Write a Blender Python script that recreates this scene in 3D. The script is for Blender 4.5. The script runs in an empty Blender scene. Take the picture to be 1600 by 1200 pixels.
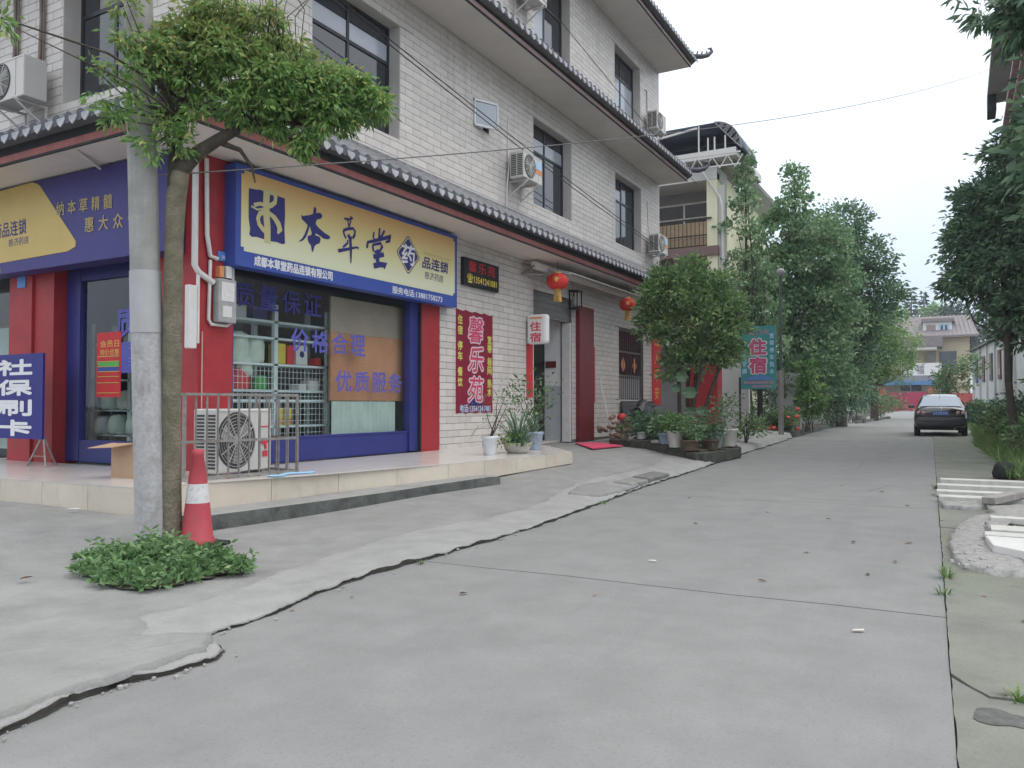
import bpy, math, random
import numpy as np
from mathutils import Vector, Matrix
random.seed(7)
rng = np.random.default_rng(11)
S = bpy.context.scene
COL = S.collection
R_ = math.radians

# ------------------------------------------------------------------ camera, sky, sun, exposure
cam = bpy.data.cameras.new('camera')
cam.lens = 27.9; cam.sensor_width = 36; cam.clip_end = 2000; cam.clip_start = 0.05
co = bpy.data.objects.new('camera', cam); COL.objects.link(co)
co.location = (8.17, 0, 1.3)
co.rotation_euler = (R_(90 + 1.478), 0, R_(29.375))
S.camera = co
W = bpy.data.worlds.new('World'); S.world = W; W.use_nodes = True
wn = W.node_tree.nodes; wl = W.node_tree.links
sky = wn.new('ShaderNodeTexSky'); sky.sky_type = 'NISHITA'; sky.sun_disc = False
sky.sun_elevation = R_(62); sky.sun_rotation = R_(70); sky.air_density = 1.0; sky.dust_density = 6.0; sky.ozone_density = 1.0
hs = wn.new('ShaderNodeHueSaturation'); hs.inputs['Saturation'].default_value = 0.30
wl.new(sky.outputs[0], hs.inputs['Color'])
mxs = wn.new('ShaderNodeMix'); mxs.data_type = 'RGBA'; mxs.inputs['Factor'].default_value = 0.72
skn = wn.new('ShaderNodeTexNoise'); skn.inputs['Scale'].default_value = 2.2; skn.inputs['Detail'].default_value = 4
stc = wn.new('ShaderNodeTexCoord'); wl.new(stc.outputs['Generated'], skn.inputs['Vector'])
skr = wn.new('ShaderNodeMapRange'); skr.inputs[1].default_value = .35; skr.inputs[2].default_value = .65; wl.new(skn.outputs[0], skr.inputs[0])
skx = wn.new('ShaderNodeSeparateXYZ'); wl.new(stc.outputs['Generated'], skx.inputs[0])
skc = wn.new('ShaderNodeValToRGB'); ke = skc.color_ramp.elements      # overcast: dimmer and bluer at the horizon, brightest overhead
ke[0].color = (.46, .56, .66, 1); ke[1].color = (1.18, 1.20, 1.22, 1)
for p_, c_ in ((.16, (.58, .69, .81, 1)), (.42, (.85, .92, 1.0, 1))): e_ = ke.new(p_); e_.color = c_
wl.new(skx.outputs['Z'], skc.inputs[0])
skv = wn.new('ShaderNodeMapRange'); skv.inputs[3].default_value = 9.5; skv.inputs[4].default_value = 10.5; wl.new(skr.outputs[0], skv.inputs[0])
skm = wn.new('ShaderNodeVectorMath'); skm.operation = 'SCALE'; wl.new(skc.outputs[0], skm.inputs[0]); wl.new(skv.outputs[0], skm.inputs['Scale'])
wl.new(skm.outputs[0], mxs.inputs['B'])
wl.new(hs.outputs[0], mxs.inputs['A'])
wl.new(mxs.outputs['Result'], wn['Background'].inputs[0]); wn['Background'].inputs[1].default_value = 0.13
sd = bpy.data.lights.new('sun', 'SUN'); sd.energy = 0.5; sd.angle = R_(40); sd.color = (1, .97, .93)
so = bpy.data.objects.new('sun', sd); COL.objects.link(so)
_d = Vector((math.sin(R_(70)) * math.cos(R_(62)), math.cos(R_(70)) * math.cos(R_(62)), math.sin(R_(62))))
so.rotation_euler = (-_d).to_track_quat('-Z', 'Y').to_euler()
so.location = (12, 6, 30)
S.view_settings.view_transform = 'Standard'; S.view_settings.look = 'None'
S.view_settings.exposure = 0.52; S.view_settings.gamma = 1.0; S.view_settings.use_curve_mapping = False

# ------------------------------------------------------------------ helpers
ROOT = {}
def setp(o, label=None, cat=None, group=None, kind=None):
    if label: o['label'] = label
    if cat: o['category'] = cat
    if group: o['group'] = group
    if kind: o['kind'] = kind
    return o
def thing(name, label, cat, loc=(0, 0, 0), rz=0, group=None, rot=None, kind=None):
    o = bpy.data.objects.new(name, None); COL.objects.link(o)
    o.location = loc; o.rotation_euler = rot if rot else (0, 0, rz); o.empty_display_size = .1
    ROOT[o.name] = (Vector(loc), bool(rz or rot))
    return setp(o, label, cat, group, kind)
def rootof(o):
    while o.parent: o = o.parent
    return o
def off(parent):
    r = ROOT.get(rootof(parent).name)
    return Vector((0, 0, 0)) if r is None or r[1] else r[0]
class MB:
    def __init__(s): s.v = []; s.f = []; s.m = []; s.sm = []
    def add(s, vs, fs, mi=0, smooth=False):
        b = len(s.v); s.v += [tuple(map(float, p)) for p in vs]
        for f in fs:
            s.f.append([b + i for i in f]); s.m.append(mi); s.sm.append(smooth)
        return s
    def box(s, x0, x1, y0, y1, z0, z1, mi=0):
        vs = [(x0, y0, z0), (x1, y0, z0), (x1, y1, z0), (x0, y1, z0), (x0, y0, z1), (x1, y0, z1), (x1, y1, z1), (x0, y1, z1)]
        return s.add(vs, [(3, 2, 1, 0), (4, 5, 6, 7), (0, 1, 5, 4), (1, 2, 6, 5), (2, 3, 7, 6), (3, 0, 4, 7)], mi)
    def obox(s, c, ax, ay, az, mi=0):
        c, ax, ay, az = Vector(c), Vector(ax), Vector(ay), Vector(az)
        vs = [c + i * ax + j * ay + k * az for k in (-1, 1) for i, j in ((-1, -1), (1, -1), (1, 1), (-1, 1))]
        return s.add(vs, [(3, 2, 1, 0), (4, 5, 6, 7), (0, 1, 5, 4), (1, 2, 6, 5), (2, 3, 7, 6), (3, 0, 4, 7)], mi)
    def bar(s, p, q, w, h=None, mi=0, up=(0, 0, 1)):
        p, q = Vector(p), Vector(q); d = (q - p); L = d.length; d.normalize()
        u = Vector(up)
        if abs(d.dot(u)) > .95: u = Vector((1, 0, 0))
        a = d.cross(u).normalized(); b = a.cross(d)
        return s.obox((p + q) / 2, d * L / 2, a * w / 2, b * (h or w) / 2, mi)
    def poly(s, pts, mi=0): return s.add(pts, [tuple(range(len(pts)))], mi)
    def prism(s, pts, dv, mi=0):
        n = len(pts); d = Vector(dv); q = [Vector(p) + d for p in pts]
        return s.add(list(pts) + q, [tuple(range(n))[::-1], tuple(range(n, 2 * n))] + [(i, (i + 1) % n, n + (i + 1) % n, n + i) for i in range(n)], mi)
    def tube(s, pts, rad, n=8, mi=0, caps=True):
        pts = [Vector(p) for p in pts]
        if not hasattr(rad, '__len__'): rad = [rad] * len(pts)
        vs = []; a = None
        for i, p in enumerate(pts):
            d = (pts[min(i + 1, len(pts) - 1)] - pts[max(i - 1, 0)]).normalized()
            if a is None:
                a = d.cross(Vector((0, 0, 1)) if abs(d.z) < .9 else Vector((1, 0, 0))).normalized()
            a = (a - d * a.dot(d)).normalized(); b = d.cross(a)
            for k in range(n):
                t = 2 * math.pi * k / n; vs.append(p + (a * math.cos(t) + b * math.sin(t)) * rad[i])
        fs = [(i * n + k, i * n + (k + 1) % n, (i + 1) * n + (k + 1) % n, (i + 1) * n + k) for i in range(len(pts) - 1) for k in range(n)]
        s.add(vs, fs, mi, True)
        if caps:
            L = len(pts) - 1
            s.add(vs[:n], [tuple(range(n))[::-1]], mi); s.add(vs[L * n:], [tuple(range(n))], mi)
        return s
    def lathe(s, c, prof, n=20, mi=0, ax=None):
        c = Vector(c); X, Y, Z = (Vector(v) for v in (ax or ((1, 0, 0), (0, 1, 0), (0, 0, 1))))
        vs = [c + (X * math.cos(2 * math.pi * k / n) + Y * math.sin(2 * math.pi * k / n)) * r + Z * z for r, z in prof for k in range(n)]
        fs = [(i * n + k, i * n + (k + 1) % n, (i + 1) * n + (k + 1) % n, (i + 1) * n + k) for i in range(len(prof) - 1) for k in range(n)]
        return s.add(vs, fs, mi, True)
    def ribbon(s, pts, w, nrm, mi=0):
        """flat stroke along pts (3-D), width list w, lying in the plane with normal nrm"""
        pts = [Vector(p) for p in pts]; N = Vector(nrm); vs = []
        if not hasattr(w, '__len__'): w = [w] * len(pts)
        for i, p in enumerate(pts):
            d = (pts[min(i + 1, len(pts) - 1)] - pts[max(i - 1, 0)]).normalized(); a = d.cross(N).normalized()
            vs += [p + a * w[i] / 2, p - a * w[i] / 2]
        return s.add(vs, [(2 * i, 2 * i + 1, 2 * i + 3, 2 * i + 2) for i in range(len(pts) - 1)], mi)
    def mesh(s, name, mats, o=Vector((0, 0, 0))):
        me = bpy.data.meshes.new(name)
        me.from_pydata([(p[0] - o.x, p[1] - o.y, p[2] - o.z) for p in s.v], [], s.f)
        for m in (mats if isinstance(mats, (list, tuple)) else [mats]): me.materials.append(m)
        me.polygons.foreach_set('material_index', s.m); me.polygons.foreach_set('use_smooth', s.sm)
        me.update(); return me
    def part(s, name, mats, parent, bevel=0, label=None, kind=None):
        o = bpy.data.objects.new(name, s.mesh(name, mats, off(parent))); COL.objects.link(o); o.parent = parent
        if bevel: bev(o, bevel)
        return setp(o, label, None, None, kind)
    def single(s, name, mats, label, cat, loc=(0, 0, 0), group=None, kind=None, bevel=0):
        o = bpy.data.objects.new(name, s.mesh(name, mats, Vector(loc))); COL.objects.link(o); o.location = loc
        ROOT[o.name] = (Vector(loc), False)
        if bevel: bev(o, bevel)
        return setp(o, label, cat, group, kind)
def bev(o, w, n=2):
    m = o.modifiers.new('bevel', 'BEVEL'); m.width = w; m.segments = n; m.limit_method = 'ANGLE'; m.angle_limit = R_(35)
def piece(name, me, parent, loc, kind=None):
    o = bpy.data.objects.new(name, me); COL.objects.link(o); o.parent = parent; o.location = Vector(loc) - off(parent)
    if kind: o['kind'] = kind
    return o
def copy_tree(o, parent=None):
    c = o.copy(); COL.objects.link(c)
    if parent: c.parent = parent
    for ch in list(o.children): copy_tree(ch, c)
    return c

# ------------------------------------------------------------------ materials
MATS = {}
def srgb(r, g, b):
    return tuple((c / 12.92 if c <= .04045 else ((c + .055) / 1.055) ** 2.4) for c in (r / 255, g / 255, b / 255)) + (1,)
def mat(name, col, rough=.7, var=.12, scale=6., bump=0., bscale=None, metal=0., spec=.4, stain=0., stain_col=(.05, .05, .04, 1), isl=0., coat=0., trans=0., emit=0.):
    if name in MATS: return MATS[name]
    m = bpy.data.materials.new(name); m.use_nodes = True; t = m.node_tree; n = t.nodes; l = t.links; b = n['Principled BSDF']
    col = tuple(col) + (1,) if len(col) == 3 else col
    b.inputs['Roughness'].default_value = rough; b.inputs['Metallic'].default_value = metal
    b.inputs['Specular IOR Level'].default_value = spec; b.inputs['Coat Weight'].default_value = coat
    tc = n.new('ShaderNodeTexCoord')
    out = None
    if var or stain or isl:
        no = n.new('ShaderNodeTexNoise'); no.inputs['Scale'].default_value = scale; no.inputs['Detail'].default_value = 5; no.inputs['Roughness'].default_value = .6
        l.new(tc.outputs['Object'], no.inputs['Vector'])
        mx = n.new('ShaderNodeMix'); mx.data_type = 'RGBA'
        mx.inputs['A'].default_value = tuple(c * (1 - var) for c in col[:3]) + (1,)
        mx.inputs['B'].default_value = tuple(min(1, c * (1 + var)) for c in col[:3]) + (1,)
        rm = n.new('ShaderNodeMapRange'); rm.inputs[1].default_value = .3; rm.inputs[2].default_value = .7
        l.new(no.outputs[0], rm.inputs[0]); l.new(rm.outputs[0], mx.inputs['Factor']); out = mx.outputs['Result']
        if stain:
            n2 = n.new('ShaderNodeTexNoise'); n2.inputs['Scale'].default_value = scale * .23; n2.inputs['Detail'].default_value = 8; n2.inputs['Roughness'].default_value = .68
            l.new(tc.outputs['Object'], n2.inputs['Vector'])
            r2 = n.new('ShaderNodeMapRange'); r2.inputs[1].default_value = .48; r2.inputs[2].default_value = .72; r2.inputs[4].default_value = stain
            l.new(n2.outputs[0], r2.inputs[0])
            m2 = n.new('ShaderNodeMix'); m2.data_type = 'RGBA'; m2.inputs['B'].default_value = stain_col
            l.new(out, m2.inputs['A']); l.new(r2.outputs[0], m2.inputs['Factor']); out = m2.outputs['Result']
        if isl:
            g = n.new('ShaderNodeNewGeometry'); oi = n.new('ShaderNodeObjectInfo')
            ad = n.new('ShaderNodeMath'); ad.operation = 'ADD'; l.new(g.outputs['Random Per Island'], ad.inputs[0]); l.new(oi.outputs['Random'], ad.inputs[1])
            fr = n.new('ShaderNodeMath'); fr.operation = 'FRACT'; l.new(ad.outputs[0], fr.inputs[0])
            r3 = n.new('ShaderNodeMapRange'); r3.inputs[3].default_value = 1 - isl; r3.inputs[4].default_value = 1 + isl
            l.new(fr.outputs[0], r3.inputs[0])
            m3 = n.new('ShaderNodeVectorMath'); m3.operation = 'SCALE'; l.new(out, m3.inputs[0]); l.new(r3.outputs[0], m3.inputs['Scale']); out = m3.outputs[0]
        l.new(out, b.inputs['Base Color'])
    else:
        b.inputs['Base Color'].default_value = col
    if bump:
        nb = n.new('ShaderNodeTexNoise'); nb.inputs['Scale'].default_value = bscale or scale * 6; nb.inputs['Detail'].default_value = 6
        l.new(tc.outputs['Object'], nb.inputs['Vector'])
        bp = n.new('ShaderNodeBump'); bp.inputs['Strength'].default_value = bump; bp.inputs['Distance'].default_value = .02
        l.new(nb.outputs[0], bp.inputs['Height']); l.new(bp.outputs[0], b.inputs['Normal'])
    if emit:
        b.inputs['Emission Color'].default_value = col; b.inputs['Emission Strength'].default_value = emit
    MATS[name] = m; return m
def weather(m, stretch, scale, lo, hi, amount, col):
    """streaks or tracks of dirt: noise stretched along one axis, mixed over the base colour"""
    t = m.node_tree; n = t.nodes; l = t.links; b = n['Principled BSDF']
    src = b.inputs['Base Color'].links[0].from_socket
    tc = n.new('ShaderNodeTexCoord'); mp = n.new('ShaderNodeMapping'); mp.inputs['Scale'].default_value = stretch
    l.new(tc.outputs['Object'], mp.inputs[0]); no = n.new('ShaderNodeTexNoise'); no.inputs['Scale'].default_value = scale; no.inputs['Detail'].default_value = 7; no.inputs['Roughness'].default_value = .65
    l.new(mp.outputs[0], no.inputs['Vector']); r = n.new('ShaderNodeMapRange'); r.inputs[1].default_value = lo; r.inputs[2].default_value = hi; r.inputs[4].default_value = amount
    l.new(no.outputs[0], r.inputs[0]); mx = n.new('ShaderNodeMix'); mx.data_type = 'RGBA'; mx.inputs['B'].default_value = tuple(col) + (1,)
    l.new(src, mx.inputs['A']); l.new(r.outputs[0], mx.inputs['Factor']); l.new(mx.outputs['Result'], b.inputs['Base Color'])
def leafmat(name, c1, c2, c3=None, tr=.25, rough=.45):
    if name in MATS: return MATS[name]
    m = bpy.data.materials.new(name); m.use_nodes = True; t = m.node_tree; n = t.nodes; l = t.links; b = n['Principled BSDF']
    g = n.new('ShaderNodeNewGeometry'); cr = n.new('ShaderNodeValToRGB')
    cr.color_ramp.elements[0].color = tuple(c1) + (1,); cr.color_ramp.elements[1].color = tuple(c2) + (1,)
    if c3:
        e = cr.color_ramp.elements.new(.93); e.color = tuple(c2) + (1,); cr.color_ramp.elements[2].color = tuple(c3) + (1,)
    l.new(g.outputs['Random Per Island'], cr.inputs[0]); l.new(cr.outputs[0], b.inputs['Base Color'])
    b.inputs['Roughness'].default_value = rough; b.inputs['Specular IOR Level'].default_value = .35
    tl = n.new('ShaderNodeBsdfTranslucent'); l.new(cr.outputs[0], tl.inputs[0])
    mx = n.new('ShaderNodeMixShader'); mx.inputs[0].default_value = tr
    l.new(b.outputs[0], mx.inputs[1]); l.new(tl.outputs[0], mx.inputs[2]); l.new(mx.outputs[0], n['Material Output'].inputs[0])
    MATS[name] = m; return m
def glassmat(name, tint=(.8, .9, .88), dark=.0):
    if name in MATS: return MATS[name]
    m = bpy.data.materials.new(name); m.use_nodes = True; t = m.node_tree; n = t.nodes; l = t.links
    n.remove(n['Principled BSDF'])
    tr = n.new('ShaderNodeBsdfTransparent'); tr.inputs[0].default_value = tuple(tint) + (1,)
    gl = n.new('ShaderNodeBsdfGlossy'); gl.inputs['Roughness'].default_value = .02
    fr = n.new('ShaderNodeFresnel'); ge = n.new('ShaderNodeNewGeometry'); mr = n.new('ShaderNodeMapRange')
    mr.inputs[3].default_value = 1.75; mr.inputs[4].default_value = 1 / 1.75
    l.new(ge.outputs['Backfacing'], mr.inputs[0]); l.new(mr.outputs[0], fr.inputs[0])
    mx = n.new('ShaderNodeMixShader'); l.new(fr.outputs[0], mx.inputs[0]); l.new(tr.outputs[0], mx.inputs[1]); l.new(gl.outputs[0], mx.inputs[2])
    l.new(mx.outputs[0], n['Material Output'].inputs[0]); MATS[name] = m; return m

M_road = mat('road_concrete', (.228, .228, .222), .85, .10, 2.2, .3, 90, stain=.35, stain_col=(.175, .178, .175, 1))
M_apron = mat('apron_concrete', (.255, .251, .244), .9, .16, 2.6, .5, 45, stain=.5, stain_col=(.20, .205, .185, 1))
M_apron2 = mat('apron_edge_concrete', (.30, .296, .287), .9, .14, 3.4, .6, 60, stain=.4, stain_col=(.30, .30, .285, 1))
M_pave = mat('pavement_concrete', (.195, .20, .172), .9, .18, 1.6, .45, 50, stain=.6, stain_col=(.15, .18, .10, 1))
M_gap = mat('joint_dirt', (.045, .042, .036), .95, .3, 20)
M_soil = mat('soil', (.10, .085, .06), .95, .3, 3, .4, 30)
M_tile = mat('wall_tile_glaze', (.64, .595, .56), .42, .05, 4, .0, isl=.07, spec=.4, stain=.14, stain_col=(.50, .455, .42, 1))
M_mortar = mat('dark_mortar', (.15, .14, .135), .9, .2, 30)
M_plain = mat('pale_render', (.58, .545, .515), .8, .06, 3, .1, 40, stain=.15, stain_col=(.36, .34, .32, 1))
M_soffit = mat('soffit_paint', (.72, .67, .63), .85, .05, 1.5, stain=.12, stain_col=(.42, .38, .36, 1))
M_fred = mat('fascia_red', (.36, .12, .11), .7, .2, 5, stain=.3, stain_col=(.35, .25, .24, 1))
M_fpink = mat('fascia_faded', (.52, .37, .37), .7, .15, 5, stain=.3, stain_col=(.45, .38, .38, 1))
M_fdark = mat('fascia_dark', (.035, .037, .04), .8, .2, 8)
M_rtile = mat('roof_tile_grey', (.17, .172, .185), .6, .25, 9, .2, 40, isl=.18)
M_rpale = mat('roof_tile_pale_end', (.40, .40, .43), .55, .2, 12, isl=.12)
M_rdark = mat('roof_tile_dark_end', (.075, .08, .095), .55, .2, 12, isl=.15)
M_rmid = mat('roof_tile_grey_end', (.24, .245, .27), .55, .2, 12, isl=.15)
M_red = mat('red_paint', (.36, .030, .036), .5, .12, 4, stain=.2, stain_col=(.28, .05, .05, 1))
M_redd = mat('dark_red_paint', (.15, .018, .02), .5, .15, 4)
M_blue = mat('navy_metal', (.030, .036, .19), .4, .1, 3, spec=.5)
M_bluesign = mat('blue_sign_face', (.045, .085, .36), .45, .05, 2)
M_navysign = mat('navy_sign_face', (.050, .042, .20), .5, .08, 2, stain=.15, stain_col=(.06, .05, .16, 1))
M_navy_ink = mat('navy_ink', (.028, .028, .17), .5, .0)
M_yel = mat('yellow_print', (.60, .43, .14), .5, .06, 2)
M_gold = mat('gold_ink', (.42, .33, .13), .5, .15, 30)
M_white = mat('white_paint', (.74, .74, .74), .5, .04, 5)
M_hall = mat('hall_white', (.86, .86, .85), .6, .03, 3)
M_whiteink = mat('white_ink', (.72, .72, .74), .5, 0)
M_cream_tile = mat('cream_tile', (.62, .55, .46), .3, .05, 4, isl=.04, spec=.5, stain=.25, stain_col=(.42, .36, .29, 1))
M_floor_tile = mat('pale_floor_tile', (.60, .56, .52), .22, .06, 2, spec=.5, stain=.2, stain_col=(.42, .39, .36, 1))
M_moss = mat('mossy_concrete', (.085, .09, .085), .9, .4, 6, .5, 40, stain=.6, stain_col=(.20, .205, .19, 1))
M_frame = mat('dark_window_frame', (.035, .036, .042), .4, .1, 8)
M_pane = mat('window_glass_dark', (.03, .036, .045), .04, 0, spec=.9)
M_panel = mat('window_glass_pale', (.42, .46, .52), .15, .08, 1.2, spec=.6)
M_glass = glassmat('shop_glass', (.84, .89, .89))
M_acw = mat('ac_white', (.62, .60, .57), .45, .05, 5, stain=.15, stain_col=(.45, .41, .36, 1))
M_acg = mat('ac_dark_grille', (.06, .062, .065), .5, .1, 20)
M_acb = mat('ac_fan_blade', (.30, .30, .30), .5, .1, 10)
M_steel = mat('worn_steel', (.30, .285, .27), .45, .25, 14, metal=.5, stain=.5, stain_col=(.16, .11, .08, 1))
M_pvc = mat('white_pvc', (.70, .68, .66), .4, .06, 8, stain=.2, stain_col=(.5, .46, .42, 1))
M_black = mat('black_plastic', (.015, .015, .017), .45, .1, 10)
M_rubber = mat('black_rubber', (.02, .02, .02), .8, .2, 12)
M_cable = mat('black_cable', (.035, .035, .04), .6, 0)
M_bark = mat('mossy_bark', (.185, .16, .115), .9, .3, 9, .8, 45, stain=.5, stain_col=(.075, .09, .04, 1))
M_darkbark = mat('dark_bark', (.07, .058, .045), .9, .3, 10, .7, 40)
M_pole = mat('pole_concrete', (.33, .325, .31), .85, .16, 7, .35, 60, stain=.45, stain_col=(.24, .245, .22, 1))
M_polepaint = mat('pole_old_paint', (.42, .415, .42), .75, .14, 34, .2, 50, stain=.75, stain_col=(.27, .24, .235, 1))
M_polewrap = mat('pole_wrap_paper', (.42, .42, .43), .7, .05, 6, stain=.2, stain_col=(.38, .38, .40, 1))
M_card = mat('cardboard', (.44, .29, .19), .8, .06, 5)
M_cone = mat('cone_red', (.42, .055, .07), .5, .12, 6, stain=.2, stain_col=(.38, .10, .10, 1))
M_conew = mat('cone_band', (.62, .60, .60), .5, .08, 12, stain=.4, stain_col=(.42, .38, .36, 1))
M_lant = mat('lantern_red', (.62, .035, .03), .6, .12, 12)
M_lanty = mat('lantern_yellow', (.70, .42, .10), .6, .12, 12)
M_banner = mat('banner_maroon', (.24, .014, .040), .5, .06, 3)
M_pinkred = mat('banner_pink_red', (.62, .06, .14), .5, .06, 6)
M_yelink = mat('banner_yellow_ink', (.62, .60, .14), .5, .05, 8)
M_redink = mat('red_ink', (.66, .05, .08), .5, 0)
M_orangeink = mat('orange_ink', (.72, .28, .12), .5, .1, 30)
M_ledred = mat('led_red', (.38, .02, .03), .5, 0, emit=.12)
M_ledyel = mat('led_yellow', (.62, .50, .07), .5, 0, emit=.15)
M_couplet = mat('couplet_paper', (.58, .035, .045), .6, .1, 8)
M_lightblue = mat('light_blue_ink', (.42, .60, .80), .5, .1, 20)
M_teal = mat('teal_print', (.05, .27, .27), .5, .15, 1.5)
M_signblue = mat('board_blue_print', (.022, .02, .19), .45, .03, 2)
M_wood = mat('orange_wood_panel', (.70, .34, .20), .5, .12, 1.5, stain=.2, stain_col=(.3, .12, .05, 1))
M_beige = mat('beige_panel', (.50, .40, .32), .6, .08, 2)
M_curtain = mat('green_curtain', (.56, .66, .60), .8, .08, 3)
M_interior = mat('shop_interior_wall', (.42, .42, .40), .8, .05, 2)
M_ceil = mat('shop_interior_ceiling', (.20, .20, .19), .8, .05, 2)
M_rack = mat('rack_pale_blue', (.74, .82, .83), .4, .05, 5)
M_bag = mat('bag_pale_green', (.64, .72, .62), .4, .1, 8, .3, 20)
M_bagred = mat('bag_red', (.70, .05, .06), .4, .1, 8)
M_green = mat('green_goods', (.10, .42, .10), .5, .1, 8)
M_yellowg = mat('yellow_goods', (.75, .60, .08), .5, .1, 8)
M_pot_w = mat('pot_white_glaze', (.66, .69, .72), .25, .05, 8, spec=.5, stain=.2, stain_col=(.5, .47, .42, 1))
M_pot_b = mat('pot_blue_glaze', (.34, .40, .52), .25, .15, 14, spec=.5)
M_pot_c = mat('pot_cream', (.58, .55, .48), .5, .08, 8, stain=.2, stain_col=(.35, .32, .26, 1))
M_pot_t = mat('pot_brown_clay', (.13, .085, .06), .7, .2, 10)
M_pot_g = mat('pot_grey', (.30, .33, .34), .6, .15, 9)
M_stone = mat('grey_stone', (.20, .20, .19), .9, .3, 8, .6, 30, isl=.2, stain=.5, stain_col=(.10, .115, .07, 1))
M_wetstone = mat('dark_mossy_stone', (.06, .06, .05), .85, .4, 7, .6, 40, stain=.5, stain_col=(.09, .11, .05, 1))
M_plank = mat('white_plank_face', (.55, .54, .50), .7, .08, 6, .15, 40, stain=.25, stain_col=(.42, .42, .38, 1))
M_plankg = mat('grey_plank', (.30, .28, .26), .85, .2, 9, .4, 40)
M_rubble = mat('rubble_mortar', (.30, .295, .28), .95, .22, 14, .55, 45)
M_mat = mat('pink_red_mat', (.62, .07, .14), .9, .12, 20, .3, 80)
M_car = mat('car_dark_paint', (.012, .012, .018), .22, 0, coat=1.0, spec=.5)
M_carglass = mat('car_rear_glass', (.26, .30, .35), .08, 0, metal=.75)
M_cartrim = mat('car_trim', (.012, .012, .013), .6, 0)
M_lamp_r = mat('tail_lamp_red', (.18, .012, .02), .15, 0, spec=.6)
M_lamp_c = mat('tail_lamp_clear', (.52, .30, .30), .2, .1, 20, spec=.6)
M_chrome = mat('chrome', (.75, .75, .77), .15, 0, metal=.9)
M_plate = mat('plate_blue', (.10, .18, .52), .4, .05, 20)
M_whitewall = mat('white_wall_weathered', (.56, .56, .55), .85, .08, .7, .15, 20, stain=.45, stain_col=(.34, .35, .33, 1))
M_ywall = mat('yellow_wall', (.86, .83, .62), .8, .05, 1, stain=.2, stain_col=(.50, .47, .32, 1))
M_ypale = mat('pale_trim', (.66, .65, .63), .8, .05, 1.5)
M_iron = mat('black_iron', (.03, .026, .028), .5, .2, 8)
M_bamboo = mat('bamboo_blind', (.50, .38, .25), .7, .15, 8)
M_canopy = mat('canopy_sheet', (.075, .095, .14), .4, .2, 2)
M_gate = mat('gate_red', (.42, .035, .09), .55, .08, 3)
M_gatep = mat('gate_post_red', (.46, .07, .06), .6, .1, 3)
M_bluetrim = mat('blue_trim', (.10, .24, .50), .5, .08, 2)
M_tilebrown = mat('roof_brown_grey', (.24, .21, .215), .75, .15, 3)
M_grey = mat('grey_render', (.27, .26, .27), .85, .1, 2)  # plain grey for walls, roofs, a partition and a pane
M_flower = mat('flower_red', (.72, .09, .05), .5, .12, 9)
M_tarp = mat('dark_tarp', (.02, .022, .028), .45, .2, 6, .5, 10)
M_firewood = mat('firewood', (.28, .19, .13), .9, .3, 9, .5, 30, isl=.35)
weather(M_road, (1.6, .12, 1), 1.3, .50, .68, .30, (.165, .166, .165))      # tyre-worn tracks along the street
weather(M_road, (1, 1, 1), 48, .54, .68, .5, (.155, .156, .154)); weather(M_road, (1, 1, 1), 75, .60, .72, .4, (.36, .36, .36))   # coarse aggregate
weather(M_road, (1, 1, 1), .55, .58, .66, .22, (.16, .16, .155)); weather(M_road, (1, 1, 1), 3.1, .66, .72, .35, (.15, .15, .145))   # damp patches and drips
weather(M_apron, (1, 1, 1), 46, .56, .70, .5, (.20, .20, .185)); weather(M_apron, (1, 1, 1), .8, .55, .68, .4, (.22, .225, .20)); weather(M_apron, (1, .5, 1), 3.4, .62, .72, .4, (.19, .205, .15))
weather(M_apron2, (1, 1, 1), 46, .55, .70, .5, (.24, .24, .225)); weather(M_apron2, (1, 1, 1), 2.1, .60, .72, .35, (.24, .24, .22))
weather(M_pave, (1, 1, 1), 46, .56, .70, .5, (.17, .175, .15)); weather(M_pave, (1, 1, 1), 4.5, .55, .70, .45, (.15, .165, .115)); weather(M_pave, (1, 1, 1), 1.1, .55, .68, .5, (.19, .225, .13))
weather(M_tile, (2.2, 2.2, .14), 1.6, .52, .74, .42, (.37, .34, .31)); weather(M_plain, (3, 3, .2), 2, .54, .72, .35, (.38, .35, .33))
weather(M_soffit, (.6, .6, .6), 2, .55, .72, .25, (.44, .40, .37)); weather(M_red, (3, 3, .25), 2, .56, .72, .3, (.27, .06, .06)); weather(M_cone, (1, 1, 1), 14, .55, .68, .5, (.28, .11, .10))
weather(M_conew, (1, 1, 1), 20, .52, .66, .5, (.34, .31, .29)); weather(M_plank, (1, 1, 1), 7, .56, .70, .5, (.36, .35, .31)); weather(M_whitewall, (2, 2, .15), .8, .50, .70, .5, (.30, .31, .29))
weather(M_cream_tile, (1, 1, .4), 6, .56, .72, .35, (.36, .31, .25)); weather(M_polepaint, (1, 1, .35), 7, .52, .66, .7, (.26, .23, .22)); weather(M_pole, (3, 3, .12), 3, .5, .7, .4, (.22, .22, .20))
L_near = leafmat('leaf_near', (0.112, 0.215, 0.060), (0.264, 0.427, 0.129), (0.648, 0.616, 0.198), .35, .38)
L_neary = leafmat('leaf_young', (.28, .36, .11), (.40, .44, .16), (.50, .36, .15), .4, .4)
L_osm = leafmat('leaf_osmanthus', (0.073, 0.143, 0.055), (0.206, 0.310, 0.129), (0.383, 0.447, 0.207), .25, .32)
L_gin = leafmat('leaf_ginkgo', (0.111, 0.214, 0.108), (0.244, 0.391, 0.201), (0.354, 0.486, 0.258), .3, .4)
L_dark = leafmat('leaf_dark', (0.059, 0.117, 0.070), (0.140, 0.235, 0.124), (0.231, 0.323, 0.165), .22, .38)
L_light = leafmat('leaf_light', (0.115, 0.230, 0.075), (0.230, 0.380, 0.127), None, .35)
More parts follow.
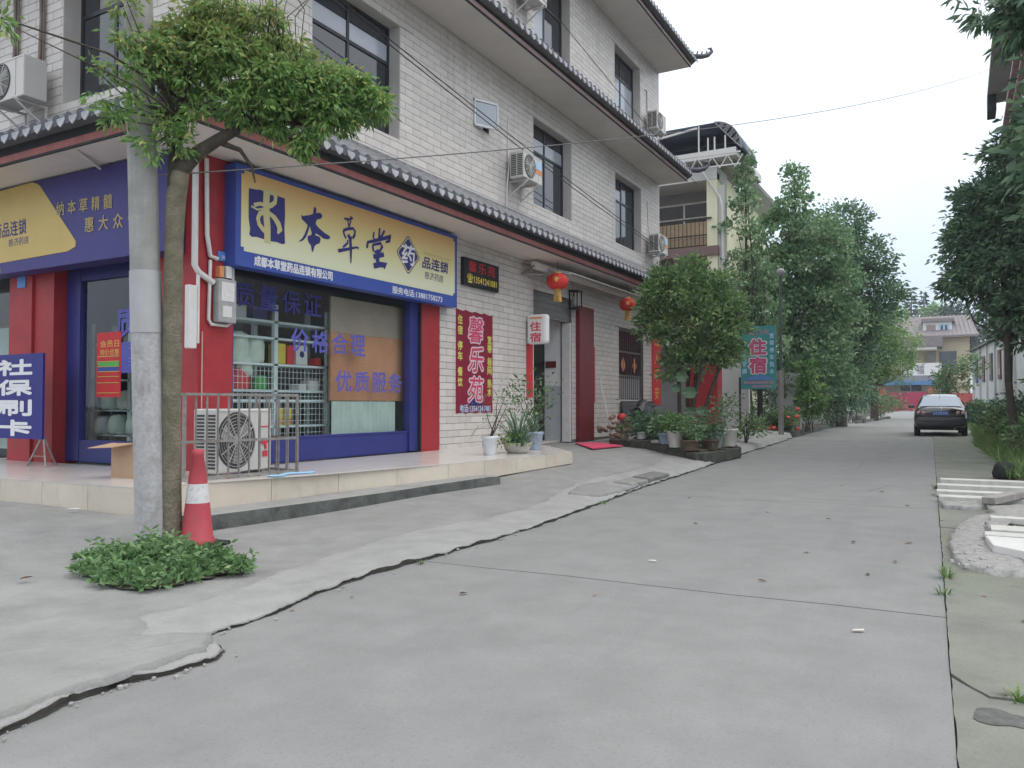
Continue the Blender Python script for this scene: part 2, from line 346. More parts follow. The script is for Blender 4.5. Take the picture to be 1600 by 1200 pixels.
L_bright = leafmat('leaf_bright', (.05, .12, .03), (.20, .34, .12), (.36, .46, .22), .3, .3)
L_weed = leafmat('leaf_weed', (0.090, 0.184, 0.068), (0.218, 0.356, 0.150), (0.358, 0.432, 0.225), .3, .4)
L_right = leafmat('leaf_right', (0.061, 0.121, 0.080), (0.152, 0.243, 0.132), (0.303, 0.378, 0.207), .25, .38)
L_bush = leafmat('leaf_bush', (0.077, 0.151, 0.068), (0.205, 0.302, 0.143), (0.333, 0.389, 0.210), .3, .4)
L_grass = leafmat('leaf_grass', (.09, .17, .05), (.21, .31, .10), (.34, .33, .16), .3)
L_dry = leafmat('leaf_dry', (.07, .035, .02), (.22, .11, .05), (.45, .36, .28), .1, .8)
L_pine = leafmat('leaf_pine', (.04, .075, .055), (.075, .12, .08), None, .1)

# ------------------------------------------------------------------ lettering
def lettering(name, body, m, parent, c, ux, uy, w, h, bold=.012, shear=0, line=1.0):
    """text fitted to a w x h rectangle with centre c in the plane ux, uy; bold = extra stroke width in em"""
    cu = bpy.data.curves.new('lettering', 'FONT'); cu.body = body; cu.resolution_u = 2; cu.shear = shear
    cu.align_x = 'CENTER'; cu.space_line = line
    t = bpy.data.objects.new('lettering_source', cu); COL.objects.link(t)
    me = bpy.data.meshes.new_from_object(t.evaluated_get(bpy.context.evaluated_depsgraph_get()))
    bpy.data.objects.remove(t); bpy.data.curves.remove(cu)
    n = len(me.vertices); a = np.empty(n * 3, 'f'); me.vertices.foreach_get('co', a); a = a.reshape(n, 3)
    fs = [list(p.vertices) for p in me.polygons]; bpy.data.meshes.remove(me)
    lo, hi = a.min(0), a.max(0); sp = np.maximum(hi - lo, 1e-6); q = (a - lo) / sp - .5; em = h / (sp[1] / .93)
    ux, uy, c = np.array(ux, float), np.array(uy, float), np.array(c, float) - np.array(off(parent))
    nz = np.cross(ux, uy); P = c + q[:, :1] * (w - bold * em) * ux + q[:, 1:2] * (h - bold * em) * uy
    V = []; F = []; b = bold * em
    for i, (dx, dy) in enumerate([(0, 0)] + ([(k * .5 * math.cos(t), k * .5 * math.sin(t)) for k in ((1,) if bold < .05 else (.55, 1.0)) for t in np.linspace(0, 2 * math.pi, 9)[:-1]] if bold > 0 else [])):
        V.append(P + dx * b * ux + dy * b * uy + nz * .00006 * i); F += [[j + i * n for j in f] for f in fs]
    me = bpy.data.meshes.new(name); me.from_pydata(np.vstack(V).tolist(), [], F); me.materials.append(m); me.update()
    o = bpy.data.objects.new(name, me); COL.objects.link(o); o.parent = parent; return o
def letters(body, m, parent, c, ux, uy, w, h, bold=.03, dx=0, dy=0, fill=.86):
    """one part per character; (dx, dy) = step between characters, else spread over the width w"""
    n = len(body); ux_, uy_ = Vector(ux), Vector(uy); c = Vector(c)
    for i, ch in enumerate(body):
        k = i - (n - 1) / 2
        if dy: lettering('character', ch, m, parent, c + uy_ * (-dy * k), ux, uy, w, h, bold)
        else: lettering('character', ch, m, parent, c + ux_ * (w / n * k), ux, uy, w / n * fill, h, bold)

# ------------------------------------------------------------------ foliage
def leafmesh(name, mats, parent, C, D, L, Wd, fold=.25, probs=None, jit=.35, kind=None, seed=0, label=None):
    """C centres (N,3), D directions (N,3), L length; two folded triangles per leaf"""
    g = np.random.default_rng(seed + len(C)); N = len(C)
    D = D + g.normal(0, jit, (N, 3)); D /= np.linalg.norm(D, axis=1)[:, None] + 1e-9
    u = g.normal(0, 1, (N, 3)); u[:, 2] *= .45
    s = np.cross(D, u); s /= np.linalg.norm(s, axis=1)[:, None] + 1e-9
    nn = np.cross(s, D); nn *= np.sign(nn[:, 2:3] + 1e-6)
    l = L * g.uniform(.65, 1.25, (N, 1)); w = Wd * g.uniform(.7, 1.2, (N, 1))
    V = np.empty((N, 4, 3), 'f')
    V[:, 0] = C; V[:, 1] = C + D * l * .45 + s * w / 2 + nn * w * fold; V[:, 2] = C + D * l; V[:, 3] = C + D * l * .45 - s * w / 2 + nn * w * fold
    V -= np.array(off(parent), 'f') if parent else 0
    me = bpy.data.meshes.new(name); me.vertices.add(N * 4); me.vertices.foreach_set('co', V.ravel())
    me.loops.add(N * 6); idx = (np.arange(N)[:, None] * 4 + np.array([0, 1, 2, 0, 2, 3])).ravel(); me.loops.foreach_set('vertex_index', idx.astype('i'))
    me.polygons.add(N * 2); me.polygons.foreach_set('loop_start', (np.arange(N * 2) * 3).astype('i'))
    ml = mats if isinstance(mats, (list, tuple)) else [mats]
    for m in ml: me.materials.append(m)
    if len(ml) > 1:
        k = probs if probs is not None and len(probs) == N else g.choice(len(ml), N, p=probs)
        me.polygons.foreach_set('material_index', np.repeat(k, 2).astype('i'))
    me.update(calc_edges=True)
    o = bpy.data.objects.new(name, me); COL.objects.link(o)
    if parent: o.parent = parent
    if kind: o['kind'] = kind
    if label: o['label'] = label
    return o
def sphere_dirs(g, n):
    d = g.normal(0, 1, (n, 3)); return d / np.linalg.norm(d, axis=1)[:, None]
def clumps(blobs, nclump, per, spread, seed, lo=.45, hi=1.08, droop=.35, up=.0, bias=.3):
    """leaf centres and directions: clumps of leaves through the shell of each ellipsoid, volume-weighted"""
    g = np.random.default_rng(seed); C = []; D = []; KK = []
    wts = np.array([b[3] * b[4] * (b[5] if len(b) > 5 else b[4]) for b in blobs]) ** (2 / 3); wts /= wts.sum()
    for b, wt in zip(blobs, wts):
        c = np.array(b[:3]); r = np.array([b[3], b[3], b[4]]) if len(b) < 6 else np.array(b[3:6])
        n = max(2, int(nclump * wt)); d = sphere_dirs(g, n); d[:, 2] += bias; d /= np.linalg.norm(d, axis=1)[:, None] + 1e-9; cc = c + d * r * g.uniform(lo, hi, (n, 1))
        k = (per * g.uniform(.4, 1.6, n)).astype(int) + 1
        base = np.repeat(cc, k, 0); dd = np.repeat(d, k, 0)
        e = g.normal(0, 1, base.shape) * spread * np.array([1, 1, .6]); C.append(base + e); KK.append(np.repeat(g.uniform(0, 1, n), k))
        q = dd * .6 + e / (spread + 1e-6) * .45; q[:, 2] += up - droop * g.uniform(.3, 1.4, len(q)); D.append(q)
    global CLUMP
    CLUMP = np.concatenate(KK)
    return np.vstack(C), np.vstack(D)
CLUMP = None
def lit_leaf(leaf):
    """paler copy of a leaf, light on foliage put into its colour, for about a third of the clumps"""
    a = leaf.node_tree.nodes['Color Ramp'].color_ramp.elements; c = [tuple(min(.5, v * k) for v, k in zip(e.color[:3], (1.75, 1.6, 1.6))) for e in a]
    return leafmat(leaf.name + '_lit_clumps', c[0], c[1], None, .32, .36)  # lighter ramp imitates light on the foliage, clump by clump at random
def branches(mb, start, tips, r0, g, n=6, mi=0, bend=.25):
    start = Vector(start)
    for t in tips:
        t = Vector(t); d = t - start; m = start + d * .5 + Vector((g.normal(0, .08), g.normal(0, .08), -bend * .25)) * d.length
        mb.tube([start, start.lerp(m, .5) + Vector((0, 0, .02)), m, t], [r0, r0 * .8, r0 * .55, r0 * .2], n, mi, caps=False)
def tree(name, label, base, h_fork, trunk_r, blobs, leaf, L, Wd, nclump, per, spread, seed, bark=None, group=None, droop=.35, lean=(0, 0), probs=None, lo=.62, hi=1.14):
    t = thing(name, label, 'tree', base, group=group); g = np.random.default_rng(seed)
    b = Vector(base); top = b + Vector((lean[0], lean[1], h_fork)); mb = MB()
    mb.tube([b - Vector((0, 0, .1)), b.lerp(top, .3) + Vector((.02, .03, 0)), b.lerp(top, .65) - Vector((.03, .02, 0)), top], [trunk_r * 1.25, trunk_r, trunk_r * .9, trunk_r * .75], 10)
    zs = sorted(blobs, key=lambda q: q[2]); hi_z = zs[-1]
    mb.tube([top, top.lerp(Vector(hi_z[:3]), .5) + Vector((g.normal(0, .1), g.normal(0, .1), 0)), Vector(hi_z[:3])], [trunk_r * .75, trunk_r * .45, trunk_r * .12], 8)
    branches(mb, top, [q[:3] for q in blobs], trunk_r * .4, g)
    mb.part('trunk', bark or M_darkbark, t)
    C, D = clumps(blobs, nclump, per, spread, seed, lo, hi, droop)
    leafmesh('crown', [leaf, lit_leaf(leaf)], t, C, D, L, Wd, probs=(CLUMP > .66).astype(int), seed=seed)
    return t
def zg(y): return float(np.interp(y, [-50, 6, 31, 90, 200], [0, 0, .2, .52, .6]))
def sm(x): x = min(1, max(0, x)); return x * x * (3 - 2 * x)
def za(x, y):
    A = float(np.interp(y, [5.4, 7.6, 9.9, 11.0, 12.5, 14], [.0, .07, .12, .17, .22, .25]))
    f = min(1, max(0, (4.2 - x) / 2.0))
    left = .20 * sm((3.3 - x) / 2.6) * (1 - sm((y - 4.9) / .5))
    return .05 + zg(y) + A * f + left * (1 if y < 6.2 else 0)

# ------------------------------------------------------------------ ground, road, pavements
ys = [-300, -60, -20, -4, 6, 12, 20, 31, 50, 90, 130, 200, 400, 700]
mb = MB(); vs = [(x, y, zg(y) - .12) for y in ys for x in (-500, -60, 0, 60, 500)]
mb.add(vs, [(r * 5 + c, r * 5 + c + 1, r * 5 + c + 6, r * 5 + c + 5) for r in range(len(ys) - 1) for c in range(4)], 0, True)
mb.single('ground', M_soil, 'bare earth ground under the whole street', 'ground', kind='structure')

EDGE = [(-4, 5.05), (0, 4.98), (1.0, 4.93), (1.76, 4.88), (2.1, 4.76), (2.3, 4.79), (2.6, 4.83), (2.80, 4.84), (2.92, 4.80), (2.99, 4.68), (3.03, 4.52), (3.12, 4.49), (3.3, 4.50), (3.6, 4.46), (4.1, 4.33), (4.62, 4.26), (5.61, 4.26),
        (6.6, 4.29), (7.78, 4.27), (9, 4.20), (9.6, 4.12), (10.3, 4.10), (10.96, 4.03), (12.5, 3.97), (15, 3.88), (17.97, 3.72), (20, 3.62), (24, 3.5), (28, 3.3)]
def edge_x(y): return float(np.interp(y, [e[0] for e in EDGE], [e[1] for e in EDGE]))
# road: concrete slabs with open joints
road = thing('road', 'pale grey concrete street running straight away between the kerbs', 'road', (6, 0, 0), kind='structure')
MB().add([(x, y, zg(y) - .022) for y in ys[2:12] for x in (-3, 14)], [(2 * i, 2 * i + 1, 2 * i + 3, 2 * i + 2) for i in range(9)]).part('joint_bed', M_gap, road)
def rx(y): return 8.15 - .0275 * (y - 3.3) if y < 40 else 7.14 - .012 * (y - 40)
JL = [(-14, -13.9), (-4.5, -4.4), (5.38, 5.55), (10.6, 10.9), (18.15, 18.62), (26, 26.4), (34, 34.4), (44, 44), (56, 56), (70, 70), (86, 86), (108, 108)]
for i in range(len(JL) - 1):
    (a0, a1), (b0, b1) = JL[i], JL[i + 1]; g_ = .006 if i != 2 else .006
    n = 12; m_ = 8; mb = MB(); V = []
    for k in range(n + 1):
        t = k / n
        for j in range(m_ + 1):
            s = j / m_; yy = (a0 + g_) * (1 - t) + (b0 - g_) * t; yr = (a1 + g_) * (1 - t) + (b1 - g_) * t
            xl = (2.2 if yy > 26 else 3.0); xr = rx(yr) - .003 + .003 * math.sin(yr * 5)
            y = yy + (yr - yy) * s; x = xl + (xr - xl) * s
            V.append((x, y, zg(y) + .004 * math.sin(x * 3.1 + y * 1.7)))
    w = m_ + 1
    mb.add(V, [(k * w + j, k * w + j + 1, (k + 1) * w + j + 1, (k + 1) * w + j) for k in range(n) for j in range(m_)], 0, True)
    mb.part('concrete_slab', M_road, road)
# wandering crack lines cut in the road surface (thin dark grooves)
# left apron: one cast sheet with a broken edge standing proud of the road
from mathutils import noise as mnoise
def nz(x, y=0, z=0): return mnoise.noise((x, y, z))
def jag(y): return .055 * nz(y * 1.7, 3) + .030 * nz(y * 5.3, 7) + .018 * max(0, nz(y * 19, 9)) - .05 * max(0, nz(y * 3.1, 21) - .35)
ysA = list(np.arange(-4, 1, .25)) + list(np.arange(1, 12, .03)) + list(np.arange(12, 28.01, .10))
g_ = random.Random(3)
mb = MB(); V = []; F = []; FM = []; cols = [0, .03, .10, .25, .42, .58, .66, .685, .8, 1.0, 1.5, 2.0, 2.6, 3.2, 3.9, 4.6, 5.4, 7, 10, 16]; NS = 8
for y in ysA:
    e = edge_x(y) + jag(y) + g_.uniform(-.005, .005); z0 = zg(y); gap = .004 + .03 * max(0, nz(y * 1.9, 31)) ; eh = .010 + .026 * (nz(y * 1.1, 41) + .5)
    V.append((e + gap, y, z0 + .0045)); V.append((e - .02, y, z0 + .004))
    sw_ = 1 + .18 * math.sin(y * 1.3) + .03 * math.sin(y * 9)
    for i, c in enumerate(cols):
        cc = c * (sw_ if .3 < c < .7 else 1) if c < .75 else max(c, .69 * sw_ + .02); x = e - cc; z = za(x, y) - .012
        if i == 0: z = z0 + max(.012, eh)
        if i == 1: z = min(z, z0 + max(.012, eh) + .012)
        if i >= NS - 1: z -= .008
        z += .005 * math.sin(x * 2.3 + y * 1.9) + (.006 * math.sin(y * 17 + x * 9) + g_.uniform(-.004, .004) if c < .2 else 0)
        V.append((x, y, z))
w = len(cols) + 2
for k in range(len(ysA) - 1):
    for j in range(w - 1):
        if j == 0: F.append((k * w, (k + 1) * w, (k + 1) * w + 1, k * w + 1)); FM.append(2)
        else: F.append((k * w + j, (k + 1) * w + j, (k + 1) * w + j + 1, k * w + j + 1)); FM.append(2 if j == 1 or j == NS + 1 - 1 + 1 - 1 and False else (1 if j < NS + 1 - 1 else (2 if j == NS and False else 0)))
b0 = len(mb.v); mb.add(V, F, 0, True); mb.m = FM
pav = mb.single('pavement', [M_apron, M_apron2, M_gap], 'pale concrete apron with a broken edge in front of the shops', 'pavement', (4, 6, 0), kind='structure')
# a second, rougher screed lapped over the apron corner
def overlay(name, pts, h, m, label, cat, kind='structure', fz=za, seg=10):
    """closed outline, subdivided and roughened, laid on the surface with a low edge"""
    g = random.Random(len(pts) * 7 + int(h * 1000)); P = []
    for (x0, y0), (x1, y1) in zip(pts, pts[1:] + pts[:1]):
        for k in range(seg):
            t = k / seg; P.append((x0 + (x1 - x0) * t + g.uniform(-.018, .018), y0 + (y1 - y0) * t + g.uniform(-.018, .018)))
    cx = sum(p[0] for p in P) / len(P); cy = sum(p[1] for p in P) / len(P); n = len(P); V = []
    for s, dz in ((1.0, -.02), (.985, h * .75), (.93, h), (.6, h * 1.05), (.3, h)):
        V += [(cx + (x - cx) * s, cy + (y - cy) * s, fz(cx + (x - cx) * s, cy + (y - cy) * s) + dz + g.uniform(-.003, .003)) for x, y in P]
    V.append((cx, cy, fz(cx, cy) + h)); F = [(r * n + i, r * n + (i + 1) % n, (r + 1) * n + (i + 1) % n, (r + 1) * n + i) for r in range(4) for i in range(n)]
    F += [(4 * n + i, 4 * n + (i + 1) % n, 5 * n) for i in range(n)]
    mb = MB(); mb.add(V, F, 0, True); return mb.single(name, m, label, cat, (cx, cy, 0), kind=kind)
overlay('concrete_patch', [(4.85, 1.2), (4.78, 2.2), (4.80, 2.8), (4.62, 2.99), (4.28, 2.72), (3.95, 2.15), (3.65, 1.2)], .022, M_apron, 'newer lighter concrete patch at the near corner of the apron', 'pavement')
overlay('concrete_patch', [(4.02, 9.7), (4.05, 10.6), (3.98, 11.6), (3.6, 11.3), (3.45, 10.4), (3.62, 9.6)], .02, M_apron, 'rough concrete patch where the apron edge meets the road halfway along', 'pavement')

for i_, (y0, y1, lab) in enumerate(((10.9, 11.75, 'broken raised kerb piece on the apron edge nearer the camera'), (11.8, 12.9, 'broken raised kerb piece on the apron edge farther from the camera'))):
    e0, e1 = edge_x(y0) - .02, edge_x(y1) - .02; zz = zg(y0)
    MB().add([(e0 - .02, y0, zz - .02), (e0 - .34, y0 + .05, zz + .02), (e0 - .30, y0 + .05, zz + .13), (e0, y0, zz + .11), (e1, y1, zz - .02), (e1 - .32, y1, zz + .02), (e1 - .30, y1, zz + .13), (e1, y1, zz + .10)], [(3, 2, 1, 0), (4, 5, 6, 7), (0, 4, 7, 3), (3, 7, 6, 2), (2, 6, 5, 1)]).single('kerb_piece', M_stone, lab, 'kerb', (e0, y0, zz), bevel=.02)
ch = MB(); g = random.Random(12)
for i in range(170):
    y = 1.2 + 16 * g.random() ** 1.4; x = edge_x(y) + jag(y) + abs(g.gauss(0, .05)) + .01; s_ = .003 + .009 * g.random() ** 3
    a = g.uniform(0, 3); ch.obox((x, y, zg(y) + .006 + s_ * .4), (s_ * math.cos(a), s_ * math.sin(a), 0), (-s_ * .8 * math.sin(a), s_ * .8 * math.cos(a), s_ * .2), (0, s_ * .1, s_ * .55))
ch.single('concrete_chips', M_rubble, 'small chips of broken concrete along the apron edge', 'rubble', (4.4, 6, 0), kind='stuff')
def crack(pts, w, seed):
    g = random.Random(seed); P = []
    for (x0, y0), (x1, y1) in zip(pts, pts[1:]):
        k_ = max(3, int(math.hypot(x1 - x0, y1 - y0) / .07))
        P += [(x0 + (x1 - x0) * k / k_ + g.uniform(-.012, .012), y0 + (y1 - y0) * k / k_ + g.uniform(-.012, .012)) for k in range(k_)]
    W_ = [w * g.uniform(.25, 1.2) for _ in P]; W_[0] = W_[-1] = .0006
    MB().ribbon([(x, y, zg(y) + .0075) for x, y in P], W_, (0, 0, 1)).part('crack', M_gap, road)
crack([(7.0, 12.4), (7.25, 13.4), (7.6, 13.6), (7.92, 13.55)], .009, 1); crack([(6.4, 18.3), (6.5, 16.4), (6.2, 15.2)], .007, 5); crack([(4.2, 11.2), (4.9, 11.5), (5.6, 11.2)], .006, 6)
# right-hand pavement: irregular cracked slabs
rp = thing('pavement', 'cracked mossy concrete strip along the right side of the road', 'pavement', (9, 8, 0), kind='structure')
def slab(pts, z=.012, h=.08):
    g = random.Random(int(pts[0][0] * 100 + pts[0][1] * 10)); P = []
    for (x0, y0), (x1, y1) in zip(pts, pts[1:] + pts[:1]):
        k_ = max(2, int(math.hypot(x1 - x0, y1 - y0) / .12))
        P += [(x0 + (x1 - x0) * k / k_ + g.uniform(-.004, .004), y0 + (y1 - y0) * k / k_ + g.uniform(-.006, .006)) for k in range(k_)]
    mb = MB(); mb.prism([(x, y, zg(y) + z - h) for x, y in P], (0, 0, h)); return mb.part('concrete_slab', M_pave, rp)
def lx(y): return rx(y) + .003
slab([(lx(.5), 0.5), (12, .5), (12, 3.95), (8.45, 4.05), (8.38, 4.12), (8.27, 4.10), (8.21, 4.20), (lx(4.34), 4.34)], .006)
slab([(lx(4.38), 4.38), (8.20, 4.225), (8.275, 4.125), (8.385, 4.14), (8.455, 4.072), (12, 3.972), (12, 6.35), (8.62, 6.66), (8.40, 6.62), (lx(6.58), 6.58)], .012)
slab([(lx(6.6), 6.6), (8.40, 6.64), (8.63, 6.68), (12, 6.37), (12, 9.2), (lx(9.3), 9.3)], .008)
slab([(lx(9.32), 9.32), (12, 9.22), (12, 14.6), (lx(14.6), 14.6)], .011)
slab([(lx(14.62), 14.62), (12, 14.62), (12, 18.6), (lx(18.6), 18.6)], .008)
slab([(lx(18.62), 18.62), (12, 18.62), (9.6, 27), (9.4, 40), (lx(40), 40)], .011)

# ------------------------------------------------------------------ the corner building
bld = thing('corner_building', 'three storey corner shop house faced with pale tiles and grey tiled eaves', 'building', (0, 6.6, 0))
ZF = .48
def rect_sub(r, holes):
    out = [r]
    for h in holes:
        nx = []
        for a0, a1, b0, b1 in out:
            if h[0] >= a1 or h[1] <= a0 or h[2] >= b1 or h[3] <= b0: nx.append((a0, a1, b0, b1)); continue
            if h[2] > b0: nx.append((a0, a1, b0, h[2]))
            if h[3] < b1: nx.append((a0, a1, h[3], b1))
            c0, c1 = max(b0, h[2]), min(b1, h[3])
            if h[0] > a0: nx.append((a0, h[0], c0, c1))
            if h[1] < a1: nx.append((h[1], a1, c0, c1))
        out = nx
    return out
WZ = (5.75, 7.72); WZ3 = (9.3, 11.32)
mainH = [(7.13, 11.25, .3, 3.9), (15.47, 17.47, .3, 3.85), (20.52, 22.48, 1.43, 3.43),
         (8.55, 10.65) + WZ, (15.47, 17.47) + WZ, (20.3, 22.35) + WZ, (12.96, 13.56, 6.73, 7.28),
         (8.55, 10.65) + WZ3, (15.5, 17.4) + WZ3, (20.28, 22.3) + WZ3]
sideH = [(-3.0, -.75, .3, 3.7), (-9, -4.05, .3, 3.7), (-2.88, -1.25, 5.55, 7.72), (-2.88, -1.25, 9.2, 11.3), (-7.4, -5.2, 5.55, 7.72)]
wall = MB()
for a0, a1, b0, b1 in rect_sub((6.6, 24.0, .2, 11.86), mainH): wall.box(-.30, -.008, a0, a1, b0, b1)
wall = wall.part('wall', M_mortar, bld)
sw = MB()
for a0, a1, b0, b1 in rect_sub((-9.0, -.304, .2, 11.86), sideH): sw.box(a0, a1, 6.608, 6.9, b0, b1)
sw = sw.part('wall', M_mortar, bld)
MB().box(-9, -.302, 23.7, 24.0, .2, 11.78).part('wall', M_plain, bld)
MB().box(-9.2, -9.0, 6.6, 24.0, .2, 11.78).part('wall', M_plain, bld)
MB().box(-8.9, -.31, 6.95, 23.6, 4.5, 4.6).box(-8.9, -.31, 6.95, 23.6, 8.4, 8.5).part('storey_floor', M_ceil, bld)
# tiles
TW, TH, J = .42, .125, .009
tiles = []
campos = np.array((8.17, 0, 1.3))
def lay(axis, a0, a1, z0, z1, holes):
    r = 0; z = z0
    while z < z1 - .02:
        o = (-.5 if r % 2 else 0) * TW; a = a0 + o
        zt = min(z + TH, z1)
        while a < a1:
            rr = (max(a, a0) + J / 2, min(a + TW, a1) - J / 2, z + J / 2, zt - J / 2)
            if rr[1] - rr[0] > .03:
                for q in rect_sub(rr, holes):
                    if q[1] - q[0] > .025 and q[3] - q[2] > .02: tiles.append((axis,) + q)
            a += TW
        z += TH; r += 1
piers = [(11.25, 11.8, 0, 3.9)]
for z0, z1 in ((.45, 4.42), (5.33, 8.24), (9.05, 11.80)):
    lay('y', 6.6, 24.0, z0, z1, mainH + piers + [(6.5, 7.13, 0, 4.5)])
    lay('x', -9.0, 0.0, z0, z1, sideH + [(-4.05, -3.0, 0, 4.5), (-.75, .1, 0, 4.5)])
def tilebox(mb, t, o=(0, 0, 0)):
    ax, a0, a1, b0, b1 = t; h = .006
    if ax == 'y': mb.box(-.008 - o[0], h - o[0], a0 - o[1], a1 - o[1], b0 - o[2], b1 - o[2])
    else: mb.box(a0 - o[0], a1 - o[0], 6.6 - h - o[1], 6.608 - o[1], b0 - o[2], b1 - o[2])
def tscore(t):
    ax, a0, a1, b0, b1 = t; c = np.array(((0, (a0 + a1) / 2, (b0 + b1) / 2) if ax == 'y' else ((a0 + a1) / 2, 6.6, (b0 + b1) / 2)))
    d = campos - c; D = np.linalg.norm(d); inc = d[0] / D if ax == 'y' else -d[1] / D
    hid = (ax == 'y' and 7.0 < c[1] < 12.5 and 3.0 < c[2] < 4.5) or (ax == 'y' and 12.35 < c[1] < 13.75 and 1.15 < c[2] < 3.1) or c[2] > 7.6 or (ax == 'x' and (c[0] > -1.3 or c[0] < -4.2))
    return 0 if hid else inc * (a1 - a0) * (b1 - b0) / D ** 2
tiles.sort(key=tscore, reverse=True)
shared = {}
for t in tiles[:290]:
    ax, a0, a1, b0, b1 = t; k = (ax, round(a1 - a0, 3), round(b1 - b0, 3))
    o = (0, a0, b0) if ax == 'y' else (a0, 6.6, b0)
    if k not in shared:
        mb = MB(); tilebox(mb, t, o); shared[k] = mb.mesh('wall_tile', M_tile)
    piece('wall_tile', shared[k], wall if ax == 'y' else sw, o)
mb = MB()
for t in tiles[290:]:
    if t[0] == 'y': tilebox(mb, t)
mb.part('wall_tile', M_tile, wall, kind='stuff')
mb = MB()
for t in tiles[290:]:
    if t[0] == 'x': tilebox(mb, t)
mb.part('wall_tile', M_tile, sw, kind='stuff')

# eaves with tile rows
def eave(z, zt_edge, zt_wall, fmat, far=True, E=.87, T=1.03):
    YE = 24.02
    ev = MB().box(0.006, E, 6.6 - E, YE, z, z + .07).box(-9.2, .006, 6.6 - E, 6.59, z, z + .07).part('eave', M_soffit, bld)
    f = MB(); f.box(E, E + .025, 6.6 - E - .025, YE + .02, z + .022, z + .115); f.box(-9.2, E, 6.6 - E - .025, 6.6 - E, z + .022, z + .115)
    f.part('fascia', fmat, ev)
    f = MB(); f.box(E, E + .032, 6.6 - E - .032, YE + .025, z - .006, z + .022); f.box(-9.2, E, 6.6 - E - .032, 6.6 - E, z - .006, z + .022)
    f.box(E + .0, E + .02, 6.6 - E - .02, YE + .01, z + .115, zt_edge - .05); f.box(-9.2, E, 6.6 - E - .02, 6.6 - E, z + .115, zt_edge - .05)  # dark upper boards: shade under the tile overhang put into the colour
    f.part('fascia_trim_shade', M_fdark, ev)
    dz = (zt_wall - zt_edge) / T
    y0, y1 = 6.6 - T, YE + .10
    p = MB()
    A = (T, y0, zt_edge); B = (T, y1, zt_edge); C_ = (.004, y1, zt_wall); D_ = (.004, 6.596, zt_wall); F = (-9.2, y0, zt_edge); G = (-9.2, 6.596, zt_wall)
    lo = lambda P: (P[0], P[1], zt_edge - .05)
    p.add([A, B, C_, D_], [(0, 1, 2, 3)]); p.add([F, A, D_, G], [(0, 1, 2, 3)])
    p.add([lo(A), lo(B), A, B], [(0, 1, 3, 2)]); p.add([lo(F), lo(A), F, A], [(0, 1, 3, 2)])
    p.add([lo(B), B, C_, (.004, y1, z + .07), (E, y1, z + .07)], [(0, 1, 2, 3, 4)])
    p.add([lo(A), lo(B), (E, y1, zt_edge - .05), (E, 6.6 - E, zt_edge - .05)], [(3, 2, 1, 0)]); p.add([lo(F), lo(A), (E, 6.6 - E, zt_edge - .05), (-9.2, 6.6 - E, zt_edge - .05)], [(3, 2, 1, 0)])
    p.part('tile_bed', M_rtile, ev)
    # ridge of mortar against the wall
    MB().tube([(.05, 6.55, zt_wall + .01), (.05, 24.0, zt_wall + .01)], .05, 6).tube([(-9.2, 6.55, zt_wall + .01), (.05, 6.55, zt_wall + .01)], .05, 6).part('ridge_tile', M_rtile, ev)
    pale = z < 5
    rw = .07; endm = M_rpale
    def cover(o_, a_, d0):
        o_, a_ = Vector(o_), Vector(a_); m = MB(); V = []; n = 6; segs = 5
        for s in range(segs):
            for e, r_ in ((0, rw * .88), (1, rw)):
                d = d0 + (T + .02 - d0) * (s + e) / segs; zz = zt_wall - dz * d + .012
                for k in range(n + 1):
                    t = math.pi * k / n
                    V.append(o_ * d + a_ * math.cos(t) * r_ + Vector((0, 0, zz + math.sin(t) * r_)))
        w = n + 1
        m.add(V, [(i * w + k, i * w + k + 1, (i + 1) * w + k + 1, (i + 1) * w + k) for i in range(2 * segs - 1) for k in range(n)], 0, True)
        d = T + .025; zz = zt_edge + .0
        c = [o_ * d + a_ * math.cos(2 * math.pi * k / 10) * rw * 1.05 + Vector((0, 0, zz + math.sin(2 * math.pi * k / 10) * rw * 1.05)) for k in range(10)]
        m.prism(c, o_ * .012, 1)
        return m.mesh('roof_tile', [M_rtile, M_rdark])
    def drip(o_, a_):
        o_, a_ = Vector(o_), Vector(a_); m = MB(); d = T + .03
        c = [(-.075, .0), (.075, .0), (.078, -.03), (.055, -.068), (.0, -.11), (-.055, -.068), (-.078, -.03)]
        m.prism([o_ * (d + .03 * (-zz) * 2) + a_ * x + Vector((0, 0, zt_edge + .01 + zz)) for x, zz in c], o_ * .014)
        return m.mesh('drip_tile', endm)
    sp = .24
    cm, dm = cover((1, 0, 0), (0, 1, 0), 0), drip((1, 0, 0), (0, 1, 0))
    y = y0 + .1; k = 0
    while y < y1 - .05:
        d0 = max(0, 6.6 - y)
        me = cm if d0 == 0 else cover((1, 0, 0), (0, 1, 0), d0)
        piece('roof_tile', me, ev, (0, y, 0)); piece('drip_tile', dm, ev, (0, y + sp / 2, 0)); y += sp
    cm, dm = cover((0, -1, 0), (1, 0, 0), 0), drip((0, -1, 0), (1, 0, 0))
    x = T - .1
    while x > (-5.2 if z < 9 else -3):
        d0 = max(0, x); me = cm if d0 == 0 else cover((0, -1, 0), (1, 0, 0), d0)
        piece('roof_tile', me, ev, (x, 6.6, 0)); piece('drip_tile', dm, ev, (x - sp / 2, 6.6, 0)); x -= sp
    # hip ridges, the far one turned up
    MB().tube([(.02, 6.58, zt_wall + .06), (.55, 6.05, (zt_wall + zt_edge) / 2 + .07), (T, 6.6 - T, zt_edge + .10), (T + .12, 6.6 - T - .12, zt_edge + .2)], [.07, .07, .065, .05], 8).part('hip_ridge', M_rtile, ev)
